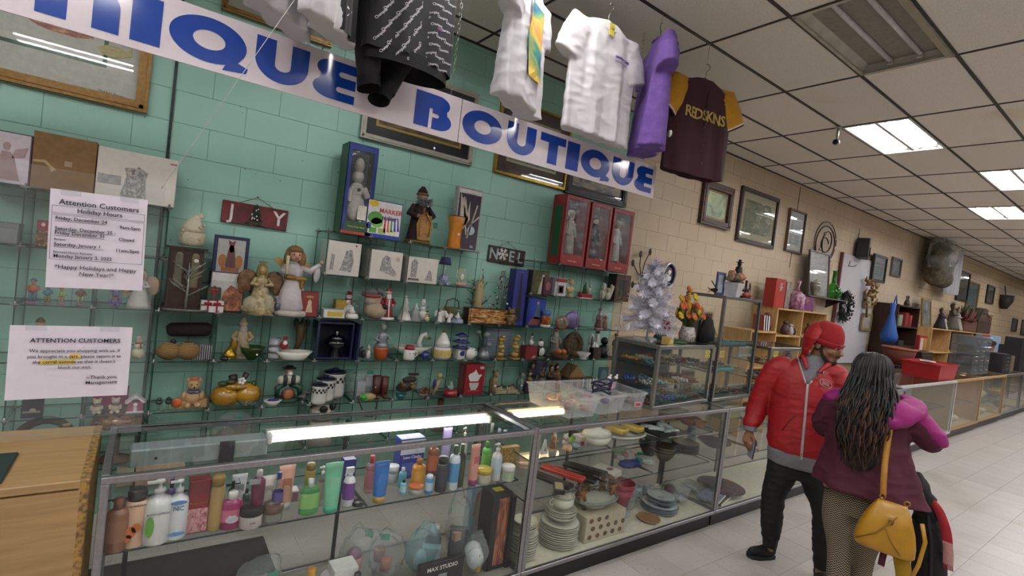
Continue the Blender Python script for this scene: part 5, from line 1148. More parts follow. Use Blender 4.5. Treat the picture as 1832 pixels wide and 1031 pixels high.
S('rooster_jar','white rooster cookie jar with a yellow flower band','jar',789,2,50,[('jar',CERW,[('l',[(.28,0),(.34,.1),(.34,.3),(.3,.42)])]),('band',pict(['#d9d5cf','#c7a53a','#b8952f'],14,2,.3),[('l',[(.335,.08),(.352,.2),(.335,.34)],(0,0,0),1,1,0,0,False)]),('lid',CERW,[('l',[(.3,.42),(.26,.6),(.14,.82),(.06,.93)])]),('comb',M('#8a2a26',.4),[('e',(-.02,0,.96),(.05,.03,.05)),('e',(.05,-.1,.74),(.05,.04,.09))])],Y=3.74)
S('pagoda','blue and white porcelain pagoda tower','ornament',822,2,46,[('tower',CERW,[('b',(0,0,.2),(.38,.38,.4)),('b',(0,0,.55),(.26,.26,.24)),('b',(0,0,.8),(.2,.2,.2))]),('roof',M('#2a3370',.25),[('l',[(.36,.42),(.12,.52)],(0,0,0)),('l',[(.36,.64),(.1,.76)]),('l',[(.3,.88),(.05,1.0)])]),('motif',M('#2d3a86',.3),[('e',(0,-.19,.22),(.12,.02,.1))])],Y=3.74)
S('sugar_bowl','plain white bulbous pot with a rim','bowl',838,2,20,[('pot',CERW,[('l',[(.4,0),(.62,.35),(.6,.7),(.45,.85),(.55,1.0),(.5,1.0),(.4,.85)])]),('handle',CERW,[('o',(.62,0,.5),.2,.06,'Y')])],Y=3.71)
t=S('wire_flower','grey pewter flower stems in a small glass','ornament',864,2,50,[('vase',M('#7a7f80',.3,.5),[('l',[(.22,0),(.25,.1),(.12,.4)])]),('stem',M('#5f6a62',.4,.5),[('t',[(0,0,.3),(-.15,0,.7),(-.3,0,.95)],.02),('t',[(0,0,.3),(.08,0,.65),(.05,0,.85)],.02)]),('bloom',M('#8a8f8c',.4,.4),[('e',(-.3,0,.95),(.1,.08,.07)),('e',(.05,0,.86),(.13,.1,.1)),('e',(.2,0,.5),(.1,.08,.09))])],Y=3.72)
CB('blue and white ribbed picture book standing upright',876,922,2,50,.03,M('#8b93a8',.4),wave('#3a4468','#b9bfcc',22,'Z',.4,.2),Y=3.86)
for px,lab in((893,'stack of gold cherubs nearer the striped book'),(922,'stack of gold cherubs beside the angel dome')):
    S('cherub_stack',lab,'candle holder',px,2,45,[('cherub',M('#a58a4c',.35,.4),[('e',(0,0,.17),(.17,.15,.13)),('e',(.05,-.05,.32),(.1,.1,.09))]),('cherub',M('#ad9355',.35,.4),[('e',(0,0,.48),(.17,.15,.13)),('e',(-.05,-.05,.62),(.1,.1,.09))]),('cherub',M('#a58a4c',.35,.4),[('e',(0,0,.77),(.16,.14,.12)),('e',(.04,-.05,.9),(.1,.1,.09))]),('base',M('#94793d',.4,.4),[('l',[(.25,0),(.25,.05),(.1,.07)])])],Y=3.71)
S('angel_dome','cream angel under a yellowed glass dome','ornament',933,2,42,P_globe(M('#94793d',.4),M('#c3b88f',.5)),Y=3.82)
CB('small red box with a white sprig in front',939,960,2,23,.09,M('#7a1f24',.5),Y=3.69,marks=[(M('#a9a29c',.5),oval(.75,.2,.12,.1)),(M('#a9a29c',.5),oval(.6,.12,.08,.06))])
S('snowman_figurine','little white snowman in a black top hat on the red box','figurine',947,2,20,P_snowman(CERW,M('#6a6a6a',.5),BLACK),Y=3.735,dz=.125)
S('penguin_figurine','round black and white penguin on a green foot','figurine',972,2,36,[('body',M('#18191c',.3),[('e',(0,0,.38),(.28,.26,.3))]),('belly',CERW,[('e',(0,-.1,.36),(.2,.2,.24))]),('head',CERW,[('e',(0,-.02,.72),(.16,.16,.17))]),('hat',M('#2a2426',.5),[('c',(0,0,.84),(.03,0,1.0),.1,.01)]),('foot',M('#4d7a3a',.4),[('e',(-.1,-.1,.06),(.12,.16,.06)),('e',(.1,-.1,.06),(.12,.16,.06))])],Y=3.73)
S('tall_santa','thin carved santa with a spotted robe','figurine',988,2,56,P_santa(M('#5c5a58',.5,c2='#8d8a86',scale=120),M('#9a9690',.6)),Y=3.84)
t=S('twig_basket','round woven twig nest basket with a handle','basket',1023,2,44,[('nest',M('#3d2c20',.8,bump=1,scale=40,c2='#6b4e34'),[('o',(0,0,.5),.38,.14,'Y'),('e',(0,.05,.45),(.36,.1,.36))]),('base',M('#5b3a24',.7),[('b',(.05,-.05,.06),(.5,.3,.12))]),('house',M('#93743c',.6),[('b',(0,-.16,.14),(.15,.12,.18))])],Y=3.82)
S('pumpkin_basket','orange pumpkins in a low brown basket','basket',1000,2,22,[('basket',M('#4e3220',.8),[('l',[(.6,0),(.75,.45),(.7,.45),(.5,.1)])]),('pumpkin',M('#a85a28',.4),[('e',(-.3,-.1,.6),(.3,.28,.28))]),('pumpkin',M('#b0642c',.4),[('e',(.28,-.1,.58),(.3,.28,.27))])],Y=3.70)
S('goose_figurine','white goose with grey wing feathers and brown head','figurine',1058,2,52,[('body',CERW,[('e',(-.02,0,.3),(.26,.18,.26)),('e',(-.16,0,.6),(.1,.12,.26))]),('neck',CERW,[('t',[(.12,0,.4),(.14,0,.65),(.1,0,.85)],[.12,.08,.07])]),('head',M('#6b4028',.5),[('e',(.1,-.02,.9),(.07,.09,.08))]),('wing_print',M('#5b6470',.4),[('e',(-.2,-.1,.55),(.05,.05,.2))])],Y=3.77)
CB('small black picture box at the end of the middle shelf',1058,1073,2,20,.06,BLACK,pict(['#1b1514','#3a2620','#5b4a3a'],4,2),Y=3.685)
S('gnome_figurine','squat black gnome with a shiny disc','figurine',1078,2,40,[('body',M('#101012',.35),[('l',[(.26,0),(.28,.2),(.22,.5),(.1,.6)])]),('head',M('#101012',.35),[('e',(0,0,.75),(.18,.18,.18))]),('disc',SILVER,[('e',(.05,-.27,.25),(.09,.02,.09))])],Y=3.75)
S('deer_figurine','standing deer figurine in an orange cap','figurine',1095,2,46,P_fig(M('#3a2a22',.5),M('#9a8a74',.5),M('#a0562c',.5),M('#8a6a50',.5),base=M('#77705f',.5)),Y=3.73)
S('glass_dish','white footed soap dish beside the goose','dish',1043,2,12,[('bowl',CERW,[('l',[(.5,0),(.6,.2),(1.3,.9),(1.25,1.0),(.5,.3)],(0,0,0),1,.6)]),('foot',CERW,[('l',[(.6,0),(.4,.15)])])],Y=3.69)
# --- level 1 (shelf at 0.715 m)
CB('black box with a pale embossed emblem under the cart notice',36,74,1,33,.07,M('#1b1a24',.5),Y=3.68,marks=[(M('#8a877f',.5),R4(.08,.3,.92,.4)),(M('#a09c92',.5),oval(.55,.45,.16,.1))])
for px,lab in((172,'cream china puppy nearer the cart notice'),(205,'cream china puppy beside the pink house')):
    S('puppy_figurine',lab,'figurine',px,1,30,P_bear(M('#b9ab94',.4),M('#7a5a6a',.4)),Y=3.70)
S('house_ornament','pink gingerbread house with white icing','ornament',241,1,32,[('wall',M('#8a3a52',.5),[('b',(0,0,.3),(.7,.5,.6))]),('roof',M('#c9bfc2',.5),[('p',[(-.48,.55),(0,1.0),(.48,.55),(.36,.52),(0,.84),(-.36,.52)],-.3,.3)]),('icing',CERW,[('b',(0,-.26,.04),(.8,.04,.08)),('e',(0,-.26,.45),(.1,.02,.1))]),('door',M('#c9bfc2',.5),[('b',(0,-.255,.2),(.16,.02,.28))])],Y=3.71)
CB('magenta box behind the china puppies',165,228,1,34,.05,M('#7a2f55',.5),Y=3.84)
for px,lab in((283,'tiny green frog on a leaf nearest the metal strip'),(300,'tiny green frog couple on thin stems')):
    S('frog_ornament',lab,'ornament',px,1,26,[('stem',M('#7d6b3a',.4,.5),[('t',[(-.3,0,.02),(0,0,.08),(0,0,.5)],.03),('t',[(.35,-.1,.02),(0,0,.1)],.03)]),('frog',M('#27452f',.4),[('e',(0,0,.62),(.2,.18,.18)),('e',(0,-.06,.85),(.16,.15,.12))])],Y=3.69)
S('bear_figurine','plump bear couple resting on a tan bench','figurine',345,1,56,P_bear(M('#b59268',.5),M('#5a5f86',.5))+[('bench',TAN,[('b',(0,.08,.14),(.8,.34,.28))]),('cap',M('#b0704e',.5),[('e',(0,0,.92),(.14,.13,.08))]),('plate',ORANGE,[('e',(-.42,-.1,.18),(.15,.05,.15))])],Y=3.74)
t=S('pumpkin_jar','double yellow squash cookie jar with leafy lid','jar',414,1,66,[('squash',M('#a87a1f',.2,coat=.5),[('l',[(.12,.0),(.32,.08),(.36,.26),(.28,.44),(.14,.52)],(-.28,0,0),1,1,8,.05)]),('squash',M('#b08222',.2,coat=.5),[('l',[(.12,.02),(.32,.1),(.36,.28),(.28,.48),(.14,.58)],(.24,.02,0),1,1,8,.05)]),('lid',M('#a07a24',.2,coat=.5),[('l',[(.36,.48),(.28,.58),(.1,.64)],(-.02,0,0),1.1,.8)]),('leaf',M('#3c4a22',.4),[('e',(-.36,-.1,.6),(.14,.1,.07)),('e',(-.2,-.16,.66),(.13,.1,.06)),('e',(.38,-.05,.55),(.08,.1,.1))]),('blossom',CERW,[('e',(.06+.06*math.cos(k*1.26),-.2,.68+.06*math.sin(k*1.26)),.05)for k in range(5)]),('stem',M('#3a1f1c',.4),[('t',[(-.1,0,.6),(-.14,0,.8)],[.09,.11]),('t',[(.1,0,.62),(.2,0,.85)],[.06,.08])])],Y=3.76)
S('glass_dish','clear cut glass nut dish with a fluted rim','dish',447,1,15,[('bowl',CLEAR,[('l',[(.5,0),(.6,.1),(1.3,.9),(1.2,.9),(.5,.2)],(0,0,0),1,.7,12,.05)]),('nuts',M('#8a8a70',.4),[('e',(.3*math.cos(k),.2*math.sin(k),.35),.2)for k in range(5)])],Y=3.68)
S('colonial_clock','seated colonial man above a round brown clock','clock',512,1,66,[('base',M('#1c3a2e',.4),[('e',(0,0,.07),(.38,.25,.09))]),('clock_case',M('#5c3420',.4),[('e',(0,-.1,.24),(.18,.08,.18))]),('clock_face',M('#a0623a',.4),[('e',(0,-.16,.24),(.13,.03,.13))]),('leg',M('#1a3d2c',.5),[('t',[(-.08,.05,.5),(-.28,-.1,.42),(-.28,-.1,.2)],[.1,.09,.06]),('t',[(.08,.05,.5),(.28,-.1,.42),(.3,-.1,.2)],[.1,.09,.06])]),('shoe',BLACK,[('e',(-.29,-.16,.15),(.06,.11,.06)),('e',(.31,-.16,.15),(.06,.11,.06))]),('torso',M('#c2b9a8',.5),[('e',(0,.02,.64),(.18,.13,.17)),('e',(-.2,-.04,.62),(.09,.1,.12)),('e',(.2,-.04,.62),(.09,.1,.12))]),('vest',M('#1d3328',.5),[('e',(-.1,-.07,.63),(.07,.08,.14)),('e',(.1,-.07,.63),(.07,.08,.14))]),('head',SKIN,[('e',(0,-.02,.86),(.1,.1,.1))]),('beard',BEARD,[('e',(0,-.09,.8),(.07,.05,.06))]),('hat',BLACK,[('l',[(.17,.92),(.17,.94),(.1,.95),(.09,1.0)])])],Y=3.75)
S('shell_dish','small white dish of blue glass chips','dish',487,1,13,[('bowl',CHINA,[('l',[(.5,0),(.6,.1),(1.2,.7),(1.1,.75),(.5,.2)],(0,0,0),1,.7)]),('chips',M('#2b3684',.2),[('e',(.4*math.cos(k),.2*math.sin(k),.65),.25)for k in range(6)])],Y=3.69)
S('pewter_bird','dark pewter bird on a twig beside the colonial clock','figurine',541,1,26,P_bird(M('#4b4a44',.4),M('#55544e',.4),M('#8a8a88',.3)),Y=3.70,rz=1)
CHK=None
def canister(label,px,h,Y):
    p,s=SI(px,1,Y);hh=h*s;r=hh*.36
    t=thing('canister',label,'canister',p,0,'white check canisters')
    MB().lathe([(r*.93,0),(r,.02),(r,hh*.78),(r*1.05,hh*.8),(r*1.05,hh*.84),(r*.95,hh*.84)],n=24).build('body',CERW,t)
    for row in range(2):
        for k in range(12):
            a=2*PI*(k+.5*row)/12;da=PI/12*.98
            q=MB();q.add([((r+.001)*math.cos(a+d),(r+.001)*math.sin(a+d),hh*(.54+.1*row)+z)for z in(0,hh*.1)for d in(-da/1,0,da/1)][:6],[(0,1,4,3),(1,2,5,4)])
            if k%1==0 and math.sin(a)<.3:
                q=MB();q.add([((r+.001)*math.cos(a+d),(r+.001)*math.sin(a+d),z)for z in(hh*(.52+.1*row),hh*(.62+.1*row))for d in(-da*.5,da*.5)],[(0,1,3,2)]);q.build('check',M('#2a1f22',.4),t)
    MB().lathe([(r*1.06,hh*.84),(r*1.08,hh*.88),(r*.7,hh*.93),(r*.25,hh*.94),(r*.25,hh*.98),(r*.32,hh*1.0),(0,hh*1.01)],n=24).build('lid',M('#15182a',.3),t)
canister('smallest white canister with a brown check band and navy lid',566,38,3.69);canister('medium white canister with a brown check band and navy lid',580,44,3.765);canister('largest white canister with a brown check band and navy lid',603,50,3.86)
S('gift_bag','clear bag of small boxes with a teal clip','bag',641,1,52,[('bag',BAGM,[('e',(0,0,.48),(.5,.3,.5))]),('contents',M('#a9a6ac',.5),[('B',(-.1,0,.3),(.3,.3,.5)),('B',(.22,-.05,.55),(.35,.2,.35))]),('clip',M('#1f7d6b',.5),[('b',(.15,-.2,.88),(.2,.05,.1))])],Y=3.80)
S('yarn_ball','small bright green ball on the lower shelf','ball',650,1,14,[('ball',M('#2f9a3c',.5),[('e',(0,0,.5),(.55,.5,.5))]),('band',M('#1f6a2a',.5),[('o',(0,0,.5),.52,.06)])],Y=3.67)
S('coin_purse','tan leather pouch with a long dark strap','purse',656,1,18,[('pouch',M('#a08d5c',.6),[('e',(0,0,.4),(.95,.4,.4))]),('strap',M('#23261f',.6),[('t',[(-.8,-.2,.6),(-1.0,-.2,.3),(-.7,-.3,-.3),(-.2,-.3,-1.4),(.6,-.3,-1.6),(1.0,-.3,-.4),(.7,-.2,.3)],.06)])],Y=3.675)
t=S('boot_pair','pair of reddish brown carved boots stood together','ornament',682,1,42,[('boot',M('#4a2018',.45,bump=.4),[('t',[(-.17,0,.06),(-.18,0,.4),(-.17,.02,.95)],[.15,.18,.2]),('e',(-.17,-.14,.09),(.13,.22,.1))]),('boot',M('#52251b',.45,bump=.4),[('t',[(.17,0,.06),(.18,0,.4),(.17,.02,.9)],[.15,.18,.2]),('e',(.17,-.14,.09),(.13,.22,.1))]),('sticker',WHITE,[('e',(-.28,-.16,.5),(.03,.02,.03))])],Y=3.74)
S('bird_group','wooden birds perched on a driftwood slab','figurine',727,1,42,[('driftwood',M('#3d2c20',.6,bump=.8),[('e',(-.1,.05,.3),(.4,.12,.22)),('e',(.1,.05,.62),(.35,.1,.14)),('b',(.25,.02,.86),(.45,.1,.08))]),('bird',M('#6b4a34',.5),[('e',(-.25,-.12,.42),(.12,.12,.1)),('e',(-.34,-.15,.52),.07)]),('bird',M('#80583a',.5),[('e',(.2,-.12,.35),(.12,.12,.1)),('e',(.3,-.15,.45),.07)])],Y=3.80)
S('glass_bowl','tiny teal glass bowl in front of the driftwood birds','bowl',716,1,12,[('bowl',glassmat('teal_glass',(.2,.6,.6),1.2,.05,.2,(.1,.4,.4)),[('l',[(.4,0),(.5,.1),(.85,.9),(.75,.9),(.4,.2)])]),('foot',CLEAR,[('l',[(.45,0),(.4,.1)])])],Y=3.67)
S('shell_fan','clear scalloped glass shell with amber beads','ornament',757,1,34,[('shell',CLEAR,[('e',(0,.06,.5),(.5,.06,.5))]),('beads',M('#7a3a24',.3),[('e',(.2*math.cos(k*1.1),-.1,.25+.1*math.sin(k*1.1)),.1)for k in range(6)]),('foot',M('#77705a',.4),[('l',[(.3,0),(.2,.1)])])],Y=3.76)
S('parrot_figurine','blue and tan parrot with a long tail','figurine',778,1,42,[('body',M('#8d7a54',.4),[('t',[(-.12,0,.05),(-.05,0,.35),(.08,0,.7)],[.08,.17,.13])]),('wing',M('#1f2b5c',.4),[('e',(-.12,-.08,.5),(.08,.08,.25))]),('head',M('#9a8a60',.4),[('e',(.12,-.02,.85),(.12,.12,.13))]),('beak',M('#3a2f2a',.4),[('c',(.2,-.08,.84),(.26,-.12,.74),.05,.01)])],Y=3.72)
S('snow_globe','snow globe on a bright red base','snow globe',806,1,36,P_globe(M('#8f1c22',.3,coat=.4),M('#8ea39a',.5)),Y=3.72)
CB('red gift box with a picture of a white teapot set',829,863,1,54,.12,M('#8c1a24',.4),Y=3.69,marks=[(CERW,[(.2,.52),(.25,.45),(.68,.45),(.74,.56),(.85,.66),(.8,.68),(.68,.66),(.55,.78),(.5,.86),(.44,.78),(.28,.72),(.18,.7),(.14,.62)]),(M('#c2bdb8',.3),[(.22,.4),(.74,.4),(.7,.28),(.6,.16),(.34,.16),(.26,.28)]),(M('#a3505a',.4),R4(.15,.12,.8,.15)),(M('#c9b9bb',.4),oval(.82,.9,.12,.05))])
for px,h,c,lab in((876,42,'#8a7350','carved tan dog with a spotted coat'),(922,36,'#6f8178','slim green glass figure vase')):
    S('carved_figurine',lab,'figurine',px,1,h,[('body',M(c,.45),[('l',[(.17,0),(.16,.3),(.2,.5),(.12,.7)])]),('head',M(c,.45),[('e',(.06,-.05,.82),(.13,.15,.14))]),('ear',M('#4a3a28',.5),[('e',(-.05,0,.92),(.05,.05,.09)),('e',(.15,0,.92),(.05,.05,.09))]),('disc',CERW,[('e',(0,-.18,.35),(.06,.03,.06))])],Y=3.71)
for px,lab in((893,'low tan sculpted hand nearer the red teapot box'),(913,'low tan sculpted hand with a brown twig')):
    S('sculpted_hand',lab,'figurine',px,1,15,[('slab',M('#a59577',.6),[('B',(0,0,.2),(1.5,.9,.4))]),('finger',M('#ad9d80',.6),[('t',[(-.6+.25*k,-.1,.4),(-.4+.25*k,.2,.7)],[.14,.1])for k in range(4)]),('twig',BRN,[('t',[(-.4,0,.7),(.5,.1,1.0)],.08)])],Y=3.70)
cols=['#22181c','#3a2a5a','#5b4630','#7a2c2a','#8a6a3a','#b0a08a']
for i,(px,h,a,b,lab)in enumerate(((944,40,0,4,'dark dressed doll with a brown shawl'),(958,52,1,0,'doll in a violet cloak behind the others'),(968,40,5,2,'pale faced doll in tan skirts'),(982,50,2,0,'doll in a brown coat and wide hat'),(996,46,3,4,'doll in a rust red cape with gold trim'))):
    S('shelf_doll',lab,'doll',px,1,h,[q for q in P_angel(M(cols[a],.7),M(cols[b],.6),M('#2b1d16',.8),M('#9a7a60',.5))if q[0]!='wing']+[('shawl',M(cols[b],.7),[('l',[(.17,.42),(.14,.58),(.06,.7)])])],Y=3.70+.08*(i%3))
CB('indigo storybook box among the lower shelf dolls',953,974,1,58,.04,M('#2a2550',.5),pict(['#2a2550','#4a4280','#8a7a3a'],5,3),Y=3.86)
S('house_ornament','small thatched wooden house with a steep roof','ornament',1020,1,42,[('wall',M('#80623f',.6),[('b',(0,0,.28),(.7,.5,.56))]),('roof',M('#94744a',.7,bump=.6),[('p',[(-.5,.5),(0,1.0),(.5,.5)],-.32,.32)]),('door',BRN,[('b',(0,-.255,.2),(.16,.02,.34))])],Y=3.78)
for k in range(7):
    p,s=SI(1030+k*6,1,3.73)
    t=thing('small_book',['thin striped book by the thatched house','thin grey book second from the thatched house','thin brown book third from the thatched house','thin white book in the middle of the row','thin charcoal book past the middle of the row','thin tan book one before the row end','thin pale book ending the row'][k],'book',p,.1,'row of thin books on the lower shelf')
    MB().bbox((0,.05,.05),(.02,.1,.1),.002).build('cover',M(['#8d8a84','#6f6c68','#5a4638','#a9a59e','#3a3634','#8f7a5c','#b0aca6'][k],.5),t);MB().box((0,.048,.05),(.014,.1,.094)).build('pages',WHITE,t)
CB('blue oval plaque card leaning at the end of the lower shelf',1062,1080,1,30,.01,M('#2a4a58',.4),M('#3a5a68',.4),Y=3.86,marks=[(M('#6a8088',.5),oval(.5,.5,.3,.35))])
# --- level 0 glimpses above the counter
S('stained_glass_shade','dark stained glass lamp shade with amber pieces','lamp shade',217,0,96,[('shade',pict(['#1a1410','#3a2a20','#8a5a2a','#5b2a2a'],9,2,.2),[('l',[(.42,.7),(.36,.85),(.2,.97),(.0,1.0)],(0,0,0),1,1)]),('base',BRN,[('l',[(.25,0),(.25,.04),(.06,.1),(.05,.9)])])],Y=3.78)
S('wicker_ring','brown woven wreath ring leaning behind the maple desk','wreath',75,0,92,[('ring',M('#3d2c1c',.8,bump=.8),[('o',(0,0,.5),.4,.08,'Y')]),('tie',TAN,[('o',(.3,0,.8),.06,.03)])],Y=3.80)
S('gift_bag','clear bag of trinkets with a teal sticker below the squash jar','bag',428,0,74,[('bag',BAGM,[('e',(0,0,.5),(.5,.3,.5))]),('contents',M('#6f6a66',.6),[('e',(-.1,0,.35),(.28,.2,.25)),('B',(.15,-.05,.6),(.25,.2,.3))]),('sticker',M('#1f7d6b',.5),[('b',(.05,-.3,.88),(.12,.03,.1))])],Y=3.75)
S('cow_figurine','black and white cow head ornament on the lowest shelf','figurine',570,0,74,[('head',M('#b9b0a6',.5),[('e',(0,0,.75),(.3,.2,.22)),('l',[(.3,0),(.25,.5)])]),('patch',BLACK,[('e',(-.02,-.18,.86),(.1,.05,.09)),('e',(.2,-.12,.9),(.08,.08,.1))]),('ear',BLACK,[('e',(.28,0,.95),(.06,.05,.1)),('e',(-.28,0,.95),(.06,.05,.1))])],Y=3.74)
S('oval_tray','thin black oval tray on the lowest shelf','tray',777,0,66,[('tray',BLACK,[('l',[(.0,.96),(.5,.96),(.56,1.0),(.5,.98),(0,.98)],(0,0,0),1,.5)]),('stand',BRN,[('l',[(.2,0),(.1,.1),(.08,.95)])])],Y=3.76)
# ================================================================== bottles in the first counter
def flatten_tube(h,r,w,n=14,z0=0):
    vs=[];fs=[];K=8
    for j in range(K+1):
        q=j/K;rx=r*(1-q)+w*q;ry=r*(1-q*q)+.0025*q
        for i in range(n):
            a=2*PI*i/n;vs.append((rx*math.cos(a),ry*math.sin(a),z0+h*q))
    for j in range(K):
        for i in range(n):k=(i+1)%n;fs.append((j*n+i,j*n+k,(j+1)*n+k,(j+1)*n+i))
    fs.append(tuple(K*n+i for i in range(n)))
    return MB().add(vs,fs)
def BT(label,px,py,hpx,wpx,kind,body,cap,lab=None,lz=(.18,.62),word=None,wc=None,z=.653,name=None,sy=1,motif=None,dz=0,Yc=(2.175,2.6)):
    p=at(px,py,z=z);p.y=min(max(p.y,Yc[0]),Yc[1]);p.x=Xat(px,p.y,z);p.z=z+dz
    s=mpp(p);h=hpx*s;r=wpx*s/2
    t=thing(name or{'tube':'cosmetic_tube','jar':'cosmetic_jar','tin':'cosmetic_tin','can':'spray_can','pump':'pump_bottle','spray':'spray_bottle'}.get(kind,'lotion_bottle'),label,'tube' if kind=='tube' else('jar' if kind in('jar','tin')else 'bottle'),p,0)
    bm_=M(body,.28,coat=.3,var=.05)if isinstance(body,str)else body
    cm_=M(cap,.3,var=.05)if isinstance(cap,str)else cap
    P=lambda L:[(a*r,b*h)for a,b in L]
    top=.68
    if kind=='bottle':
        MB().lathe(P([(.85,0),(1,.03),(1,.68),(.88,.76),(.42,.81)]),n=20,sy=sy).build('body',bm_,t);MB().lathe(P([(.46,.80),(.46,.97),(.4,1)]),n=16).build('cap',cm_,t)
    elif kind=='can':
        MB().lathe(P([(.95,0),(1,.02),(1,.78),(.8,.83)]),n=20).build('body',bm_,t);MB().lathe(P([(.86,.8),(.88,.95),(.7,1)]),n=20).build('cap',cm_,t)
    elif kind=='pump':
        MB().lathe(P([(.9,0),(1,.03),(1,.62),(.85,.70),(.35,.76),(.35,.8)]),n=20,sy=sy).build('body',bm_,t)
        MB().lathe(P([(.4,.79),(.4,.86),(.12,.87),(.12,.95),(.32,.96),(.3,1)]),n=14).build('pump',cm_,t);MB().box((-.28*r-.2*r,-.1*r,.975*h),(.8*r,.3*r,.03*h)).build('spout',cm_,t)
    elif kind=='spray':
        MB().lathe(P([(.9,0),(1,.03),(1,.62),(.8,.72),(.35,.78)]),n=20,sy=sy).build('body',bm_,t)
        MB().lathe(P([(.4,.77),(.42,.84),(.3,.85)]),n=14).build('cap',cm_,t);MB().box((-.1*r,0,.93*h),(1.3*r,.55*r,.14*h)).box((-.7*r,0,.84*h),(.2*r,.3*r,.12*h),0,0,0,.4).build('trigger',cm_,t)
    elif kind=='tube':
        MB().lathe(P([(.78,0),(.8,.15)]),n=16).build('cap',cm_,t);flatten_tube(h*.85,r*.82,r*1.05,z0=h*.15).build('body',bm_,t);top=.9;lz=(.3,.8)
    elif kind=='jar':
        MB().lathe(P([(.9,0),(1,.05),(1,.56),(.95,.62)]),n=22).build('body',bm_,t);MB().lathe(P([(1.04,.6),(1.04,.97),(.98,1)]),n=22).build('lid',cm_,t)
    elif kind=='tin':
        MB().lathe(P([(.98,0),(1,.05),(1,.7)]),n=22).build('body',bm_,t);MB().lathe(P([(1.04,.7),(1.04,.96),(1,1)]),n=22).build('lid',cm_,t)
    elif kind=='flask':
        MB().lathe(P([(.9,0),(1,.04),(1,.7),(.7,.78),(.3,.8)]),n=20,sy=.55).build('body',bm_,t);MB().lathe(P([(.3,.79),(.3,1)]),n=14).build('cap',cm_,t);sy=.55
    if lab and kind!='tube':
        MB().lathe([(r*1.012,h*lz[0]),(r*1.012,h*lz[1])],n=20,sy=sy,cap=False).build('label',M(lab,.4,var=.06)if isinstance(lab,str)else lab,t)
    if lab and kind=='tube':
        MB().box((0,-r*.62,h*.56),(r*1.1,.0015,h*.36),0,0,.16).build('label',M(lab,.4,var=.06)if isinstance(lab,str)else lab,t)
    if motif:
        for mc,x,zz,w_,h_ in motif:MB().prism([(a,b)for a,b in oval(x*r,zz*h,w_*r,h_*h)],-r*1.03*sy-.001,-r*.97*sy).build('printed_motif',M(mc,.4),t)
    if word:
        o=text(word,min(h*.11,2.5*r/max(3,len(word))),M(wc or '#2b2b3a',.4),t,(0,-r*sy*1.03-.0012,h*(lz[0]+lz[1])/2),bold=.01)
    return t
T_=BT
T_('tan self tanning bottle standing next to the steel corner by the desk',205,985,96,34,'bottle','#83553f','#7a4f3a','#8f6049',(.2,.6),sy=.8)
T_('peach sunscreen can with black cap and orange flowers',238,974,102,34,'can','#cda68c','#26221f',None,(.72,.8),'HAWAIIAN','#3a2a22',motif=[('#c2642a',-.35,.3,.45,.1),('#c96f30',.1,.37,.4,.08),('#c2642a',-.5,.2,.3,.07)])
T_('large white pump bottle with a green side label',277,968,112,44,'pump','#cfccca','#d0cdca',None,(.5,.56),'BODY LOTION','#3c3f5a',motif=[('#5f9a3a',-.5,.33,.3,.16)])
T_('white spray bottle with blue waves and two blue letters',313,960,104,33,'pump','#cfced0','#cccaca',None,(.5,.62),'NC','#2f5f96',motif=[('#5b86b8',0,.66,.75,.035),('#5b86b8',0,.12,.8,.03)])
def SB(label,pa,pb,py,hpx,d,body,front=None,z=.653,marks=(),name='product_box',Y=None,rz=0):
    p=at(pa,py,z=z);y=Y or min(max(p.y,2.17),2.55);x0,x1=Xat(pa,y,z),Xat(pb,y,z);s=mpp((x0,y,z));return carton(label,x0,x1,y,z,hpx*s,d,body,front,name=name,marks=marks,rz=rz)
t=SB('tall dark red perfume box with pink flowers',331,369,958,97,.06,M('#6b1822',.4),M('#7d1d28',.4),marks=[(pict(['#7d2a35','#b57a80','#c9a59a'],6,2),R4(.03,.03,.97,.48))]);text('Rose Noir',.014,GOLD,t,(0,-.0035,.125))
T_('slim gold body spray can beside the red box',382,946,98,25,'can','#9a7d4a','#8a6c34','#a08450',(.1,.5))
T_('magenta shower gel with white flip cap',411,944,66,34,'bottle','#8f2258','#d5d0d0','#b9607e',(.22,.55),'Pink','#d9d0d6',motif=[('#bdb3bd',0,.3,.6,.1)],sy=.7)
T_('round cream jar with a black lid',447,940,38,39,'jar','#b5a7a3','#1d1a1c',None,(.2,.5),'matte','#2b2628')
T_('plum lotion bottle standing on the black lidded jar',455,939,62,22,'bottle','#6d2346','#cfc9c9','#5c1d3c',dz=.088)
T_('round jar with a brown lid and grey base',485,931,30,36,'jar','#6f6862','#5a4132','#7a746c')
T_('clear bottle with a blue cap standing on the brown lidded jar',492,930,56,18,'bottle',CLEAR,'#2a2a8a','#5a4a86',(.1,.4),dz=.072)
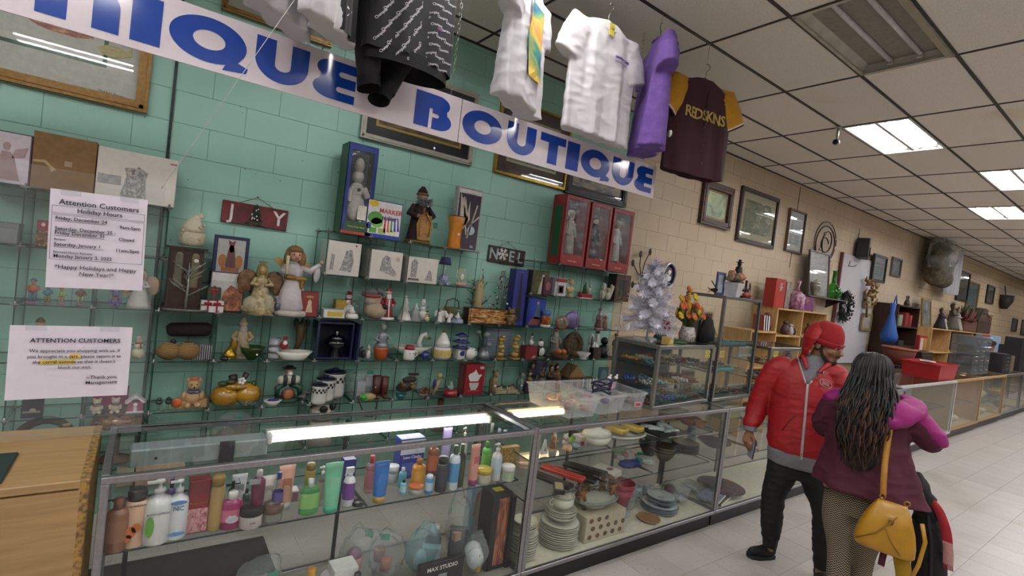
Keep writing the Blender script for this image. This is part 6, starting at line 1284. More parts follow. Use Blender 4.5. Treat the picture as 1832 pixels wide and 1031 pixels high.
for a in(('white tube with black lettering behind the magenta gel',424,905,58,24,'tube','#c2c0c2','#2a2628','#8d8a90'),('white tube with a pale pink label behind the plum bottle',476,905,55,26,'tube','#c9c2bd','#cfc9c4','#b9a8a8'),('peach tube with an orange panel by the grey carton',507,907,76,27,'tube','#cf9a86','#c9c6c4','#c27a5c'),
          ('bronze hair spray can behind the green sanitizer',550,895,68,18,'can','#8a7434','#7d6a30','#6b7a2c'),('clear green hand sanitizer bottle',551,918,62,34,'flask',glassmat('green_gel',(.35,.75,.35),1,.05,.35,(.2,.6,.25)),'#c9cdc9','#7fae62'),
          ('clear spray mist bottle behind the green sanitizer',572,903,70,15,'pump',glassmat('mist',(.9,.85,.82),1,.05,.2),'#d0cdc9','#b9a69c'),('tall mint green tube with a pink flower',590,914,88,31,'tube','#6fb592','#3fa383','#86c2a2'),
          ('white curl spray with purple lettering',621,903,68,21,'spray','#cfc9cf','#d3cfd2','#6b3a86'),('clear pink body mist with a red cap',660,880,66,20,'bottle',glassmat('pink_mist',(.9,.65,.65),1,.05,.25,(.8,.5,.5)),'#b02a45','#b5707a'),
          ('bright blue sun lotion tube on an amber cap',677,896,72,28,'tube','#2a68b0','#b58a35','#3a78bc'),('white capped jar behind the blue tube',701,862,30,20,'jar','#b5b9b9','#c9cac8',None),('small sky blue bottle with white cap',718,872,36,14,'bottle','#5aa0b8','#cfd0cf',None),
          ('tiny blue dropper bottle with black cap',720,884,26,11,'bottle','#6ab0c4','#1d1d22','#a8c9d0'),('amber orange lotion bottle with pump nub',746,870,50,24,'bottle','#c8862a','#8a5a22','#d39a44'),('flat orange and silver pomade tin',743,882,15,26,'tin','#8d8a86','#b5602f',None),
          ('small blue and white roll on stick',766,882,33,14,'can','#3a7ab0','#c2cad0','#a9c0d0'),('amber body oil with a cream cap',771,850,62,21,'bottle','#7d3f26','#bda890','#b5603a'),('dark body butter bottle with white dots',787,878,62,21,'can','#2b2a30','#232228','#3a3a44'),
          ('white lotion bottle with a blue drop label',808,874,78,20,'bottle','#c9d0d6','#3a4a3a','#4a8ab8'),('slim black shampoo bottle with a green leaf',820,870,76,16,'bottle','#1d201c','#4a5a34','#2f3a24'),('coral tube with a magenta cap',844,868,74,19,'tube','#c98a78','#7a2a5a','#b85f6a'),
          ('lilac tube standing tall at the back of the counter',795,826,62,18,'tube','#9a8ab8','#b5aac4','#a999c2'),('lime green shampoo bottle',867,845,56,17,'bottle','#4f9a35','#3f8a2c','#6fb54a'),('white pump lotion with a blue heart',885,858,66,19,'pump','#c4c2c0','#c9c7c4','#a9b4c2'),
          ('wide jar with a yellow printed lid',863,863,26,29,'tin','#8d8a78','#b59a35','#a9a590'),('white cream jar with a pale green label',907,858,26,24,'jar','#c2c4bd','#c9c9c4','#9cab86'),('clear bottle with white cap at the back corner',872,838,82,12,'bottle',CLEAR,'#c9cac8',None),('second clear bottle with white cap near the amber soap',886,836,70,13,'bottle',CLEAR,'#bfc4c2',None),('third clear bottle next to the counter end',897,832,64,14,'bottle',CLEAR,'#c4c9c6',None),
          ('black tube lying behind the gold can',412,920,60,14,'bottle','#1d1b1e','#141316',None),('teal capped serum by the white tubes',438,915,42,12,'bottle','#2a5a52','#1d1d20',None),('purple tall bottle behind the white pump bottle',300,945,92,14,'bottle','#4a2a6a','#3a2258',None),('white nozzle bottle next to the lilac tube',826,832,68,12,'pump','#b9c0bd','#c9c9c5',None)):
    T_(*a)
SB('navy boxed spray behind the curl spray',611,632,885,62,.05,M('#23206a',.4),M('#2a2a7c',.4))
t=SB('blue and white carton of lens cloths at the back',711,754,860,74,.08,M('#26307a',.4),M('#2b3a90',.4),marks=[(M('#c9cdd6',.4),R4(.0,.62,1,.97)),(M('#4a5aa8',.4),R4(.1,.1,.6,.4))]);text('Lens Cloths',.022,WHITE,t,(.0,-.0035,.12),bold=.01)
SB('gold and brown soap box leopard print',897,927,838,36,.04,M('#8a6a2c',.4),pict(['#2b1a10','#a87a34','#c9a050'],7,2))
SB('white and pink carton beside the green sanitizer',520,534,900,20,.06,M('#bdb5b8',.4),M('#9a6a86',.4))
SB('white price card printed in grey hung on the counter edge',445,466,868,10,.003,M('#8f8f90',.5),z=.85,Y=2.165)
T_('peach round soap next to the gold box',935,836,10,26,'tin','#b58f72','#bd987c',None)
T_('tiny black compact case under the curl spray',640,903,6,22,'tin','#17161a','#1d1c20',None)
SB('tissue box with a mauve tissue under the counter glass',240,330,838,24,.12,M('#9c8470',.6),M('#a68f7a',.6),z=.79,Y=2.42)
SB('small parcel box beside the tissue box under the glass',205,238,845,22,.1,M('#8f8a76',.6),M('#a39c84',.6),z=.79,Y=2.44)
# a narrow inner glass shelf for those two
MB().box((.24,.38,.783),(.46,.3,.006),0,mm=[0,0,1,1,1,1]).build('glass_shelf',[GLASSD,GEDGE],case1)
# ------------------------------------------------------------------ bags and boxes on the bottom deck
def lump(c,r,seed,n=26,k=18,amp=.3,sharp=3):
    from mathutils import noise
    vs=[];fs=[];o=Vector((seed*3.7,seed*1.3,seed*.9))
    for j in range(k+1):
        for i in range(n):
            a=2*PI*i/n;b=PI*j/k;u=Vector((math.sin(b)*math.cos(a),math.sin(b)*math.sin(a),-math.cos(b)))
            d=1+amp*(noise.noise(u*1.6+o)+.6*abs(noise.noise(u*4.5+o))-.25)
            if u.z<-.5:d=min(d,1.0)
            vs.append((c[0]+r[0]*d*u.x,c[1]+r[1]*d*u.y,c[2]+r[2]*max(-1,d*u.z)))
    for j in range(k):
        for i in range(n):e=(i+1)%n;fs.append((j*n+i,j*n+e,(j+1)*n+e,(j+1)*n+i))
    return MB().add(vs,fs)
def bag(label,loc,r,seed,contents,tag_=None,cat='bag',name='clear_bag',mat=None):
    t=thing(name,label,cat,loc,seed*.7);r=tuple(q*.86 for q in r)
    o=lump((0,0,r[2]*1.03),r,seed).build('film',mat or BAGM,t)
    rn=random.Random(seed+50)
    for mt,kind,sz in contents:
        c=(rn.uniform(-.4,.4)*r[0],rn.uniform(-.4,.4)*r[1],rn.uniform(.4,1.1)*r[2]);m=MB()
        if kind=='b':m.bbox(c,sz,.003,0,rn.uniform(0,3))
        elif kind=='j':m.lathe([(sz[0],0),(sz[0],sz[2]),(sz[0]*.9,sz[2]*1.05)],c,14)
        else:m.ball(c,sz)
        m.build({'b':'boxed_item','j':'jar','e':'item'}[kind],M(mt,.4),t)
    if tag_:MB().bbox((r[0]*.1,-r[1]*.75,r[2]*1.55),(.05,.004,.035),.001).build('sticker',M(tag_,.5),t)
    return t
DK=.1385
def dk(px,py,z=DK):p=at(px,py,z=z);p.x=Xat(px,min(max(p.y,2.22),2.58),z);p.y=min(max(p.y,2.22),2.58);return Vector((p.x,p.y,z))
def dx(px,Y,z=DK):return Vector((Xat(px,Y,z),Y,z))
GT='#1f9a74'
bag('clear bag over a teal carton with a green sticker',dx(452,2.36),(.16,.11,.16),1,[('#4a4a52','b',(.12,.1,.1)),('#a9a9ae','e',(.04,.04,.05))],GT)
carton('flat teal carton with a white edge under a clear bag',.33,.66,2.20,DK,.17,.05,M('#2a8f8c',.45),M('#30a09c',.45),name='teal_box',marks=[(M('#8fb0b0',.5),R4(.62,.05,.98,.95))])
t=thing('makeup_tray','clear tray packed with black and brown polish bottles','tray',dx(575,2.32))
MB().box((0,0,.004),(.3,.2,.008)).box((0,.1,.06),(.3,.004,.12)).box((0,-.1,.04),(.3,.004,.08)).build('tray',CLEAR,t)
rn=random.Random(12)
for i in range(14):
    x,y=-.12+.04*(i%7),-.05+.08*(i//7);c=['#15131a','#1d1b22','#6b4a34','#3a2a26','#8a6a4a','#2b2430','#5a7a2a'][rn.randrange(7)]
    q=MB().lathe([(.016,.01),(.018,.03),(.018,.09),(.008,.1)],(x,y,0),12);q.build('polish_bottle',M(c,.2,coat=.5),t);MB().lathe([(.01,.1),(.009,.14)],(x,y,0),10).build('polish_cap',M(['#141318','#a8823a','#b9b3b0'][i%3],.3),t)
bag('clear bag with a green clip and pink soaps',dx(640,2.42),(.13,.1,.17),3,[('#a87a80','b',(.07,.06,.05)),('#7a5a6a','e',(.04,.04,.04)),('#5b6a8a','b',(.06,.03,.08))],GT)
bag('clear bag with a green clip and rust coloured jars',dx(685,2.38),(.11,.1,.15),4,[('#8a4a38','j',(.03,.03,.06)),('#9a5a44','j',(.03,.03,.05)),('#b9b0a8','b',(.05,.04,.06))],GT)
bag('pale blue film pouch lying on its side',dx(752,2.38),(.13,.09,.15),5,[('#8aa5a8','b',(.1,.05,.14)),('#aabcc0','e',(.04,.03,.06))],None,mat=glassmat('blue_bag',(.75,.86,.88),1,.15,.3,(.5,.66,.7),.8,20))
carton('plain white square carton on the case floor',Xat(596,2.22,.3),Xat(640,2.22,.3),2.22,DK,.22,.1,M('#c9c7c4',.5),M('#cfcdca',.5),name='white_box')
for a in((548,2.26,'#cbb79a','#c2882a','cream bottle with a mustard cap on the case floor',.24,.03),(632,2.2,'#b9b6bd','#2b2126','white bottle with a dark cap beside the white carton',.2,.026),(520,2.24,'#4a4a50','#1d1c20','dark bottle with round black cap on the case floor',.2,.03),(588,2.17,'#4f9a4a','#6fae5a','green bottle at the bottom of the lotion counter',.15,.035),(770,2.42,'#2a2c34','#c4c2bf','dark jar with a white lid under the big clear bag',.22,.045)):
    p=dx(a[0],a[1]);t=thing('floor_bottle',a[4],'bottle',p);h,r=a[5],a[6]
    MB().lathe([(r*.9,0),(r,.01),(r,h*.68),(r*.4,h*.78)],n=16).build('body',M(a[2],.3),t);MB().lathe([(r*.62,h*.76),(r*.6,h)],n=14).build('cap',M(a[3],.3),t)
t=thing('cosmetic_jar','low pink jar with a wide white lid in the lotion case','jar',dx(592,2.27));MB().lathe([(.06,0),(.062,.13)],n=20).build('body',M('#a87a7c',.35),t);MB().lathe([(.066,.13),(.066,.17),(.06,.175)],n=20).build('lid',M('#c4bfc0',.4),t)
bag('tall clear bag of cosmetics with a green label',dx(812,2.36),(.11,.08,.24),6,[('#3a3a42','b',(.1,.04,.16)),('#c4c0c0','b',(.05,.03,.13)),('#8a7a4a','e',(.05,.04,.05)),('#b08a74','b',(.07,.05,.05))],GT)
bag('bulging clear bag with a white ball and green label',dx(862,2.36),(.1,.08,.2),7,[('#c9c7c4','e',(.026,.026,.026)),('#6a5a52','b',(.1,.06,.09)),('#c2bfbd','b',(.08,.03,.05))],GT)
bag('clear bag of cotton and gold tubes on the case floor',dx(845,2.24),(.085,.07,.13),8,[('#c9c9c9','e',(.05,.04,.06)),('#b08a2c','b',(.03,.03,.1)),('#c9c9c9','e',(.05,.04,.05))],None)
t=carton('black box with white block lettering on the case floor',Xat(752,2.185,.3),Xat(832,2.185,.3),2.185,DK,.155,.03,M('#15131a',.4),M('#1b1822',.4),name='lettered_box');text('MAX STUDIO',.03,WHITE,t,(0,-.0035,.125),bold=.01)
MB().prism([(-.02,.05),(.03,.05),(.03,.09),(-.02,.09)],-.003,-.0012).build('printed_motif',M('#8a8a90',.4),t)
carton('pale blue box printed with a bare chested torso',Xat(838,2.45,.3),min(1.8,Xat(876,2.45,.3)),2.45,DK,.38,.06,M('#8fa6b5',.4),M('#9fb4c2',.4),name='underwear_box',marks=[(M('#9a6a50',.5),[(.2,.55),(.3,.9),(.6,.98),(.9,.9),(.95,.6),(.7,.45),(.6,.2),(.45,.2),(.4,.5)]),(M('#5a4034',.5),R4(.42,.0,.66,.28))])
for pa,pb,Y,h,lab in((878,912,2.215,.44,'tall black box with a copper printed window nearer the lotion shelf'),(913,938,2.20,.42,'tall black box against the steel corner post')):
    t=carton(lab,Xat(pa,Y,.4),min(1.82,Xat(pb,Y,.4)),Y,DK,h,.13,M('#141213',.4),M('#181516',.4),name='black_box',marks=[(pict(['#3a1f18','#8a4a34','#b57a5a'],4,2),R4(.3,.06,.85,.94))]if pa==878 else[(M('#2a2828',.3),R4(.25,.1,.8,.9))])
MB().bbox((.0,.06,.4405),(.06,.05,.002),.001).build('price_label',M('#b9ad3a',.5),[o for o in COL.objects if o.name=='black_box'][0])
# doormat seen through the case
t=thing('door_mat','dark brown rubber mat on the tiles behind the lotion counter','mat',(.1,3.12,.0))
MB().bbox((.2,-.08,.006),(.85,.5,.012),.004).build('rubber',M('#2f2926',.85,bump=.4,scale=120),t);MB().bbox((.2,-.08,.0125),(.77,.42,.003),.001).build('pile',M('#352e2a',.95,bump=.8,scale=160),t)

# ================================================================== plastic bins on the second counter
def bin_(label,x0,x1,y0,y1,h,contents,sticker=None):
    t=thing('plastic_bin',label,'bin',((x0+x1)/2,(y0+y1)/2,CT+.001));W,D=x1-x0,y1-y0
    vs=[]
    for z,k in((0,.88),(h,1),(h,1.04),(h-.012,1.04)):
        for sx,sy in((-1,-1),(1,-1),(1,1),(-1,1)):vs.append((sx*W/2*k,sy*D/2*k,z))
    fs=[(0,1,2,3)]+[(4*j+i,4*j+(i+1)%4,4*j+4+(i+1)%4,4*j+4+i)for j in range(3)for i in range(4)]
    MB().add(vs,fs,0,False).build('tub',BINM,t)
    rn=random.Random(len(label));k=0
    for c,n in contents:
        for _ in range(n):
            m=lump((rn.uniform(-.3,.3)*W,rn.uniform(-.35,.35)*D,.03+rn.uniform(0,.04)),(rn.uniform(.025,.05),rn.uniform(.025,.05),rn.uniform(.015,.03)),k,10,7);k+=1
            th=tag(m.build('bagged_trinket',M(c,.4),None),['folded','crumpled','small','round','shiny','dull','flat','bent','knotted','loose'][k%10]+' '+{'#b08a6a':'tan','#8a6a5a':'brown','#9a7a6a':'amber','#6a6a74':'grey','#8a3a6a':'magenta','#3a2a5a':'violet','#5a4a3a':'umber','#4a5a4a':'olive','#a9a9ad':'silver'}[c]+' trinket in the '+label.split(' holding')[0],'trinket','trinkets in the plastic bins');th.location=t.location
    if sticker:
        MB().box((.03,-D/2*.95-.002,.045),(.075,.002,.035)).build('price_sticker',M('#c9a8ae',.5),t);MB().box((.03,-D/2*.95-.0035,.045),(.05,.001,.018)).build('sticker_print',M('#a03a44',.5),t)
    return t
bin_('plastic bin over the warm lamp holding amber trinkets',2.17,2.42,2.22,2.66,.13,[('#b08a6a',3),('#8a6a5a',2),('#9a7a6a',2)])
bin_('plastic bin under the purple straps holding magenta trinkets',2.455,2.70,2.24,2.66,.13,[('#6a6a74',3),('#8a3a6a',3),('#3a2a5a',2)])
bin_('plastic bin by the jewellery cabinet holding glass bottles',2.73,3.0-.06,2.26,2.66,.13,[('#5a4a3a',3),('#4a5a4a',2),('#a9a9ad',3)],True)
t=thing('cord_bundle','dark purple strap bundle spilling over the middle bin','strap',(2.58,2.36,CT+.06))
for k in range(4):
    MB().tube([(.07*math.cos(a*.5+k)*(1+.1*k),.05*math.sin(a*.5+k),.07+.02*k+.015*math.sin(a))for a in range(13)],.007).build('loop',M('#1f1638',.6),t)
MB().box((.06,-.05,.12),(.06,.003,.05),0,.3,.2).build('paper_tag',M('#c4a0b4',.5),t)
for px,x,lab in((0,2.80,'clear glass bottle with white dove stopper nearer the violet straps'),(1,2.87,'clear glass bottle with white dove stopper nearer the bin corner')):
    t=thing('stopper_bottle',lab,'bottle',(x,2.5,CT+.006));MB().lathe([(.025,0),(.028,.02),(.028,.12),(.012,.16)],n=14).build('glass',CLEAR,t);MB().ball((0,0,.175),(.018,.015,.014)).ball((.01,0,.192),.009).build('stopper',CERW,t)

# ================================================================== second counter: upper shelf
Z2,Z1,Z0=.759,.517,DK
def on2(px,py,z,lo=2.2,hi=2.6):p=at(px,py,z=z);y=min(max(p.y,lo),hi);return Vector((Xat(px,y,z),y,z))
def C2(name,label,cat,px,py,z,hpx,parts,rz=0):p=on2(px,py,z);return item(name,label,cat,p,hpx*mpp(p),parts,rz)
C2('place_card','white folded triangle card with a grey drawing','card',973,812,Z2,26,[('fold',M('#cfcfca',.5),[('p',[(-.3,0),(.3,0),(0,1.0)],-.1,.1)]),('drawing',M('#77757a',.5),[('p',[(-.12,.2),(.12,.2),(0,.55)],-.105,-.101)])])
C2('santa_figurine','brown robed santa with an orange cap in the china counter','figurine',989,804,Z2,36,P_santa(M('#7a4a2c',.5),M('#b9a88f',.6)))
C2('dog_figurine','small white dog with a brown face in the china counter','figurine',1010,800,Z2,26,P_bear(M('#b9aea6',.5),M('#a05a4a',.5)))
C2('toy_car','lime green toy beside the white photo box','toy',1024,793,Z2,12,[('body',M('#6fa82c',.3),[('B',(0,0,.5),(1.4,.7,.6))]),('cab',M('#5a8f24',.3),[('B',(.1,0,.9),(.7,.6,.4))])])
C2('sea_shell','peach sea shell on the front edge of the upper shelf','shell',1013,808,Z2,14,[('whorl',M('#b58a62',.4),[('t',[(-.8,0,.3),(-.2,0,.5),(.4,0,.5),(.8,0,.4)],[.15,.4,.5,.2])]),('lip',M('#c9a078',.4),[('e',(.3,-.2,.4),(.4,.3,.35))])])
C2('soap_dish','grey green soap dish beside the sea shell','dish',1028,803,Z2,10,[('dish',M('#7a8f88',.3),[('l',[(.6,0),(.9,.5),(1.0,1.0),(.8,.6)])]),('soap',M('#8fa59c',.4),[('e',(0,0,.7),(.6,.5,.3))])])
p=on2(1040,798,Z2)
carton('white photo box with a pink corner on the upper china shelf',p.x-.02,p.x+.1,p.y,Z2,.06,.07,M('#b3aeb5',.5),M('#bdb8c0',.5),name='photo_box',marks=[(M('#8a2f4a',.5),R4(.02,.02,.35,.5)),(M('#a8a04a',.5),R4(.1,.55,.4,.95))])
t=thing('china_platter','oval china platter with a dark floral rim','platter',(Xat(1112,2.36,Z2),2.36,Z2));MB().lathe([(.14,0),(.15,.01),(.2,.03),(.195,.035),(.14,.016),(0,.014)],n=28,sy=.75).build('plate',CHINA,t);MB().torus((0,0,.032),.185,.007,0,30,5,'Z',1,.75).build('rim',pict(['#b9b5a5','#5a6a6a','#8a8a7a'],20,2,.3),t)
t=thing('china_tureen','lidded cream tureen on the upper china shelf','tureen',(Xat(1066,2.3,Z2),2.30,Z2));MB().lathe([(.09,0),(.11,.03),(.115,.06)],n=24,sy=.75).build('bowl',CHINA,t);MB().lathe([(.12,.06),(.1,.085),(.03,.1),(.015,.115)],n=24,sy=.75).build('lid',CHINA,t)
for k,(px,lab)in enumerate(((1100,'yellow wrapped napkin pack nearer the tureen'),(1128,'yellow wrapped napkin pack nearer the black tray'))):
    t=thing('napkin_pack',lab,'napkins',(Xat(px,2.36,Z2),2.35,Z2+.037),.2);MB().bbox((0,0,.018),(.09,.15,.036),.008).build('pack',M('#c2a544',.5),t);MB().box((0,0,.037),(.03,.14,.002)).build('fold_line',M('#a88a30',.5),t)
t=thing('glove_tray','flat black tray on the upper china shelf','tray',(Xat(1180,2.36,Z2),2.36,Z2));MB().bbox((0,0,.008),(.34,.27,.016),.004).build('tray',M('#17181c',.5),t);MB().box((0,-.132,.02),(.34,.006,.024)).box((0,.132,.02),(.34,.006,.024)).build('lip',M('#17181c',.5),t)
for k,(ox,lab)in enumerate(((-.07,'white satin glove lying nearer the napkins'),(.06,'white satin glove with a grey seam in the tray'))):
    m=MB();m.bbox((0,0,.012),(.07,.13,.02),.008)
    for f in range(4):m.tube([(-.026+.0175*f,.06,.012),(-.03+.02*f,.12-.008*abs(f-1.5),.012)],.009)
    m.tube([(-.035,.0,.012),(-.06,.05,.012)],.01)
    t=thing('satin_glove',lab,'glove',(Xat(1180,2.36,Z2)+ox,2.34,Z2+.017),.5-.8*k);m.build('hand',M('#c6cbc4',.35),t);MB().bbox((0,-.085,.012),(.075,.05,.022),.006).build('cuff',M('#b9beb8',.4),t)
carton('stack of cream stationery boxes behind the gloves',Xat(1190,2.52,.8),Xat(1228,2.52,.8),2.49,Z2,.06,.1,M('#a89468',.5),M('#b5a275',.5),name='stationery_box',lid=M('#b0a078',.5))
for px,y,r,lab,c in((1232,2.40,.1,'wide reddish wooden bowl on the upper china shelf','#6b3520'),(1252,2.30,.05,'small carved wooden basket bowl with a handle','#8a5a30')):
    t=thing('wooden_bowl',lab,'bowl',(Xat(px,y,Z2),y,Z2));MB().lathe([(r*.5,0),(r*.6,.005),(r,.055),(r*.95,.055),(r*.5,.012)],n=22).build('bowl',M(c,.35),t);MB().torus((0,0,.055),r*.975,.004).build('rim',M('#8a5030',.35),t)
# lower glass shelf of the second counter
for k,(pa,c,lab,rz)in enumerate(((985,'#1b191b','black slim box under the orange red one',.35),(1005,'#a8352a','orange red slim box on the middle china shelf',.42),(1027,'#17161a','long black pen case on the middle china shelf',.5),(1045,'#221f20','grooved black case crossing the pen case',.55),(1062,'#6b5236','brown patterned slim box on the middle china shelf',.6))):
    t=thing('slim_box',lab,'box',(Xat(pa,2.36,Z1),2.36,Z1+.0305*(k%2)),rz);MB().bbox((0,0,.012),(.075,.3,.024),.004).build('case',M(c,.4),t);MB().bbox((0,0,.026),(.055,.26,.004),.001).build('lid_panel',M(c,.3,var=.3),t)
t=thing('slim_box','black wallet box under the orange red box','box',(Xat(1002,2.22,Z1),2.235,Z1),.9);MB().bbox((0,0,.015),(.12,.07,.03),.004).build('case',M('#1d1a1a',.4),t);MB().bbox((0,0,.031),(.1,.05,.003),.001).build('lid_panel',M('#8a8468',.5),t)
t=thing('jewel_box','white box with a pink oval label on the middle china shelf','box',(Xat(1085,2.32,Z1),2.32,Z1),.3);MB().bbox((0,0,.02),(.12,.17,.04),.003).build('case',M('#b9b5ac',.5),t);MB().prism(oval(0,-.02,.03,.022),.0405,.042,0,'Z').build('label',M('#7a3a55',.5),t)
bag('royal blue velvet pouch beside clear bags',(Xat(1122,2.36,Z1),2.34,Z1),(.05,.12,.035),11,[('#20246a','e',(.04,.1,.03))],GT,name='velvet_pouch',mat=M('#1c2166',.7))
bag('clear bag of green and white paper ornaments',(Xat(1118,2.46,Z1),2.49,Z1),(.11,.1,.05),12,[('#8aa56a','b',(.09,.06,.02)),('#c2c4b8','b',(.1,.06,.03)),('#a86a5a','e',(.03,.03,.02))],None)
bag('clear bag of pale paper ornaments nearer the bowls',(Xat(1153,2.36,Z1),2.36,Z1),(.09,.1,.035),13,[('#b5b7a8','b',(.1,.08,.02)),('#a9ab9c','e',(.05,.05,.02))],GT)
def dish(name,label,cat,x,y,z,r,h,n,mat,rim=None,group=None,sy=1):
    """a stack: every piece its own thing"""
    for k in range(n):
        t=thing(name,label[k]if isinstance(label,list)else label,cat,(x+random.uniform(-.004,.004),y+random.uniform(-.004,.004),z+k*h),0,group)
        hh=max(h*1.6,.018)if cat=='plate' else h*3.2
        if cat=='plate':MB().lathe([(r*.55,0),(r*.6,.003),(r*.95,hh*.7),(r,hh*.8),(r*.97,hh*.86),(r*.6,.007),(0,.006)],n=26,sy=sy).build('plate',mat,t)
        else:MB().lathe([(r*.45,0),(r*.5,.004),(r*.85,hh*.6),(r,hh),(r*.96,hh),(r*.8,hh*.6),(r*.4,.01),(0,.009)],n=26,sy=sy).build('bowl',mat,t)
        MB().torus((0,0,hh*.82 if cat=='plate' else hh),r*.985,.0032,0,28,5,'Z',1,sy).build('rim',rim or mat,t)
ORD=['lowest','second lowest','third','fourth','fifth','sixth','seventh','eighth','ninth','tenth','eleventh','twelfth']
lab=lambda n,s:[(ORD[k]if k<n-1 else 'topmost')+' '+s for k in range(n)]
DST=M('#6b5d4c',.3);DRIM=M('#2a221c',.3)
dish('stoneware_bowl',lab(3,'brown stoneware bowl of the leaning stack'),'bowl',Xat(1190,2.34,Z1),2.36,Z1,.085,.022,3,DST,DRIM,'stoneware bowls')
dish('stoneware_bowl',lab(2,'dark stoneware bowl behind the brown stack'),'bowl',Xat(1160,2.48,Z1),2.48,Z1,.09,.03,2,M('#3a332c',.3),DRIM,'stoneware bowls')
dish('stoneware_plate',lab(7,'dark rimmed stoneware plate of the stack'),'plate',Xat(1228,2.40,Z1),2.42,Z1,.11,.0115,7,DST,DRIM,'stoneware plates')
dish('stoneware_plate',lab(4,'pale stoneware platter at the back by the end pane'),'plate',3.63,2.5,Z1,.13,.013,4,M('#7d7a6c',.3),DRIM,'stoneware plates')
# bottom deck
FLO=pict(['#b9b3a3','#bdb8a8','#8f8d80'],7,3,.25)
dish('china_plate',lab(10,'flowered china plate of the stack by the corner post'),'plate',1.955,2.26,DK,.085,.015,10,CHINA,FLO,'flowered china plates')
dish('china_bowl',lab(4,'flowered china bowl on the corner post stack'),'bowl',1.955,2.26,DK+.155,.075,.012,4,CHINA,FLO,'flowered china bowls')
dish('china_plate',lab(11,'wide china plate under the covered sugar bowl'),'plate',2.27,2.29,DK,.125,.0135,11,CHINA,FLO,'flowered china plates')
dish('china_bowl',lab(4,'china soup bowl beneath the covered sugar bowl'),'bowl',2.27,2.29,DK+.155,.1,.013,4,CHINA,FLO,'flowered china bowls')
t=thing('sugar_bowl','covered china sugar bowl topping the plate stack','bowl',(2.27,2.29,DK+.235));MB().lathe([(.05,0),(.075,.03),(.07,.07)],n=22).build('bowl',CHINA,t);MB().lathe([(.074,.07),(.05,.1),(.012,.11),(.018,.125),(0,.13)],n=22).build('lid',FLO,t);MB().torus((.085,0,.045),.02,.005,0,14,5,'Y').build('handle',CHINA,t);MB().torus((-.085,0,.045),.02,.005,0,14,5,'Y').build('handle',CHINA,t)
t=carton('cream box printed with scattered brown flowers',2.42,2.80,2.2,DK,.17,.2,M('#b3a88f',.5),M('#bdb299',.5),name='flowered_box',marks=[(M('#6b4a3c',.5),oval(.12+.19*(k%5)+.06*(k//5%2),.2+.32*(k//5),.05,.1,7))for k in range(13)])
for k in range(4):MB().prism(oval(-.12+.08*k,.1+.03*(k%2),.018,.018,7),.1715,.173,0,'Z').build('printed_motif',M('#6b4a3c',.5),t)
t=thing('gingerbread_bowl','china bowl ringed with gingerbread men and candy canes','bowl',(2.61,2.31,DK+.173));MB().lathe([(.09,0),(.1,.01),(.15,.05),(.18,.055),(.18,.06),(.14,.055),(.08,.015)],n=30,sy=.6).build('bowl',CHINA,t)
MB().torus((0,0,.058),.172,.01,0,30,6,'Z',1,.6).build('rim',pict(['#3a4a4a','#6a7a78','#a9a999'],14,3,.3),t)
for k in range(9):
    a=PI*(-.05+1.1*k/8);x,y=.15*math.cos(a),.09*math.sin(a)
    if k%2==0:
        g=MB().ball((x,y,.15),(.022,.01,.022)).ball((x,y,.105),(.02,.01,.03)).tube([(x-.035,y,.12),(x+.035,y,.12)],.01).tube([(x-.015,y,.09),(x-.022,y,.06)],.011).tube([(x+.015,y,.09),(x+.022,y,.06)],.011);g.build('gingerbread_man',M('#8f5a26',.5),t)
    else:
        MB().tube([(x,y,.06),(x,y,.14),(x+.006,y,.158),(x+.02,y,.16),(x+.026,y,.148)],.007).build('candy_cane',wave('#a02a2c','#cfc8c4',30,'DIAGONAL',.3,.08),t)
for x,y,r,c,labl in((2.92,2.36,.095,'#8f3a44','pink plastic bowl stacked in clear wrap'),):
    dish('pink_bowl',[labl+', lower one',labl+', upper one'],'bowl',x,y,DK+.1,r,.04,2,M('#9a3a48',.3,alpha=.85),M('#a84a55',.3),'wrapped pink bowls')
    bag('clear film around blue cups under the pink bowls',(x,y,DK),(.1,.09,.05),15,[('#6a8ab0','b',(.05,.05,.08)),('#5a7aa0','b',(.05,.05,.07))],GT)
bag('clear bag with lilac and green glassware',(3.09,2.42,DK),(.08,.09,.11),16,[('#6a5a86','e',(.03,.03,.04)),('#3a8a44','e',(.04,.04,.02)),('#8a9a9a','j',(.03,.03,.06))],None)
dish('wooden_plate','round painted wooden plate leaning near the china','plate',3.13,2.25,DK,.085,.012,1,M('#8a6238',.4),M('#a07a48',.4))
BW=pict(['#aab0b0','#b5bbba','#6d7a84'],6,4,.2)
dish('blue_plate',lab(4,'wide blue and white plate of the lower stack'),'plate',3.36,2.33,DK,.14,.013,4,BW,M('#6a7680',.2),'blue and white plates')
dish('blue_plate',lab(4,'small blue and white plate of the upper stack'),'plate',3.38,2.34,DK+.056,.11,.012,4,BW,M('#6a7680',.2),'blue and white plates')
for x,y,labl in((3.24,2.53,'blue and white mug nearest the lilac glassware'),(3.36,2.56,'blue and white mug in the middle behind the plates'),(3.48,2.54,'blue and white mug behind the small plates')):
    t=thing('china_mug',labl,'mug',(x,y,DK),0,'blue and white mugs');MB().lathe([(.035,0),(.042,.02),(.04,.085),(.037,.085),(.036,.01)],n=18).build('cup',BW,t);MB().torus((.05,0,.045),.022,.006,0,14,5,'Y').build('handle',BW,t)
bag('clear bag of tangled grey and rose ornaments',(3.62,2.38,DK),(.13,.12,.09),17,[('#7a5a58','e',(.05,.05,.04)),('#6a747c','b',(.08,.06,.05)),('#a9aab0','e',(.03,.04,.03)),('#8a8f98','b',(.05,.09,.03))],None)
bag('clear bag of dark leaves and beads at the back of the deck',(2.72,2.55,DK),(.1,.08,.13),18,[('#3a4a3a','e',(.05,.04,.04)),('#4a3a34','b',(.06,.05,.06))],None)
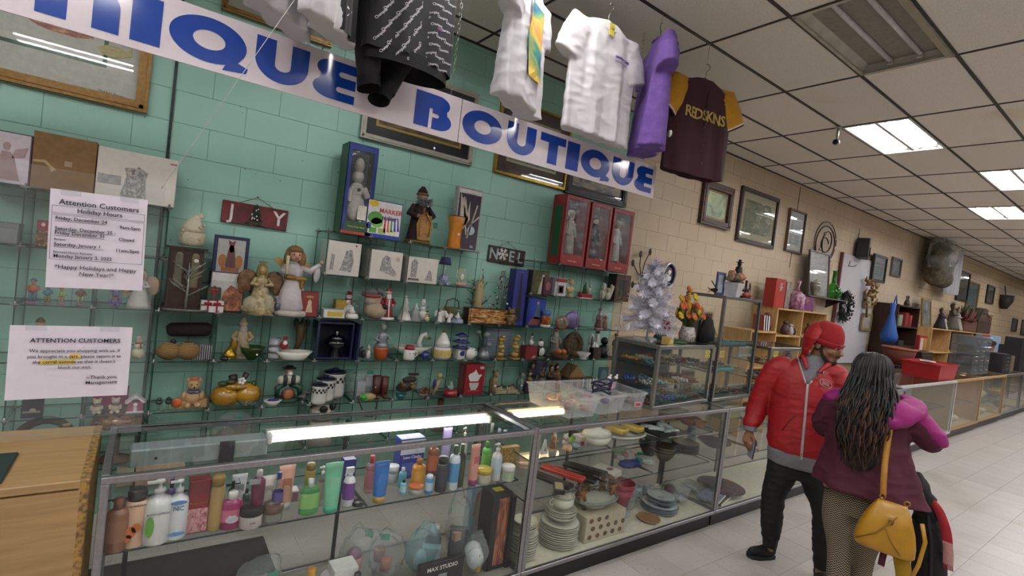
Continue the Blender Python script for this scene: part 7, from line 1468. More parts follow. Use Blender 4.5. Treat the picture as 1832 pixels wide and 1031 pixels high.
# third counter
PG=glassmat('purple_glass',(.4,.27,.36),1.3,.06,.5,(.14,.085,.115))
for x,y,z,r,labl,n in((4.22,2.34,DK,.2,'wide plum glass platter on the deck behind the man',1),(4.16,2.42,Z1,.14,'shallow plum glass bowl on the glass shelf behind the man',1)):
    t=thing('plum_platter',labl,'platter',(x,y,z));MB().lathe([(r*.4,0),(r*.5,.008),(r,.05),(r*.97,.055),(r*.5,.014),(0,.012)],n=30).build('plate',PG,t);MB().torus((0,0,.052),r*.985,.004,0,30).build('rim',PG,t)
t=thing('plum_bowl','plum cut glass bowl standing on the wide platter','bowl',(4.14,2.36,DK+.02));MB().lathe([(.05,0),(.06,.01),(.1,.07),(.096,.07),(.05,.015)],n=24).build('bowl',PG,t);MB().torus((0,0,.07),.098,.004).build('rim',PG,t)
for k,(x,rz,c,labl)in enumerate(((3.95,.3,'#38405a','blue speckled flat book at the front of the third counter'),(4.02,.25,'#6a5c40','tan framed tray beneath the speckled book'))):
    t=thing('flat_book',labl,'book',(x,2.26,DK+(.025 if k==0 else 0)),rz);MB().bbox((0,0,.012),(.26,.17,.022),.003).build('cover',M(c,.5,var=.5,scale=90,c2='#8a93a8' if k==0 else None),t);MB().box((0,-.002,.012),(.25,.17,.014)).build('pages',WHITE,t)
bag('clear bag of silver cutlery beside the divider post',(3.92,2.42,DK),(.07,.11,.06),19,[('#9a9c9e','b',(.03,.14,.02)),('#b0b2b4','b',(.03,.12,.02))],None)
for k in range(3):
    t=thing('checked_mug',['blue check mug lowest of its pile','blue check mug in the middle of its pile','blue check mug on top of its pile'][k],'mug',(3.93,2.50,Z1+.082*k),0,'blue check mugs');MB().lathe([(.038,0),(.04,.01),(.04,.08),(.037,.08),(.036,.01)],n=18).build('cup',wave('#3d4d6a','#a9b0ae',18,'Z',.3,.2),t);MB().torus((.05,0,.04),.02,.005,0,14,5,'Y').build('handle',CERW,t)
carton('olive gift box at the top of the third counter',4.2,4.5,2.4,Z2,.1,.16,M('#6f6c34',.5),M('#7d7a3c',.5),name='olive_box',lid=M('#8a864a',.5))
dish('china_plate',['white oval plate on the upper shelf behind the man'],'plate',4.62,2.4,Z2,.13,.012,1,CHINA)
# ================================================================== jewellery towers on the counters
TF=M('#8b8a88',.3,.85)
tw1=showcase('low steel framed jewellery cabinet standing on the china counter',2.985,3.79,2.235,2.635,(CT+.001,1.435),[1.12,1.275],kick=None,name='jewellery_cabinet',frame=TF,rz=.09,deckm=M('#3a4a48',.6),shd=.04,f=.028)
tw2=showcase('tall steel framed jewellery cabinet standing over two counters',3.84,4.52,2.30,2.66,(CT+.001,1.85),[1.2,1.42],kick=None,name='jewellery_cabinet',frame=TF,rz=.07,deckm=M('#23403f',.6),shd=.04,f=.026)
tw3=showcase('low steel framed jewellery cabinet beside the man in red',4.62,5.45,2.26,2.66,(CT+.001,1.435),[1.12,1.275],kick=None,name='jewellery_cabinet',frame=TF,rz=.03,deckm=M('#3a4a48',.6),shd=.04,f=.028)
MB().box((.4,.385,.23),(.74,.004,.4)).build('back_panel',M('#4a3a3a',.6,c2='#2f4a52',scale=6),tw1)
for par,x,z in((tw1,.70,.40),(tw2,.06,.40),(tw3,.1,.41)):
    MB().box((x,-.002,z),(.075,.001,.055)).build('note_card',M('#c9bd5a',.5),par)
    for k,s in enumerate(('LOOK BUT','DO NOT LEAN','ON GLASS')):text(s,.011,INK,par,(x,-.0032,z+.016-.016*k))
def local(par,x,y,z):return par.matrix_basis@Vector((x,y,z))
COLN={'#8a4a1f':'amber','#23407a':'cobalt','#b9b3a8':'pearl','#1f3a34':'deep green','#9a7a2c':'gold','#6b2a2a':'garnet','#7a8f96':'ice blue','#2a2326':'jet','#8f8d88':'silver','#5a4630':'brown wood','#a58a5c':'tan','#3d6a68':'teal'}
def necklace(lab,p,c,R,seed,group):
    rn=random.Random(seed);t=thing('bead_necklace',lab,'necklace',p,rn.uniform(0,6),group)
    m=MB();n=34
    for i in range(n):
        a=2*PI*i/n;r=R*(.62+.3*math.sin(2*a+seed)+.08*math.sin(5*a));m.ball((r*math.cos(a),r*.7*math.sin(a),.009+.004*(i%3)),.0085+.003*(i%2),0,6,4)
    m.build('beads',M(c,.25,.3 if c in('#9a7a2c','#8f8d88')else 0,.3,90),t);MB().bbox((R*.95,0,.008),(.014,.008,.01),.002).build('clasp',GOLD,t)
keys=list(COLN)
wherewords={'tw1':'low cabinet on the china counter','tw2':'tall jewellery cabinet','tw3':'low cabinet by the man'}
sd=0;rn=random.Random(31)
for par,nm,levels,xs in((tw1,'tw1',(.0225,.159,.314),(.09,.25,.40,.56,.70)),(tw2,'tw2',(.0225,.239,.459),(.1,.26,.42,.58)),(tw3,'tw3',(.0225,.159,.314),(.12,.32,.52,.7))):
    for li,z in enumerate(levels):
        for xi,x in enumerate(xs):
            for yi,y in enumerate((.13,.28)if nm!='tw3' else(.2,)):
                sd+=1;c=keys[(sd*5+li)%len(keys)]
                necklace('%s beads %s on %s of %s'%(COLN[c],('in front' if yi==0 else 'at back'),('floor','middle shelf','top shelf')[li],wherewords[nm]),local(par,x,y,z),c,.085,sd,'bead necklaces in the cabinets')
for par,x,y,z,w_,lab,c in((tw2,.33,.12,.462,.5,'teal velvet bar tray on the upper shelf of the tall cabinet','#12555a'),(tw2,.2,.1,.245,.3,'teal velvet roll on the middle shelf of the tall cabinet','#1d7a80')):
    t=thing('velvet_tray',lab,'tray',local(par,x,y-.04,z),.07);MB().bbox((0,0,.015),(w_,.08,.028),.008).build('pad',M(c,.8),t);MB().bbox((0,0,.03),(w_*.9,.05,.004),.002).build('inset',M('#0f3a40',.8),t)
for par,x,y,z,w_,h_,lab,c,pc in((tw2,.12,.3,.465,.16,.22,'dark hinged picture frame behind the beads',BLACK,['#2a2226','#4a3a3a']),(tw2,.33,.32,.465,.2,.26,'cream picture frame with dried flowers in the tall cabinet',M('#a99c78',.5),['#4a3a2c','#8a4a48','#5a6a3a']),(tw2,.12,.31,.026,.2,.17,'cream box frame with a sepia portrait',M('#a39a86',.5),['#6a4a3c','#8a6a54','#5a4034']),(tw3,.2,.34,.32,.28,.1,'white scroll framed card in the low cabinet',M('#a8a596',.5),['#6a7a6a','#a07a70'])):
    p=local(par,x,y,z);t=thing('tabletop_picture',lab,'frame',p,.07)
    f=MB();b=.018
    for sx in(-1,1):f.box((sx*(w_/2-b/2),0,h_/2),(b,.015,h_));f.box((0,0,h_/2+sx*(h_/2-b/2)),(w_-2*b,.015,b))
    f.build('frame',c,t);MB().box((0,.003,h_/2),(w_-2*b,.004,h_-2*b)).build('print',pict(pc,4,3),t)
t=thing('sequin_hat','black hat with a gold sequin edge inside the tall cabinet','hat',local(tw2,.1,.18,.462),0);MB().lathe([(.11,.0),(.1,.1),(.06,.2),(.0,.24)],n=16,sy=.5).build('cone',M('#0f0e10',.8),t)
m=MB()
for i in range(14):m.ball((.11-.09*i/14*1.0,-.06+.05*i/14,.02+.2*i/14),.006,0,6,4)
m.build('sequin_trim',GOLD,t)

# white tinsel tree
tp=Vector((3.10,2.45,1.437))
t=thing('tinsel_tree','white tinsel tabletop tree on the low jewellery cabinet','tree',tp)
MB().tube([(0,0,.02),(0,0,.56)],.008).build('trunk',M('#b9b6bc',.5),t)
for k in range(3):a=k*2.09;MB().box((.05*math.cos(a),.05*math.sin(a),.012),(.1,.025,.02),0,a).build('foot',M('#a8a5a8',.5),t)
rn=random.Random(5);TIN=M('#d3cfdb',.35,var=.05)
for k in range(46):
    z=.09+.47*(k/45);R=.25*(1-(z-.09)/.53)**.85+.025;a=k*2.4;drop=-.03+.05*(k/45)
    d=Vector((math.cos(a),math.sin(a)*.8,0));p0=Vector((0,0,z));p1=p0+d*R+Vector((0,0,drop))
    m=MB();n=int(70+420*R)
    for i in range(n):
        q=i/n;c=p0.lerp(p1,q);b=rn.uniform(0,6.28);u=Vector((-d.y,d.x,0))*math.cos(b)+Vector((0,0,1))*math.sin(b);L_=.036*rn.uniform(.7,1.1)
        e=c+u*L_+d*L_*.6;s_=d.cross(u)*.0036
        m.add([c-s_,c+s_,e+s_*.4,e-s_*.4],[(0,1,2,3)])
    m.tube([p0,p1],.003,0,4);m.build('branch',TIN,t)
m=MB()
for i in range(160):
    z=rn.uniform(.48,.62);b=rn.uniform(0,6.28);c=Vector((0,0,z));e=c+Vector((math.cos(b)*.045,math.sin(b)*.045,.02));s_=Vector((-math.sin(b),math.cos(b),0))*.0034;m.add([c-s_,c+s_,e+s_*.4,e-s_*.4],[(0,1,2,3)])
m.tube([(0,0,.48),(0,0,.62)],.004);m.build('tip',TIN,t)
t=thing('small_box','little tan box in front of the tinsel tree','box',(3.13,2.285,1.4365),.2);MB().bbox((0,0,.03),(.08,.06,.06),.003).build('box',M('#a58a4a',.6),t);MB().box((0,-.031,.03),(.05,.001,.03)).build('label',M('#c2ad72',.6),t)
t=thing('leaf_tray','flat green leaf shaped tray under the tree','tray',(3.33,2.36,1.4365),.1);MB().lathe([(.0,.002),(.12,.004),(.14,.02),(.135,.02),(.11,.008)],n=20,sx=1.0,sy=.5,lobes=5,lamp=.08).build('tray',M('#1f4a2c',.4),t);MB().tube([(-.12,0,.01),(.13,0,.012)],.003).build('vein',M('#2f6a3c',.4),t)
t=thing('red_stocking_cap','red knitted cap with a pompon beside the white tree','cap',(3.45,2.57,1.4365));MB().lathe([(.055,0),(.06,.06),(.045,.14),(.0,.19)],n=16).build('cap',M('#7d1a20',.9),t);MB().ball((0,0,.2),.032).build('pompon',M('#8a1a22',.95,bump=1,scale=80),t)
MB().torus((0,0,.012),.058,.016).build('brim',M('#1d5a3a',.9),t)
# autumn bouquet in a crackle vase
t=thing('flower_vase','white crackle glass vase with orange and yellow silk flowers','vase',(3.60,2.45,1.437));MB().lathe([(.04,0),(.06,.01),(.07,.06),(.055,.11),(.05,.125),(.045,.12),(.06,.06)],n=18).build('vase',M('#b9b3ae',.25,var=.4,scale=60,c2='#8a7f7a'),t)
rn=random.Random(8)
for k in range(30):
    a=rn.uniform(0,6.28);e=rn.uniform(.1,1.4);R=rn.uniform(.06,.13);c=Vector((math.cos(a)*R*math.cos(e*.6)*1.05,math.sin(a)*R*.8*math.cos(e*.6),.19+.12*math.sin(e)+(.12 if k%9==0 else 0)))
    col=['#b5572a','#c06a30','#c79a22','#a84a26','#c7a52c'][k%5]
    m=MB();
    for q in range(7):b=q*.9;m.ball((c.x+.018*math.cos(b),c.y+.018*math.sin(b)*.6-.004,c.z+.018*math.sin(b)),(.014,.012,.014),0,6,4)
    m.ball(c,.014,0,6,4);m.build('flower',M(col,.7),t);MB().tube([(0,0,.1),tuple(c)],.002,0,4).build('stem',M('#4a5a2c',.7),t)
m=MB()
for k in range(14):a=rn.uniform(0,6.28);m.tube([(0,0,.12),(math.cos(a)*.1,math.sin(a)*.07,.2+rn.uniform(-.03,.12)),(math.cos(a)*.14,math.sin(a)*.09,.18+rn.uniform(0,.12))],[(.003,.003),(.016,.004),(.001,.001)])
m.build('leaf',M('#4f5f30',.7),t)
for k in range(3):t2=None
m=MB()
for k in range(9):m.ball((-.03+.01*math.sin(k*2),.0,.26+.022*k),.018-.0012*k,0,6,4)
m.build('spike_bloom',M('#c09a22',.7),t)
# on top of the tall cabinet
ZT=1.8505
t=thing('dried_leaf','curled brown dried leaf on the tall cabinet','leaf',(3.86,2.44,ZT),.3);MB().grid(lambda u,v:((u-.5)*.18,(v-.5)*.08*(1-abs(2*u-1)**2),.01+.03*math.sin(u*5)*.5+.03*abs(v-.5)+.015),10,6).build('blade',M('#5a4a30',.8),t);MB().tube([(-.12,0,.012),(-.08,0,.02),(.08,0,.03)],.003).build('stalk',BRN,t)
t=thing('tabletop_picture','blue and white photo frame on the tall cabinet','frame',(4.06,2.50,ZT),.1);m=MB()
for sx in(-1,1):m.box((sx*.065,0,.1),(.022,.012,.2));m.box((0,0,.1+sx*.089),(.11,.012,.022))
m.build('frame',M('#3a4a7a',.4),t);MB().box((0,.004,.1),(.11,.004,.16)).build('print',M('#b9bcc4',.4),t);MB().box((0,.05,.08),(.02,.1,.004),0,0,.9).build('stand',DARK,t)
t=thing('flower_pot','square white pot of peach roses on the tall cabinet','flower pot',(4.19,2.45,ZT),.15);MB().box((0,0,.06),(.13,.13,.12),0,taper=1.0).add([(-.045,-.045,0),(.045,-.045,0),(.045,.045,0),(-.045,.045,0),(-.068,-.068,.12),(.068,-.068,.12),(.068,.068,.12),(-.068,.068,.12)],[(0,1,5,4),(1,2,6,5),(2,3,7,6),(3,0,4,7)],0,False)
MB().add([(-.045,-.045,0),(.045,-.045,0),(.045,.045,0),(-.045,.045,0),(-.066,-.066,.125),(.066,-.066,.125),(.066,.066,.125),(-.066,.066,.125)],[(0,1,5,4),(1,2,6,5),(2,3,7,6),(3,0,4,7),(3,2,1,0),(4,5,6,7)],0,False).build('pot',M('#c4c2c6',.35),t)
for k,(x,y,z,c)in enumerate(((.06,-.04,.17,'#c48a70'),(.0,-.05,.18,'#b9806a'),(.09,.02,.18,'#c99a80'),(-.05,-.03,.17,'#6a5a4a'),(-.09,0,.16,'#7a6a54'),(0,.03,.2,'#a8705c'))):
    m=MB()
    for q in range(5):m.ball((x+.018*math.cos(q*1.26),y+.012*math.sin(q*1.26),z+.012*math.sin(q*2)),(.026,.022,.024),0,7,5)
    m.build('rose',M(c,.7),t)
m=MB()
for k in range(10):m.tube([(0,0,.11),(math.cos(k)*.06,math.sin(k)*.05,.15),(math.cos(k)*.12,math.sin(k)*.09,.14+.02*(k%3))],[(.003,.003),(.018,.005),(.002,.002)])
m.build('leaf',M('#4a4a38',.8),t)
t=thing('bronze_statue','slim bronze statue of a robed figure in a hat','statue',(4.36,2.52,ZT));MB().lathe([(.03,0),(.035,.02),(.03,.1),(.04,.2),(.03,.27),(.012,.29)],n=14).ball((0,0,.305),(.018,.02,.022)).build('figure',M('#2f2a2a',.4,.5),t);MB().lathe([(.035,.318),(.035,.322),(.015,.325),(.013,.345)],n=14).build('hat',M('#2b2626',.4,.5),t)
t=thing('red_bow_candelabra','dark metal candelabra tied with a red bow','candelabra',(4.34,2.42,ZT));MB().tube([(0,0,0),(0,0,.16)],.01).build('post',M('#2a201e',.4,.5),t)
for sx in(-1,1):MB().tube([(0,0,.1),(sx*.04,0,.06),(sx*.07,0,.1),(sx*.06,0,.14)],.007).build('arm',M('#2a201e',.4,.5),t)
MB().ball((-.03,-.02,.03),(.04,.02,.025)).ball((.03,-.02,.03),(.04,.02,.025)).build('bow',M('#8a1c22',.5),t);MB().lathe([(.05,0),(.05,.012),(.02,.02)],n=14).build('foot',M('#2a201e',.4,.5),t)
t=thing('wire_rack','small wire easel rack on the tall cabinet','rack',(4.46,2.47,ZT));MB().tube([(-.05,0,0),(-.05,0,.1),(.05,0,.12),(.05,0,0)],.003).build('frame',M('#3a3330',.4,.6),t);MB().tube([(-.02,0,.1),(-.03,-.01,.05),(.0,-.02,.04)],.003).build('scroll',M('#3a3330',.4,.6),t)
# snowman clock and iron leaves on the wall
t=thing('wall_clock','round steel rimmed clock with a snowman dial','clock',(5.22,3.93,2.03));MB().torus((0,-.02,0),.15,.02,0,30,8,'Y',.8,1).build('rim',STEEL,t);MB().lathe([(.0,0),(.145,0),(.145,.02)],(0,0,0),30,0,.8,1).build('dial',M('#23284a',.4),t,(0,.01,0),rot=(PI/2,0,0))
MB().ball((-.01,-.022,-.03),(.05,.01,.05)).ball((0,-.022,.04),(.036,.01,.036)).build('dial_snowman',WHITE,t);MB().ball((.01,-.03,0),(.045,.006,.012)).ball((.0,-.03,.075),(.03,.006,.014)).build('dial_scarf',M('#9a2a30',.4),t)
MB().tube([(0,-.036,0),(.03,-.036,.06)],.003).tube([(0,-.036,0),(-.05,-.036,.02)],.003).build('hand',BLACK,t)
t=thing('iron_leaf_spray','wrought iron spray of leaves on the wall above the chest','wall ornament',(4.73,3.93,1.93))
IR=M('#332c27',.4,.6)
for k,(a,L_)in enumerate(((-2.2,.2),(-1.0,.24),(-.35,.26),(.25,.3),(.9,.26),(1.7,.24),(2.4,.16))):
    e=Vector((math.sin(a)*L_,-.02,.05+math.cos(a)*L_));mid=Vector((math.sin(a)*L_*.5-.05*math.cos(a),-.03,.05+math.cos(a)*L_*.5+.04*math.sin(a)))
    MB().tube([(0,0,.02),mid,e],.006).build('stem',IR,t);MB().ball(tuple(e),(.028,.006,.042)).build('leaf',IR,t)

# ================================================================== things along the beige wall
def pine_unit(label,x0,x1,y0,y1,z1,shelves,ups):
    t=thing('pine_shelf',label,'shelf',((x0+x1)/2,(y0+y1)/2,0));W,D=x1-x0,y1-y0
    for x in ups:MB().bbox((x-(x0+x1)/2,0,z1/2),(.03,D,z1-.005),.003).build('upright',PINE,t)
    for z in shelves+[z1]:MB().bbox((0,0,z-.012),(W,D,.024),.003).build('shelf_board',PINE,t)
    return t
pine_unit('open pine cube shelf under the red tins',7.3,8.95,3.56,3.92,1.79,[.5,.95,1.4],(7.32,8.1,8.93))
pine_unit('lower pine shelf next to the tall jewellery cabinet',6.55,7.25,3.5,3.9,1.45,[.5,.95],(6.57,7.23))
def far(name,label,cat,px,py,Y,hpx,parts,rz=0,z=None):
    p=at(px,py,Y=Y);
    if z is not None:p=Vector((Xat(px,Y,z),Y,z))
    return item(name,label,cat,p,hpx*mpp(p),parts,rz)
def farbox(name,label,px0,px1,Y,z,h,d,body,front=None,marks=(),cat='box'):return carton(label,Xat(px0,Y,z),Xat(px1,Y,z),Y,z,h,d,body,front,cat,name,0,marks)
ZP=1.7905
t=farbox('biscuit_tin','tall red square tin with a white snowflake emblem',1383,1401,3.62,ZP,.42,.16,M('#8f1f1c',.35),M('#a02a22',.35),[(M('#a8321f',.4),R4(.1,.08,.9,.42))],'tin');m=MB()
for k in range(6):a=k*PI/3;m.tube([(0,-.004,.3),(.05*math.cos(a),-.004,.3+.07*math.sin(a))],.008)
m.build('emblem',M('#c9bdb6',.5),t)
farbox('photo_box','narrow grey photo box beside the red tin',1402,1411,3.66,ZP,.4,.16,M('#4a423c',.5),pict(['#4a4038','#8a7a6c','#a9a39c'],5,3))
far('gift_bag','tall crinkled magenta cellophane bag tied at the top','bag',1423,551,3.64,52,[('bag',M('#7a3a58',.25,var=.5,scale=20,c2='#b08a9a'),[('l',[(.22,0),(.27,.1),(.25,.5),(.16,.6),(.04,.68),(.03,.75),(.08,1.0)])]),('tie',GOLD,[('o',(0,0,.7),.05,.02)])],z=ZP)
farbox('toy_box','purple and red toy castle box',1434,1455,3.62,ZP,.225,.14,M('#4a1f2c',.4),pict(['#3a2a6a','#5a3a8a','#8a3a30','#c2923a'],4,4))
t=thing('silver_urn','silver lidded urn with flower top','urn',(Xat(1455,3.72,2.1),3.70,2.051));MB().lathe([(.05,0),(.03,.03),(.07,.1),(.085,.16),(.06,.2)],n=16).build('body',M('#8a7f72',.3,.5),t);MB().ball((0,0,.21),(.07,.07,.035)).ball((.03,0,.24),.03).build('lid',M('#b0a89c',.3,.5),t)
for px,h,z,c,lab in((1403,.2,1.405,'#4a2a24','brown carved figure on the middle pine shelf'),(1413,.16,1.405,'#a9a6b0','white mug on the middle pine shelf'),(1421,.16,1.405,'#2f2226','dark wire ornament on the middle pine shelf'),(1445,.2,1.405,'#5a4a3a','brown basket on the middle pine shelf by the wall shelf'),(1408,.2,.955,'#1d1a18','black bowl on the lower pine shelf'),(1370,.25,1.455,'#6b2a22','rust red flower head by the cabinet'),(1380,.2,1.455,'#5a5048','brown clay jug by the cabinet')):
    p=(Xat(px,3.66,z),3.66,z);t=thing('shelf_ornament',lab,'ornament',p);MB().lathe([(h*.25,0),(h*.32,h*.3),(h*.22,h*.65),(h*.1,h*.8)],n=14).build('body',M(c,.5),t);MB().ball((0,0,h*.88),(h*.2,h*.2,h*.14)).build('top',M(c,.5,var=.4),t)
for k,(px,c,lab)in enumerate(((1391,'#8a3a30','leaning red book beside the clay jug'),(1394,'#2f4a6a','leaning blue book beside the clay jug'),(1397,'#3a6a5a','leaning green book beside the clay jug'))):
    t=thing('leaning_book',lab,'book',(7.08-.06*(2-k),3.62,1.451),rot=(0,-.15,0));MB().bbox((0,0,.11),(.03,.16,.22),.003).build('cover',M(c,.5),t);MB().box((0,-.004,.11),(.022,.156,.21)).build('pages',WHITE,t)
# tall leaning mirror, wall shelf, green vase, wreath
t=thing('leaning_mirror','tall slim framed picture leaning against the wall','picture',(8.92,3.74,2.051),rot=(-.08,0,0));W_,H_=.72,.72
m=MB()
for sx in(-1,1):m.box((sx*.36,0,.36),(.025,.03,.74));m.box((0,0,.36+sx*.36),(.74,.03,.025))
m.build('frame',M('#4a3a3a',.4),t);MB().box((0,.005,.36),(.7,.01,.7)).build('print',pict(['#a29aa0','#b0a8ac','#8d7a78'],5,5),t);MB().box((0,-.004,.36),(.7,.002,.7)).build('glazing',GLASS,t)
t=thing('floating_shelf','thin dark wall shelf under the leaning picture','shelf',(9.15,3.8,2.03));MB().box((0,0,.01),(1.5,.3,.02)).build('board',M('#5a5246',.5),t)
for x in(-.6,.6):MB().prism([(.14,0),(.14,-.15),(-.12,0)],x-.01,x+.01,0,'X').build('bracket',M('#3a342e',.5),t)
far('glass_vase','tall green glass bottle vase with a thin neck','vase',1488,537,3.75,50,[('body',glassmat('green_vase',(.25,.6,.22),1.4,.04,.3,(.06,.3,.05)),[('l',[(.15,0),(.28,.12),(.3,.25),(.2,.42),(.08,.55),(.065,.95),(.09,1.0),(.06,.98),(.05,.55)])]),('foot',M('#1f4a1d',.2),[('l',[(.16,0),(.15,.03)])])],z=2.051)
t=thing('evergreen_wreath','dark evergreen wreath with purple berries hung on the white board','wreath',(10.35,3.87,1.95));rn=random.Random(6);m=MB()
for i in range(260):
    a=rn.uniform(0,6.28);R=.2;c=Vector((R*math.cos(a)*.9,0,R*1.15*math.sin(a)));d=Vector((rn.uniform(-1,1),rn.uniform(-1,.3),rn.uniform(-1,1)))*.09;m.tube([c,c+d],[.018,.004],0,4)
m.build('foliage',M('#1a2620',.8,var=.5),t);m=MB()
for i in range(22):a=rn.uniform(0,6.28);m.ball((.2*math.cos(a),-.08,.23*math.sin(a)),.02,0,6,4)
o=m.build('berries',M('#4a2438',.5),t);o['kind']='stuff'
t=thing('lined_board','tall white lined slat board leaning by the wreath','board',(10.95,3.93,.9));MB().bbox((0,0,1.0),(1.62,.03,2.02),.004).build('panel',wave('#a8a4a8','#c4c0c4',26,'Z',.6,.2,bump=.4),t);MB().box((-.83,-.005,1.0),(.04,.04,2.04)).build('edge_strip',M('#6a3a30',.5),t);MB().tube([(-.5,-.02,1.9),(-.55,-.02,1.8),(-.3,-.02,1.82),(-.2,-.02,1.86)],.008).build('scribble',M('#3a3636',.6),t)
t=thing('wall_speaker','black loudspeaker box mounted high on the wall','speaker',(10.75,3.84,2.90),rot=(0,.12,.3));MB().bbox((0,0,.17),(.26,.2,.36),.01).build('cabinet',M('#1c1614',.5),t);MB().lathe([(0,0),(.08,0),(.09,.01)],n=18).build('cone',DARK,t,(0,-.105,.12),rot=(PI/2,0,0));MB().tube([(0,.1,.3),(.03,.1,.6),(.0,.1,.85)],.006).build('cable',DARK,t)
t=thing('dried_flowers','bunch of golden dried flowers pinned to the white board','flowers',(11.25,3.82,2.3));m=MB();rn=random.Random(3)
for i in range(40):c=Vector((rn.uniform(-.14,.16),rn.uniform(-.1,.05),rn.uniform(-.25,.2)));m.tube([c,c+Vector((rn.uniform(-.1,.1),-.03,rn.uniform(-.05,.12)))],[.03,.006],0,5)
m.build('blooms',M('#8f6f34',.7,var=.4),t);MB().tube([(0,0,-.2),(.05,0,-.5)],.02).build('stems',M('#6a5530',.8),t)
for a,b,lab in(((1546,527),(1556,550),'small cream frame hooked on the white board beneath the flowers'),((1541,562),(1553,590),'small brass frame on the white board by the wreath')):
    A,B=at(*a,Y=3.91),at(*b,Y=3.91);t=thing('small_picture',lab,'frame',((A.x+B.x)/2,3.885,(A.z+B.z)/2));w_,h_=B.x-A.x,A.z-B.z;m=MB()
    for sx in(-1,1):m.box((sx*w_/2,0,0),(.05,.03,h_));m.box((0,0,sx*h_/2),(w_,.03,.05))
    m.build('frame',M('#8a7a5a',.4),t);MB().box((0,.005,0),(w_,.01,h_)).build('print',pict(['#8a8478','#a9a394'],4,3),t)
# brown bookcase
t=thing('brown_bookcase','tall dark brown bookcase with toys and a red gift box','bookcase',(12.6,3.72,0));MB().box((-.62,0,1.07),(.03,.4,2.14)).build('side',WALNUT,t);MB().box((.62,0,1.07),(.03,.4,2.14)).build('side',WALNUT,t)
for z in(.08,.5,.95,1.3,1.7,2.12):MB().box((0,0,z),(1.24,.4,.03)).build('shelf_board',WALNUT,t)
MB().box((0,.19,1.07),(1.24,.02,2.1)).build('back_panel',M('#17110f',.6),t)
for x,z,w_,h_,c,lab in((-.3,1.716,.2,.22,'#8fa08a','white and green mug box on the upper bookcase shelf'),(.05,1.716,.18,.28,'#8a2428','red doll box on the upper bookcase shelf'),(.3,1.716,.12,.24,'#a03038','slim red box on the upper bookcase shelf'),(-.2,.966,.3,.16,'#7a6a44','wicker trinket tray on the lower bookcase shelf'),(.35,.966,.18,.24,'#8f9298','grey tin on the lower bookcase shelf'),(-.1,.516,.4,.3,'#6a5a3a','brown basket pile on the bottom bookcase shelf'),(.4,.516,.12,.3,'#b0acb4','white upright card box on the bottom bookcase shelf'),(-.1,1.316,.3,.1,'#2a2a2c','black metal ornament on the middle bookcase shelf')):
    carton(lab,12.6+x-w_/2,12.6+x+w_/2,3.56,z,h_,.16,M(c,.5),M(c,.4,var=.4,scale=12),name='shelf_box')
far('cat_statue','small dark winged statue on the bookcase top','statue',1622,545,3.7,20,[('body',M('#3a342e',.5),[('l',[(.2,0),(.25,.2),(.15,.6)])]),('wing',M('#4a443c',.5),[('e',(-.2,0,.6),(.12,.05,.3)),('e',(.2,0,.6),(.12,.05,.3))]),('head',M('#4a443c',.5),[('e',(0,0,.82),.15)])],z=2.136)
t=thing('blue_net_bag','bright blue mesh bag hung on the bookcase side','bag',(11.74,3.55,1.34));MB().lathe([(.0,0),(.12,.05),(.15,.15),(.1,.32),(.04,.6),(.05,.8)],n=14,sx=.9).build('net',M('#1d4f9a',.6,bump=.8,scale=60),t);MB().tube([(0,0,.75),(.1,0,.95),(.2,0,.75)],.012).build('handle',M('#1d4f9a',.6),t)
t=thing('red_wicker_basket','red brown wicker basket below the blue mesh bag','basket',(11.55,3.3,1.0));MB().lathe([(.2,0),(.27,.3),(.26,.31),(.18,.03)],n=18).build('basket',M('#6b3326',.7,bump=.8,scale=50),t);MB().torus((0,0,.3),.27,.02).build('rim',M('#94583a',.7),t)
t=thing('basket_stand','plain low wooden table under the wicker basket','table',(11.55,3.3,0));MB().box((0,0,.985),(.7,.5,.03)).build('top',WALNUT,t)
for sx in(-1,1):
    for sy in(-1,1):MB().box((sx*.3,sy*.2,.485),(.05,.05,.97)).build('leg',WALNUT,t)
t=thing('biscuit_carton','red and white printed biscuit carton beside the bookcase','carton',(13.65,3.6,1.22));MB().bbox((0,0,.17),(.48,.2,.34),.004).build('box',M('#a02a28',.45),t);MB().box((-.1,-.102,.15),(.2,.002,.26)).build('front_print',M('#c9bba8',.5),t);MB().box((.13,-.102,.15),(.18,.002,.26)).build('front_print',M('#b9803a',.5),t)
t=thing('side_stand','dark cupboard beneath the biscuit carton','cupboard',(13.7,3.66,0));MB().bbox((0,0,.605),(.75,.5,1.21),.005).build('body',M('#2e201a',.5),t);MB().bbox((0,-.255,.6),(.68,.012,1.1),.004).build('door',M('#35251e',.5),t);MB().ball((.26,-.27,.6),.02).build('knob',GOLD,t)
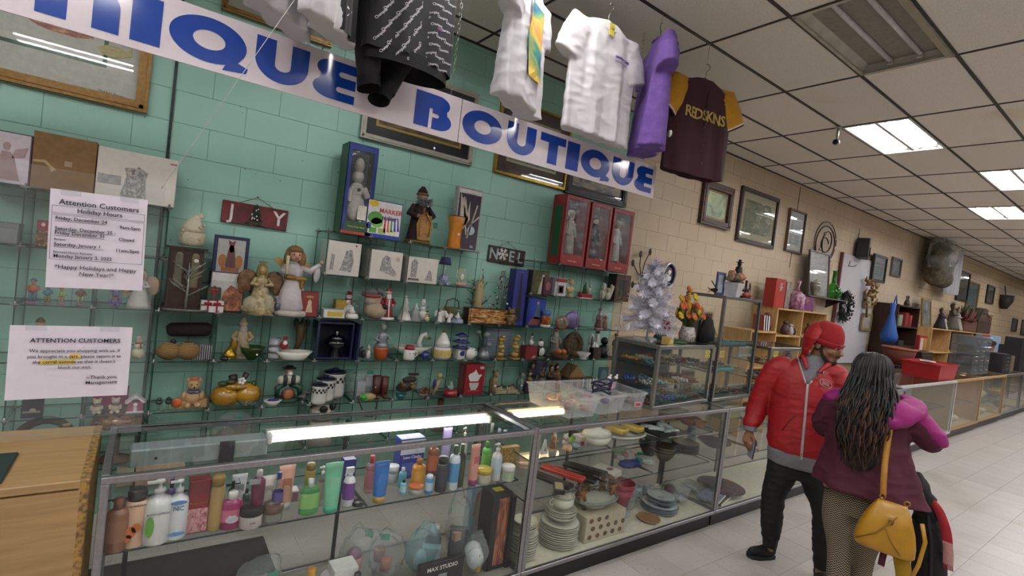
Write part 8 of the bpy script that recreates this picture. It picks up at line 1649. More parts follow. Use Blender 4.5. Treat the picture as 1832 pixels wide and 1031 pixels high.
# pale shelf with dolls and baskets farther on
pine_unit('long pale shelf rack carrying dolls and baskets',14.15,19.6,3.5,3.92,1.74,[.6,1.2],(14.17,15.6,17.6,19.58))
ZS=1.7405
A=thing('standing_picture','gold framed dark print standing on the long rack','picture',(14.55,3.72,ZS),rot=(-.1,0,0));m=MB()
for sx in(-1,1):m.box((sx*.3,0,.32),(.06,.03,.66));m.box((0,0,.32+sx*.3),(.6,.03,.06))
m.build('frame',M('#80683c',.4,.3),A);MB().box((0,.005,.32),(.56,.01,.58)).build('print',pict(['#3a3f42','#5c6264','#8d8f8c'],4,6),A)
for px,h,a,b,lab in((1681,40,'#1d1524','#3a2040','dark purple gowned doll on the long rack'),(1688,26,'#a9a8a4','#8a9a8a','white dressed doll by the purple one'),(1701,52,'#4a4638','#6a5a44','tall moss green rabbit doll on the rack'),(1709,44,'#9a968c','#7a4a3a','cream rabbit doll on the rack')):
    far('rack_doll',lab,'doll',px,585,3.66,h,[q for q in P_angel(M(a,.7),M(b,.6),M('#2b1d18',.8),M('#9a7a64',.5))if q[0]!='wing'],z=ZS)
t=thing('flower_basket','long red wicker basket of green and red silk leaves','basket',(17.3,3.66,ZS));MB().bbox((0,0,.15),(1.2,.3,.3),.02).build('basket',M('#5c3424',.7,bump=.8,scale=30),t);m=MB();rn=random.Random(4)
for i in range(160):c=Vector((rn.uniform(-.5,.6),rn.uniform(-.15,.1),.3));m.tube([c,c+Vector((rn.uniform(-.15,.15),rn.uniform(-.15,.05),rn.uniform(.05,.38)))],[.03,.008],0,4)
m.build('leaf',M('#3a4a24',.7,var=.6),t);m=MB()
for i in range(70):c=Vector((rn.uniform(-.6,.1),rn.uniform(-.2,.0),.28));m.tube([c,c+Vector((rn.uniform(-.1,.1),-.05,rn.uniform(.0,.3)))],[.03,.01],0,4)
m.build('leaf',M('#6a2426',.7,var=.4),t)
t=thing('wood_trunk','brown carved chest at the end of the long rack','chest',(18.8,3.7,ZS));MB().bbox((0,0,.25),(1.3,.36,.5),.02).build('chest',M('#4a3020',.6,var=.4),t);MB().box((0,-.185,.3),(1.2,.012,.04)).build('band',M('#2e1d14',.6),t)
t=thing('straw_hat','brown felt hat resting on the carved chest','hat',(19.1,3.7,ZS+.505));MB().lathe([(.26,0),(.26,.015),(.15,.03),(.15,.15),(.1,.2),(0,.2)],n=18).build('crown',M('#4a3528',.8),t);MB().torus((0,0,.04),.152,.012).build('hat_band',M('#2e2018',.8),t)
# hanging sheepskin bag and curtain
t=thing('hanging_fur_roll','plastic wrapped bundle of grey brown fur hung from the ceiling','fur bundle',(14.6,3.62,2.72));F1=M('#5c5142',.95,var=.4,bump=1,scale=14)
lump((-.3,0,.2),(.3,.2,.24),3).build('pelt',F1,t);lump((.25,0,.2),(.3,.2,.24),4).build('pelt',F1,t);lump((0,0,.62),(.55,.2,.36),5).build('pelt',F1,t);lump((0,0,.6),(.64,.25,.5),9).build('wrap',BAGM,t);MB().tube([(0,0,.95),(0,0,CEIL-2.72)],.01).build('cord',WHITE,t)
t=thing('white_curtain','white pleated curtain hung beside the fur bundle','curtain',(15.9,3.7,2.62));MB().grid(lambda u,v:((u-.5)*1.1,.06*math.sin(u*26),v*1.02),60,4).build('cloth',M('#a9a7ac',.7),t);MB().tube([(-.6,0,1.03),(.6,0,1.03)],.015).build('rod',STEEL,t)
for x in(-.5,.5):MB().tube([(x,0,1.03),(x,0,CEIL-2.62)],.005).build('cord',STEEL,t)
t=thing('wall_planter','dark wall pot hanging far along the wall','planter',(22.6,3.85,2.6));MB().lathe([(.08,0),(.2,.25),(.22,.45),(.18,.45)],n=14).build('pot',M('#2a2422',.6),t);MB().tube([(0,0,.45),(0,.05,.75)],.015).build('hanger',DARK,t)
# ================================================================== far counters
showcase('white framed glass counter behind the woman with pots inside',7.95,10.5,2.19,2.78,.98,[.55],name='glass_showcase',frame=M('#b9b8b6',.4),back=M('#a8a39a',.5),deckm=M('#a8a294',.5),kick=.13,f=.035)
showcase('glass counter between the man and the white framed counter',5.78,7.9,CF,CBK,CT,[.6],deckm=M('#a8a294',.5))
wd=M('#a8824e',.5)
for i,(x0,x1,lab)in enumerate(((10.56,12.45,'wood framed counter with white shells and a warm light'),(12.5,14.4,'wood framed counter with stacked crockery inside'),(14.45,16.3,'dark topped glass counter beyond the crockery'),(16.35,18.3,'glass counter with dark stacked boxes on top'))):
    c=showcase(lab,x0,x1,2.24+.02*i,2.82,.97,[.5],frame=wd if i<2 else ALU,back=M('#b08a5a',.5)if i<2 else M('#6a6a66',.5),deckm=M('#b09a72',.5),kick=.13,f=.04,ends=(False,False))
    if i<2:MB().box((.025,.29,.55),(.03,.5,.82)).build('end_board',wd,c)
def lamp_in(x,y,z,lab):
    t=thing('showcase_lamp',lab,'lamp',(x,y,z));MB().tube([(-.4,0,0),(.4,0,0)],.018,0,10).build('tube',emitmat('#ffcf8f',9),t);MB().box((0,.03,.01),(.86,.03,.05)).build('housing',M('#a89c88',.4),t)
lamp_in(11.3,2.7,.9,'warm tube glowing inside the shell counter');lamp_in(13.2,2.74,.9,'warm tube glowing inside the crockery counter')
rn=random.Random(77)
def crock(lab,x,y,z,c,r,h):
    t=thing('far_crockery',lab,'crockery',(x,y,z));MB().lathe([(r*.5,0),(r*.8,h*.3),(r,h*.7),(r*.7,h)],n=14).build('body',M(c,.35),t);MB().torus((0,0,h),r*.7,.008,0,14,5).build('rim',M(c,.3),t)
for k,(x,z,c,r,h,lab)in enumerate(((9.7,.555,'#5c2a26',.14,.08,'dark red platter on the shelf of the white framed counter'),(9.4,.555,'#8a7a5a',.1,.1,'tan dish on the shelf of the white framed counter'),(9.9,.153,'#5a4a4c',.14,.1,'dark brown dish at the bottom of the white framed counter'),(9.3,.153,'#6a5a52',.16,.12,'brown bowl at the bottom of the white framed counter'),
      (11.0,.153,'#bdb2a0',.14,.1,'white shell cluster low in the shell counter'),(11.4,.153,'#c4baa8',.12,.14,'pale coral piece low in the shell counter'),(11.7,.153,'#b5aa96',.15,.12,'cream shell bowl low in the shell counter'),(11.2,.505,'#8a7a5c',.1,.08,'tan dish high in the shell counter'),
      (12.9,.153,'#a89a80',.14,.14,'cream pot low in the crockery counter'),(13.3,.153,'#b0a288',.13,.1,'beige bowl low in the crockery counter'),(13.7,.153,'#9c8a68',.14,.13,'tan pot low in the crockery counter'),(12.9,.505,'#a8a090',.12,.16,'white jug high in the crockery counter'),(13.25,.505,'#9c9480',.11,.14,'grey jug high in the crockery counter'),(13.6,.505,'#b0a890',.12,.12,'cream jug high in the crockery counter'),
      (14.9,.505,'#b08a3c',.12,.1,'amber bowl in the dark topped counter'),(15.3,.505,'#9a8f4a',.12,.1,'olive bowl in the dark topped counter'),(15.7,.153,'#8a8274',.14,.14,'grey pot in the dark topped counter'))):
    crock(lab,x,2.5,z,c,r,h)
farbox('yellow_box','yellow and white box at the top of the white framed counter',1618,1636,2.28,.555,.12,.1,M('#b09a3a',.5),M('#c4b878',.5))
t=thing('red_bin','shallow red plastic storage bin on the white framed counter','bin',(10.25,2.5,.982));W_,D_,H_=.95,.5,.24;vs=[]
for z,k in((0,.9),(H_,1),(H_,1.04),(H_-.02,1.04)):
    for sx,sy in((-1,-1),(1,-1),(1,1),(-1,1)):vs.append((sx*W_/2*k,sy*D_/2*k,z))
MB().add(vs,[(0,1,2,3)]+[(4*j+i,4*j+(i+1)%4,4*j+4+(i+1)%4,4*j+4+i)for j in range(3)for i in range(4)],0,False).build('tub',M('#a3161a',.4),t);MB().box((0,0,H_-.03),(W_*.96,D_*.96,.01)).build('lid',M('#8f1418',.4),t)
t=thing('paper_note','white paper lying on the red bin','paper',(10.3,2.55,1.225),.3);MB().grid(lambda u,v:((u-.5)*.3,(v-.5)*.2,.006*math.sin(u*3)),4,4).build('sheet',WHITE,t);MB().box((0,0,.009),(.2,.1,.001)).build('printing',SK2,t)
t=thing('acrylic_drawers','stack of clear grey acrylic drawers on the shell counter','drawers',(12.9,2.55,.972));AC=glassmat('smoke_acrylic',(.72,.75,.78),1.3,.08,.22,(.35,.37,.4))
for i in range(3):
    for j in range(4):
        o=MB().bbox((-.5+.42*i,0,.1+.18*j),(.4,.34,.17),.01).build('drawer',AC,t);MB().bbox((0,0,0),(.1,.02,.02),.004).build('pull',STEEL,o,(-.5+.42*i,-.18,.1+.18*j))
for i,(x,w_,h_,c,lab)in enumerate(((15.2,.7,.4,'#15151b','wide black carton on the dark topped counter'),(15.8,.35,.36,'#6a5444','brown striped carton beside the wide black one'),(17.0,.9,.78,'#17171d','tall stack of navy binders on the farthest counter'),(17.8,.5,.6,'#2a2020','dark carton at the far end of the counters'))):
    t=carton(lab,x-w_/2,x+w_/2,2.42,.9725,h_,.3,M(c,.5),M(c,.4),name='counter_carton')
    for k in range(4):MB().box((w_*.2,-.003,h_*(.2+.2*k)),(w_*.4,.002,.012)).build('stripe',M('#8a8478',.5),t)
farbox('blue_picture_box','light blue box with a picture of a potted plant',1752,1787,3.34,ZS-.52,.5,.12,M('#7d92a8',.5),M('#8fa5ba',.5),[(M('#8a5a3a',.5),[(.42,.12),(.68,.12),(.74,.4),(.36,.4)]),(M('#2a2a20',.5),oval(.55,.55,.25,.16)),(M('#a03a38',.5),R4(0,.9,.4,1))])
t=thing('low_table','low rack table under the blue picture box','table',(18.6,3.35,0));MB().box((0,0,1.205),(2.0,.28,.03)).build('top',PINE,t)
for sx in(-1,1):MB().box((sx*.9,0,.6),(.06,.2,1.19)).build('leg',PINE,t)
t=thing('yellow_panel_box','black and yellow owl patterned box near the blue picture box','box',(19.9,3.3,1.0));MB().bbox((0,0,.25),(.5,.2,.5),.005).build('box',M('#1d1a18',.5),t)
for k in range(3):MB().box((.1,-.102,.1+.15*k),(.2,.002,.1)).build('yellow_panel',M('#a8903a',.5),t)
t=thing('far_stand','plain dark stand at the far end under the owl box','stand',(19.9,3.3,0));MB().box((0,0,.49),(.7,.4,.98)).build('body',DARK,t);MB().box((0,-.205,.5),(.6,.01,.8)).build('door',M('#26221f',.5),t)

for o in COL.objects:
    if o.get('label')=='black framed print overlapping the white lined board':o.location.y=3.90
# ================================================================== people
def put(name,me,mat,parent):me.materials.append(mat);me.name=name;return link(name,me,parent)
def head(mb,c,yaw,pitch,roll=0):
    R=Matrix.Rotation(yaw,3,'Z')@Matrix.Rotation(pitch,3,'X')@Matrix.Rotation(roll,3,'Y');c=Vector(c)
    def e(p,r):
        s=MB().ball((0,0,0),r,0,16,12);vs=[R@(Vector(v)+Vector(p))+c for v in s.v];mb.add(vs,s.f)
    e((0,.018,.03),(.074,.092,.088));e((0,-.028,-.03),(.062,.066,.086));e((0,-.052,-.092),(.038,.04,.03));e((0,-.083,.018),(.048,.016,.012))
    for sx in(-1,1):e((sx*.036,-.062,-.035),(.026,.026,.028));e((sx*.075,.012,-.015),(.011,.022,.032))
    e((0,-.093,-.066),(.023,.012,.006));e((0,-.09,-.077),(.02,.012,.006))
    n=MB().tube([(0,-.085,.012),(0,-.1,-.012),(0,-.112,-.034),(0,-.096,-.044)],[.008,.011,.016,.012],0,8);mb.add([R@Vector(v)+c for v in n.v],n.f)
    return lambda p:R@Vector(p)+c,R
def hand(mb,W,out,down,palm,side):
    """W wrist, down: direction of the fingers, out: towards the thumb side, palm: palm normal"""
    W,d,o,p=Vector(W),Vector(down).normalized(),Vector(out).normalized(),Vector(palm).normalized()
    limb(mb,[(*(W-d*.03),.026,.02),(*(W+d*.01),.028,.019),(*(W+d*.05),.040,.016),(*(W+d*.085),.040,.014)],14)
    for k,(off,L,r)in enumerate(((.030,.070,.0088),(.010,.080,.0092),(-.010,.075,.0088),(-.029,.058,.0078))):
        b=W+d*.078+o*off;c1=b+d*L*.45+p*.008;c2=c1+d*L*.3+p*L*.3;c3=c2+d*L*.08+p*L*.32
        limb(mb,[(*b,r*1.1),(*c1,r),(*c2,r*.92),(*c3,r*.8)],10,4)
    b=W+d*.028+o*.03;c1=b+o*.026+d*.028+p*.008;c2=c1+d*.03+p*.016+o*.004;limb(mb,[(*b,.013),(*c1,.0115),(*c2,.0095)],10,4)

# ---------------------------------------------------------------- the man
A1=math.atan2(3.72,1.6)
man=thing('person','man in red hooded jacket, red beanie and black joggers holding a phone','person',(3.72,1.6,0),-A1)
SK1=M('#8a5f48',.5,var=.08,scale=60)
b=MB();HC=(.128,-.01,1.605);Hf,HR=head(b,HC,math.radians(62),math.radians(14))
limb(b,[(.06,.03,1.40,.062),(.08,.02,1.47,.056),(.11,.0,1.55,.056)])
stack(b,[(.06,0,.76,.15,.1),(.055,0,.95,.155,.105),(.045,0,1.15,.165,.105),(.035,0,1.32,.17,.1),(.05,.01,1.42,.1,.075),(.06,.02,1.45,.06,.06)])
limb(b,[(-.09,0,1.38,.05),(-.155,0,1.34,.055),(-.215,.02,1.13,.043),(-.255,-.02,.98,.036),(-.262,-.045,.90,.026)])
hand(b,(-.262,-.045,.905),(.75,-.6,-.05),(-.02,-.12,-1),(.35,.75,0),1)
limb(b,[(.17,0,1.39,.05),(.225,0,1.36,.055),(.30,-.02,1.15,.043),(.36,-.16,1.03,.034),(.39,-.24,1.02,.026)])
hand(b,(.39,-.235,1.02),(0,0,1),(.35,-.93,-.1),(-.6,-.2,-.2),1)
limb(b,[(-.02,0,.84,.1),(-.04,.01,.66,.085),(-.062,.03,.47,.056),(-.05,.07,.28,.05),(-.045,.095,.12,.036),(-.045,.095,.06,.036)])
limb(b,[(.14,0,.84,.1),(.19,-.01,.68,.085),(.25,-.02,.50,.056),(.27,-.01,.30,.05),(.275,0,.12,.036),(.275,0,.06,.036)])
limb(b,[(-.03,.115,.05,.035),(-.09,.07,.04,.035),(-.14,.03,.032,.028)]);limb(b,[(.275,.03,.05,.035),(.29,-.06,.04,.035),(.30,-.12,.032,.028)])
put('body',fuse(b,.0052,2),SK1,man)
for sx in(-1,1):
    MB().ball((0,0,0),.0125,0,10,8).build('eye',M('#b9b0a6',.2),man,Hf((sx*.03,-.078,0)));MB().ball((0,0,0),.0065,0,8,6).build('iris',M('#1d120c',.15),man,Hf((sx*.031,-.0865,-.002)))
    MB().tube([Hf((sx*.012,-.096,.016)),Hf((sx*.03,-.094,.021)),Hf((sx*.05,-.08,.014))],[.004,.005,.003]).build('eyebrow',M('#1d1410',.9),man)
m=MB();m.tube([Hf((-.026,-.094,-.062)),Hf((0,-.106,-.053)),Hf((.026,-.094,-.062))],[.004,.006,.004]);m.build('moustache',M('#1f1611',.95),man)
m=MB()
for sx in(-1,1):m.tube([Hf((sx*.072,-.0,-.02)),Hf((sx*.062,-.03,-.075)),Hf((sx*.03,-.075,-.108)),Hf((0,-.09,-.112))],[.008,.009,.010,.010])
m.ball(tuple(Hf((0,-.088,-.1))),(.018,.014,.016));m.build('beard',M('#241912',.95,bump=.6,scale=120),man)
RED=M('#9c1016',.55,var=.14,scale=9,sheen=0);RED2=M('#8f0c14',.85,var=.12,scale=60,bump=.35);GREYK=M('#77757a',.9,var=.14,scale=120)
# beanie: ribbed cap over the crown
m=MB();n=40;vs=[];fs=[]
for j in range(12):
    q=j/11;zz=-.012+q*.15;r=math.sqrt(max(0,1-(max(0,zz-.02)/.135)**2))if zz>.02 else 1.0
    for i in range(n):
        a=2*PI*i/n;rr=(1+.012*math.cos(20*a))*r;vs.append(tuple(Hf((.088*rr*math.cos(a),.016+.108*rr*math.sin(a),.004+zz))))
for j in range(11):
    for i in range(n):e=(i+1)%n;fs.append((j*n+i,j*n+e,(j+1)*n+e,(j+1)*n+i))
fs.append(tuple(11*n+i for i in range(n)));m.add(vs,fs);bn=m.build('beanie',RED2,man)
m=MB();m.tube([Hf((.0905*math.cos(2*PI*i/24),.016+.111*math.sin(2*PI*i/24),.012))for i in range(25)],[(.016,.006)]*25,0,8,False);m.build('beanie_cuff',RED2,man)
# jacket
b=MB()
stack(b,[(.062,0,.825,.195,.135),(.06,0,.88,.215,.15),(.055,0,1.0,.215,.148),(.045,0,1.15,.212,.145),(.035,0,1.28,.21,.14),(.035,.005,1.37,.19,.125),(.05,.01,1.44,.13,.1),(.065,.02,1.49,.085,.085)])
limb(b,[(-.07,0,1.40,.07),(-.14,0,1.385,.075),(-.185,.005,1.30,.077),(-.225,.02,1.14,.074),(-.245,.01,1.03,.07),(-.262,-.03,.955,.056),(-.263,-.036,.935,.044)])
limb(b,[(.14,0,1.42,.07),(.205,0,1.40,.075),(.25,-.005,1.30,.076),(.295,-.02,1.16,.072),(.335,-.1,1.07,.064),(.365,-.17,1.03,.052)])
def vcut(co):
    if co.y>-.02:return False
    w_=(co.z-1.325)*.52;xc=.045+(co.z-1.3)*.1
    return co.z>1.325 and abs(co.x-xc)<w_
jm=fuse(b,.008,4,vcut,.012,3)
bv=BVHTree.FromPolygons([v.co[:]for v in jm.vertices],[p.vertices[:]for p in jm.polygons])
def onj(x,z,off=.002,bvh=None):
    h=(bvh or bv).ray_cast(Vector((x,-1,z)),Vector((0,1,0)))
    return Vector((x,(h[0].y if h[0]else-.1)-off,z))
put('jacket',jm,RED,man)
# hood, up around the beanie's back
b=MB();b.ball((.082,.025,1.615),(.098,.125,.135),0,24,18);b.ball((.072,.03,1.54),(.09,.115,.115),0,20,14);b.ball((.06,.035,1.465),(.088,.105,.1),0,18,12)
hm=fuse(b,.008,3,lambda c:(c.x-.045)-.41*(c.z-1.56)>0,.008,5)
put('hood',hm,RED,man)
b=MB();limb(b,[(-.005,-.06,1.50,.016),(.015,-.095,1.47,.017),(.03,-.118,1.42,.010)]);limb(b,[(.16,-.04,1.48,.016),(.135,-.085,1.455,.017),(.1,-.12,1.41,.010)])
put('collar',fuse(b,.006,2),RED,man)
# grey sweatshirt
b=MB();stack(b,[(.062,0,.742,.2,.142),(.062,0,.80,.205,.146),(.062,0,.845,.2,.14)],36,4)
put('sweatshirt_hem',fuse(b,.008,2,None,.01,9),GREYK,man)
b=MB();stack(b,[(.05,-.01,1.24,.13,.1),(.045,-.012,1.35,.13,.1),(.055,.0,1.43,.1,.085),(.075,.01,1.5,.068,.068),(.082,.012,1.515,.064,.064)]);put('sweatshirt_neck',fuse(b,.008,2),GREYK,man)
b=MB();limb(b,[(-.262,-.034,.945,.047),(-.2625,-.042,.905,.043)]);b.build('cuff',GREYK,man)
b=MB();limb(b,[(.36,-.16,1.035,.05),(.375,-.195,1.027,.042)]);b.build('cuff',GREYK,man)
ZIP=M('#b5a6a4',.5)
m=MB();m.tube([onj(.048+(1.33-z)*.045,z,.004)for z in[1.325-.024*i for i in range(21)]],[(.008,.004)]*21,0,6);m.build('zip',ZIP,man)
for sx in(-1,1):
    m=MB();pts=[]
    for i in range(9):
        z=1.325+.02*i;w_=(z-1.325)*.52+.004;x=.045+(z-1.3)*.1+sx*w_;p=onj(x+sx*.006,z,.003);pts.append(p)
    m.tube(pts,.0055,0,6);m.build('zip_edge',ZIP,man)
m=MB().bbox((0,0,0),(.014,.01,.03),.003);m.build('zip_slider',STEEL,man,onj(.07,.835,.012))
m=MB();lc=(.15,1.345)
m.tube([onj(lc[0]+.036*math.cos(2*PI*i/24),lc[1]+.024*math.sin(2*PI*i/24)+.35*.036*-math.cos(2*PI*i/24),.003)for i in range(25)],.0022,0,5,False)
for k in(-1,0,1):m.tube([onj(lc[0]+.02*s,lc[1]+.009*k-.0126*s*.6,.003)for s in(-1,-.3,.3,1)],.0026,0,5)
m.build('chest_emblem',M('#c9a0a0',.6),man)
m=MB();m.tube([onj(.128,1.46-.008*i,.006)for i in range(8)],.004);m.build('drawstring',M('#c4b0ae',.7),man)
m=MB();m.tube([onj(-.06,.98,.001),onj(-.03,1.05,.001),onj(.0,1.10,.001)],.004);m.build('pocket_seam',M('#6b0a10',.7),man)
# joggers
JOG=M('#121214',.8,var=.2,scale=14)
b=MB();stack(b,[(.06,0,.66,.15,.115),(.06,0,.74,.175,.125),(.06,0,.82,.165,.12)])
limb(b,[(-.015,0,.80,.115),(-.03,.0,.68,.102),(-.06,.025,.50,.08),(-.058,.05,.36,.075),(-.052,.075,.24,.07),(-.048,.09,.165,.06),(-.047,.093,.09,.05)])
limb(b,[(.135,0,.80,.115),(.17,0,.68,.102),(.245,-.02,.51,.082),(.262,-.015,.37,.076),(.272,-.005,.24,.07),(.275,0,.165,.06),(.275,0,.09,.05)])
put('joggers',fuse(b,.009,3,None,.016,1),JOG,man)
m=MB();m.tube([(.335,-.03,.5),(.345,-.02,.36),(.335,-.012,.24)],.004);m.build('side_stripe',WHITE,man)
def shoe(a,b_,mat,parent,h=.075):
    a,b_=Vector(a),Vector(b_);d=(b_-a).normalized();L_=(b_-a).length
    m=MB();limb(m,[(*(a+d*.0+Vector((0,0,.05))),.03,.04),(*(a+d*L_*.15+Vector((0,0,.052))),.04,.045),(*(a+d*L_*.5+Vector((0,0,.042))),.042,.038),(*(a+d*L_*.85+Vector((0,0,.034))),.044,.028),(*(a+d*L_+Vector((0,0,.028))),.03,.02)]);limb(m,[(*(a+d*L_*.12+Vector((0,0,.05))),.042),(*(a+d*L_*.1+Vector((0,0,.125))),.047)])
    sh=put('shoe',fuse(m,.006,2),mat,parent)
    q=MB();u=Vector((-d.y,d.x,0));pl=[a+d*L_*t_+u*s_*w_ for t_,w_,s_ in((-.06,.03,1),(.2,.043,1),(.7,.05,1),(.95,.038,1),(1.04,.012,1),(1.04,.012,-1),(.95,.038,-1),(.7,.05,-1),(.2,.043,-1),(-.06,.03,-1))]
    q.prism([(p.x,p.y)for p in pl],.0,.024,0,'Z');q.build('sole',M('#17171a',.7),sh)
SHO=M('#101012',.65,var=.25,scale=90,bump=.3)
shoe((-.025,.125,0),(-.165,-.0,0),SHO,man);shoe((.272,.06,0),(.305,-.16,0),SHO,man)
# phone
ph=thing('phone','dark smartphone held low in the right hand of the man in red','phone',Matrix.Rotation(-A1,3,'Z')@Vector((-.232,-.058,.80))+Vector((3.72,1.6,0)),rot=(0,0,0))
ph.rotation_euler=Matrix.Rotation(-A1,3,'Z').to_euler();ph.rotation_euler=(0,.12,-A1-.95)
MB().bbox((0,0,-.01),(.07,.009,.145),.003).build('case',M('#131317',.3),ph);MB().box((0,-.0052,-.01),(.063,.0008,.135)).build('screen',M('#8a9098',.1),ph)

# ---------------------------------------------------------------- the woman
A2=math.atan2(3.33,1.05)
wom=thing('person','woman seen from behind in maroon and magenta jacket with long dark hair','person',(3.33,1.05,0),-A2)
SK2_=M('#7d543e',.5,var=.08,scale=60)
b=MB();Wf,WR=head(b,(-.012,.02,1.495),math.radians(168),math.radians(8))
limb(b,[(0,.01,1.30,.055),(-.005,.01,1.38,.05),(-.01,.015,1.44,.05)])
stack(b,[(.02,0,.78,.15,.12),(.015,0,.9,.13,.1),(.005,0,1.05,.12,.085),(0,0,1.2,.135,.09),(0,0,1.30,.12,.08),(0,.01,1.35,.06,.06)])
limb(b,[(-.1,.01,1.30,.042),(-.14,.02,1.28,.042),(-.19,.06,1.16,.036),(-.16,.2,1.12,.03),(-.12,.28,1.14,.023)]);hand(b,(-.12,.275,1.14),(0,0,1),(.25,.95,.1),(.6,0,-.3),1)
limb(b,[(.1,.01,1.32,.042),(.15,.02,1.30,.042),(.27,.06,1.20,.036),(.28,.2,1.19,.03),(.25,.29,1.20,.023)]);hand(b,(.25,.285,1.20),(0,0,1),(-.25,.95,.05),(-.5,0,-.4),1)
limb(b,[(-.055,0,.82,.088),(-.065,.0,.66,.078),(-.045,.02,.48,.055),(-.03,-.01,.32,.052),(-.02,-.04,.12,.034),(-.02,-.045,.05,.034)])
limb(b,[(.075,0,.82,.088),(.075,.02,.66,.08),(.065,.08,.48,.057),(.06,.1,.30,.052),(.06,.1,.12,.034),(.06,.1,.05,.034)])
limb(b,[(-.02,-.07,.05,.032),(-.02,.0,.04,.032),(-.025,.08,.03,.026)]);limb(b,[(.06,.07,.05,.032),(.065,.14,.04,.032),(.07,.22,.03,.026)])
put('body',fuse(b,.0052,2),SK2_,wom)
for sx in(-1,1):MB().ball((0,0,0),.0125,0,10,8).build('eye',M('#b9b0a6',.2),wom,Wf((sx*.03,-.078,0)));MB().ball((0,0,0),.0065,0,8,6).build('iris',M('#1d120c',.15),wom,Wf((sx*.031,-.0865,-.002)))
# leggings with a woven pattern
def zigzag():
    m_,nt,b_,N,L=nmat('herringbone_knit');tc=N.new('ShaderNodeTexCoord');sp=N.new('ShaderNodeSeparateXYZ');L.new(tc.outputs['Object'],sp.inputs[0])
    def mth(op,a,c=None):
        n_=N.new('ShaderNodeMath');n_.operation=op
        for i,v in enumerate((a,c)):
            if v is None:continue
            if isinstance(v,(int,float)):n_.inputs[i].default_value=v
            else:L.new(v,n_.inputs[i])
        return n_.outputs[0]
    ang=mth('ARCTAN2',sp.outputs[1],sp.outputs[0]);tri=mth('PINGPONG',mth('MULTIPLY',sp.outputs[0],60),.5);s_=mth('FRACT',mth('ADD',mth('MULTIPLY',sp.outputs[2],75),mth('MULTIPLY',tri,1.6)))
    rp=N.new('ShaderNodeValToRGB');e=rp.color_ramp.elements;e[0].position=.5;e[1].position=.6;e[0].color=(*lin('#171412'),1);e[1].color=(*lin('#9a8a74'),1)
    L.new(s_,rp.inputs[0]);L.new(rp.outputs[0],b_.inputs['Base Color']);b_.inputs['Roughness'].default_value=.85
    return m_
b=MB();stack(b,[(.01,0,.72,.13,.115),(.012,0,.80,.155,.125),(.015,0,.9,.14,.11)])
limb(b,[(-.06,0,.80,.096),(-.068,.0,.66,.085),(-.047,.02,.48,.061),(-.032,-.01,.32,.058),(-.022,-.04,.12,.04)]);limb(b,[(.078,0,.80,.096),(.078,.02,.66,.087),(.067,.08,.48,.063),(.062,.1,.30,.058),(.06,.1,.12,.04)])
put('leggings',fuse(b,.009,3),zigzag(),wom)
shoe((-.02,-.085,0),(-.025,.13,0),M('#1d1818',.6),wom);shoe((.06,.06,0),(.072,.27,0),M('#1d1818',.6),wom)
MARJ=M('#470b22',.8,var=.16,scale=12,sheen=0);MAG=M('#8f1168',.6,var=.14,scale=12,sheen=0)
b=MB()
stack(b,[(.045,.0,.852,.272,.195),(.04,0,.90,.255,.185),(.03,0,1.0,.225,.165),(.015,0,1.12,.195,.145),(.005,0,1.23,.185,.13),(0,.0,1.31,.17,.115),(0,.005,1.365,.12,.09),(-.002,.01,1.40,.075,.07)],40,5,True,.05,1)
limb(b,[(-.08,0,1.31,.07),(-.145,.01,1.295,.076),(-.19,.04,1.21,.074),(-.2,.08,1.15,.07),(-.17,.19,1.12,.058),(-.13,.26,1.14,.044)])
limb(b,[(.08,0,1.33,.07),(.16,.01,1.31,.078),(.235,.03,1.25,.076),(.28,.07,1.205,.072),(.285,.17,1.19,.06),(.26,.26,1.2,.044)])
put('jacket',fuse(b,.009,4,lambda c:c.z<.862 and(c.x-.045)**2/.25**2+c.y**2/.17**2<1,.016,7),MARJ,wom)
# magenta hood and shoulder panels
b=MB();limb(b,[(-.215,.05,1.27,.03,.05),(-.17,.0,1.345,.035,.05),(-.09,-.06,1.36,.035,.045),(.0,-.085,1.33,.03,.05),(.085,-.115,1.31,.04,.07),(.15,-.085,1.345,.045,.075),(.19,-.01,1.365,.05,.06),(.14,.07,1.38,.04,.05)],16,6)
limb(b,[(.16,-.02,1.36,.055,.06),(.235,.005,1.295,.05,.055),(.30,.02,1.235,.045,.05),(.33,.05,1.195,.03,.035)])
b.ball((.125,-.10,1.325),(.085,.075,.075),0,16,12);b.ball((.1,-.115,1.29),(.06,.07,.05),0,16,12);b.ball((-.175,.0,1.33),(.05,.06,.035),0,14,10)
put('hood',fuse(b,.008,3,None,.01,4),MAG,wom)
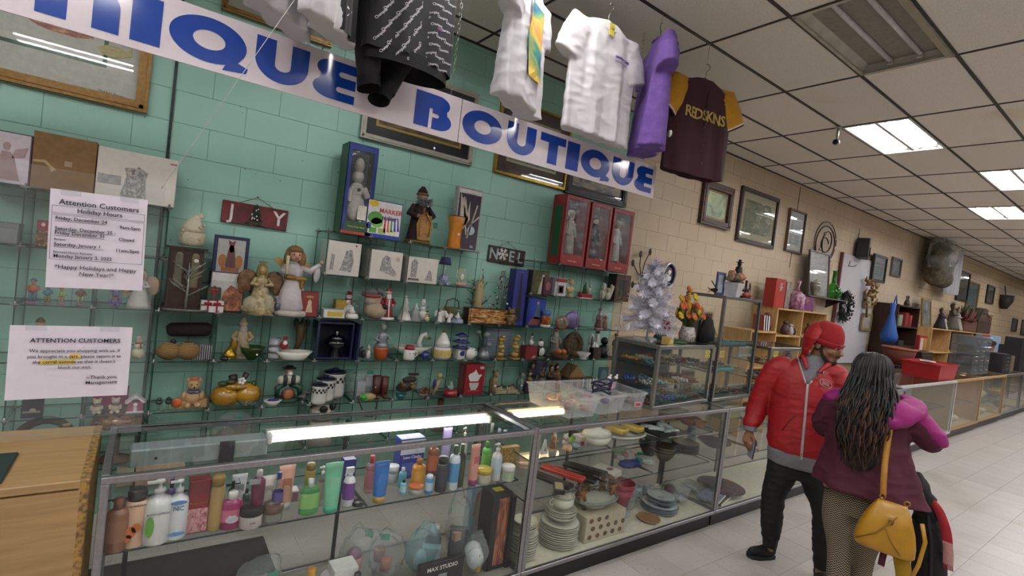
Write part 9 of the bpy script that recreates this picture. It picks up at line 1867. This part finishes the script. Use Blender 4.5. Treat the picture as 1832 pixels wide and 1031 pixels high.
# hair: crown and long wavy locks
HB=M('#0a0707',.55,var=.3,scale=60);HBR=M('#42220f',.6,var=.55,scale=40)
b=MB();b.ball((-.012,.005,1.52),(.088,.104,.096),0,20,14);b.ball((-.012,-.04,1.45),(.092,.065,.12),0,20,14);b.ball((-.015,-.09,1.34),(.105,.06,.14),0,18,12);b.ball((-.02,-.135,1.21),(.105,.05,.15),0,18,12);b.ball((-.01,-.165,1.09),(.085,.03,.1),0,16,10)
put('hair',fuse(b,.008,6),HB,wom)
rn=random.Random(15)
def lock(x0,bottom,ph,amp,r,off):
    pts=[];rs=[];K=34;u=x0/.118
    for i in range(K):
        q=i/(K-1)
        if q<.2:
            f=math.radians(8+92*q/.2);w_=math.sqrt(max(.02,1-u*u*.86))
            x=-.012+.094*u*(.35+.65*math.sin(f));y=.005-.112*math.sin(f)*w_;z=1.522+.101*math.cos(f)*(1-.1*abs(u))
        else:
            g=(q-.2)/.8;z0=1.504;z=z0+(bottom-z0)*g
            x=-.012-.008*g+x0*(.8+1.1*g-1.05*g*g)+amp*math.sin(g*16+ph)*min(1,g*2.5)
            y=.005-.112*math.sqrt(max(.02,1-u*u*.86))*(1-min(1,g*2.2))+min(1,g*2.2)*(-.205+.06*u*u)+.010*math.cos(g*18+ph)
        pts.append((x,y+off*min(1,q*4),z));rs.append(r*(1.0-.8*max(0,q-.6)/.4))
    return pts,rs
for nm,mt,cnt,lo,hi,off,cutn in(('hair_locks',HB,74,1.0,1.16,0,0),('brown_locks',HBR,52,.97,1.10,-.006,12)):
    m=MB()
    for i in range(cnt):
        x0=-.118+.236*((i+.5)/cnt)+rn.uniform(-.006,.006);p,r=lock(x0,rn.uniform(lo,hi)+.3*(abs(x0)/.118)**3*.3,rn.uniform(0,6),rn.uniform(.004,.012),rn.uniform(.006,.0095),rn.uniform(-.012,.008)+off)
        if cutn:k0=cutn+rn.randrange(-2,6);p,r=p[k0:],r[k0:];r=[a*.8*min(1,k/5+.15)for k,a in enumerate(r)]
        m.tube(p,[(a,a*.65)for a in r],0,6)
    o=m.build(nm,mt,wom);o['kind']='stuff'
m=MB()
for i in range(16):
    p,r=lock(rn.uniform(-.05,.05),.955+rn.uniform(0,.05),rn.uniform(0,6),.018,.0025,-.012);m.tube(p[18:],r[18:],0,4)
o=m.build('stray_hair',HBR,wom);o['kind']='stuff'
# handbag ------------------------------------------------------------
def wl(x,y,z):return Matrix.Rotation(-A2,3,'Z')@Vector((x,y,z))+Vector((3.33,1.05,0))
YB_=M('#a8780c',.4,var=.12,scale=18,coat=.15,bump=.12);YBD=M('#7d5606',.45)
bagp=thing('handbag','mustard yellow leather handbag with a long shoulder strap','handbag',wl(.135,-.25,.655),rot=(0,.06,-A2+.1))
b=MB();vs=[];fs=[];n=32
prof=[(0,.118,.055),(.015,.128,.065),(.06,.125,.066),(.12,.112,.06),(.17,.095,.05),(.21,.078,.034),(.235,.065,.018),(.245,.06,.008)]
for z,rx,ry in prof:
    for i in range(n):
        a=2*PI*i/n;c_,s_=math.cos(a),math.sin(a);vs.append((rx*math.copysign(abs(c_)**.55,c_),ry*math.copysign(abs(s_)**.55,s_),z))
for j in range(len(prof)-1):
    for i in range(n):e=(i+1)%n;fs.append((j*n+i,j*n+e,(j+1)*n+e,(j+1)*n+i))
fs+=[tuple(range(n))[::-1],tuple((len(prof)-1)*n+i for i in range(n))]
b.add(vs,fs).build('pouch',YB_,bagp)
MB().tube([(-.125,-.06,.03),(-.05,-.07,.09),(.0,-.072,.17),(.02,-.06,.2)],.003).build('seam',YBD,bagp);MB().tube([(-.02,-.071,.14),(.01,-.075,.08),(.06,-.073,.02)],.003).build('seam',YBD,bagp)
MB().bbox((.0,-.062,.165),(.022,.006,.026),.003).build('buckle',YBD,bagp);MB().tube([(.12,-.04,.2),(.145,-.045,.12),(.14,-.045,.0),(.125,-.04,-.08)],[(.009,.004)]*4,0,8).build('side_strap',YB_,bagp)
MB().torus((-.045,-.0,.262),.012,.003,0,14,6,'Y').ball((-.045,-.0,.246),(.006,.006,.012)).build('ring',GOLD,bagp);MB().torus((.06,.02,.255),.012,.003,0,14,6,'Y').build('ring',GOLD,bagp)
inv=bagp.matrix_basis.inverted()
_q=Matrix.Rotation(A2,3,'Z')@(bagp.matrix_basis@Vector((-.045,-.002,.274))-Vector((3.33,1.05,0)))
m=MB();pts=[tuple(_q),(.10,-.235,1.02),(.097,-.20,1.10),(.098,-.165,1.2),(.10,-.135,1.28),(.105,-.11,1.34),(.11,-.06,1.39),(.10,.02,1.40)]
s=spline(pts,5);vs=[];fs=[]
for p in s:
    for d_ in(-1,1):
        for t_ in(0,-.004):vs.append(tuple(inv@wl(p[0]+.0135*d_,p[1]+t_,p[2])))
for j in range(len(s)-1):k=4*j;fs+=[(k,k+2,k+6,k+4),(k+1,k+5,k+7,k+3),(k,k+4,k+5,k+1),(k+2,k+3,k+7,k+6)]
m.add(vs,fs).build('shoulder_strap',M('#9c6a10',.45),bagp)
# coat and scarf carried on her arm
ct=thing('carried_coat','black coat hanging at the side of the woman below her jacket','coat',wl(.35,.1,.2),-A2)
b=MB();limb(b,[(-.12,-.06,.80,.035,.05),(-.09,-.05,.74,.05,.07),(-.05,-.03,.64,.06,.08),(-.02,-.01,.5,.068,.09),(.01,0,.3,.078,.1),(.03,0,.1,.085,.105)],20,5)
put('coat',fuse(b,.01,3,None,.02,6),M('#0c0b0e',.85,var=.2),ct);MB().tube([(-.04,-.1,.62),(-.01,-.1,.48),(.02,-.105,.15)],.008).build('coat_edge',M('#17151a',.8),ct)
sc_=thing('red_scarf','red and white fringed scarf tucked with the black coat','scarf',wl(.37,.04,.66),-A2)
def rib(mb,pts,w_,th=.006):
    s=spline(pts,6);vs=[];fs=[]
    for p in s:
        vs+=[(p[0]-w_,p[1],p[2]),(p[0]+w_,p[1]-.01,p[2]),(p[0]+w_,p[1]-.01+th,p[2]),(p[0]-w_,p[1]+th,p[2])]
    for j in range(len(s)-1):
        for i in range(4):e=(i+1)%4;fs.append((4*j+i,4*j+e,4*j+4+e,4*j+4+i))
    fs+=[(3,2,1,0),tuple(4*(len(s)-1)+i for i in range(4))]
    mb.add(vs,fs)
m=MB();rib(m,[(-.06,-.02,.24),(-.02,-.04,.2),(.015,-.05,.12),(.03,-.05,.05)],.022,.03);m.build('wool',M('#8f1420',.85,bump=.4),sc_)
m=MB();rib(m,[(.03,-.052,.055),(.04,-.052,.0),(.045,-.05,-.06)],.02,.03);m.build('white_knit',wave('#8f1420','#b9a49c',60,'Z',.9,.2,3),sc_);m=MB()
for k in range(6):m.tube([(.03+.006*k,-.05,-.055),(.032+.007*k,-.05,-.085)],.0025,0,4)
m.build('fringe',M('#8f1a24',.85),sc_)
ys=thing('yellow_scarf','yellow and maroon cloth trailing below the handbag','scarf',wl(.22,-.22,.36),-A2)
m=MB();rib(m,[(-.02,0,.33),(.0,-.01,.25),(.02,-.01,.15),(.01,0,.02)],.035,.02);m.build('yellow_cloth',M('#a07a0c',.8),ys);m=MB();rib(m,[(-.06,.01,.33),(-.075,.0,.27),(-.08,.0,.2)],.014,.012);m.build('maroon_cloth',M('#4a1024',.8),ys)

# ---------------------------------------------------------------- keep shelf things clear of the glass uprights and the wall
def settle():
    for t in[o for o in COL.objects if o.parent is None and o.get('category')and o is not su and 3.6<o.location.y<3.95 and o.location.x<4.2 and not o.get('kind')]:
        xs=[];ys=[];zs=[]
        Rz=t.rotation_euler.to_matrix()
        for ch in t.children:
            if ch.type!='MESH':continue
            for c in ch.bound_box:
                p=Rz@(Vector(ch.location)+ch.rotation_euler.to_matrix()@Vector(c));xs.append(p.x);ys.append(p.y);zs.append(p.z)
        if not xs:continue
        lv=[i for i,z in enumerate(SZ)if abs(t.location.z-z-.0035)<.002]
        if t.location.y+max(ys)>3.94:t.location.y-=t.location.y+max(ys)-3.94
        if not lv:continue
        l=lv[0];x0,x1=t.location.x+min(xs),t.location.x+max(xs)
        if l<5:
            for k in range(-3,14):
                if not has_div(k,l):continue
                d=SX(k)
                if x0<d+.004 and x1>d-.004:
                    mv=d+.005-x0 if(x0+x1)/2>d else d-.005-x1
                    if abs(mv)<.075:t.location.x+=mv;break
settle()
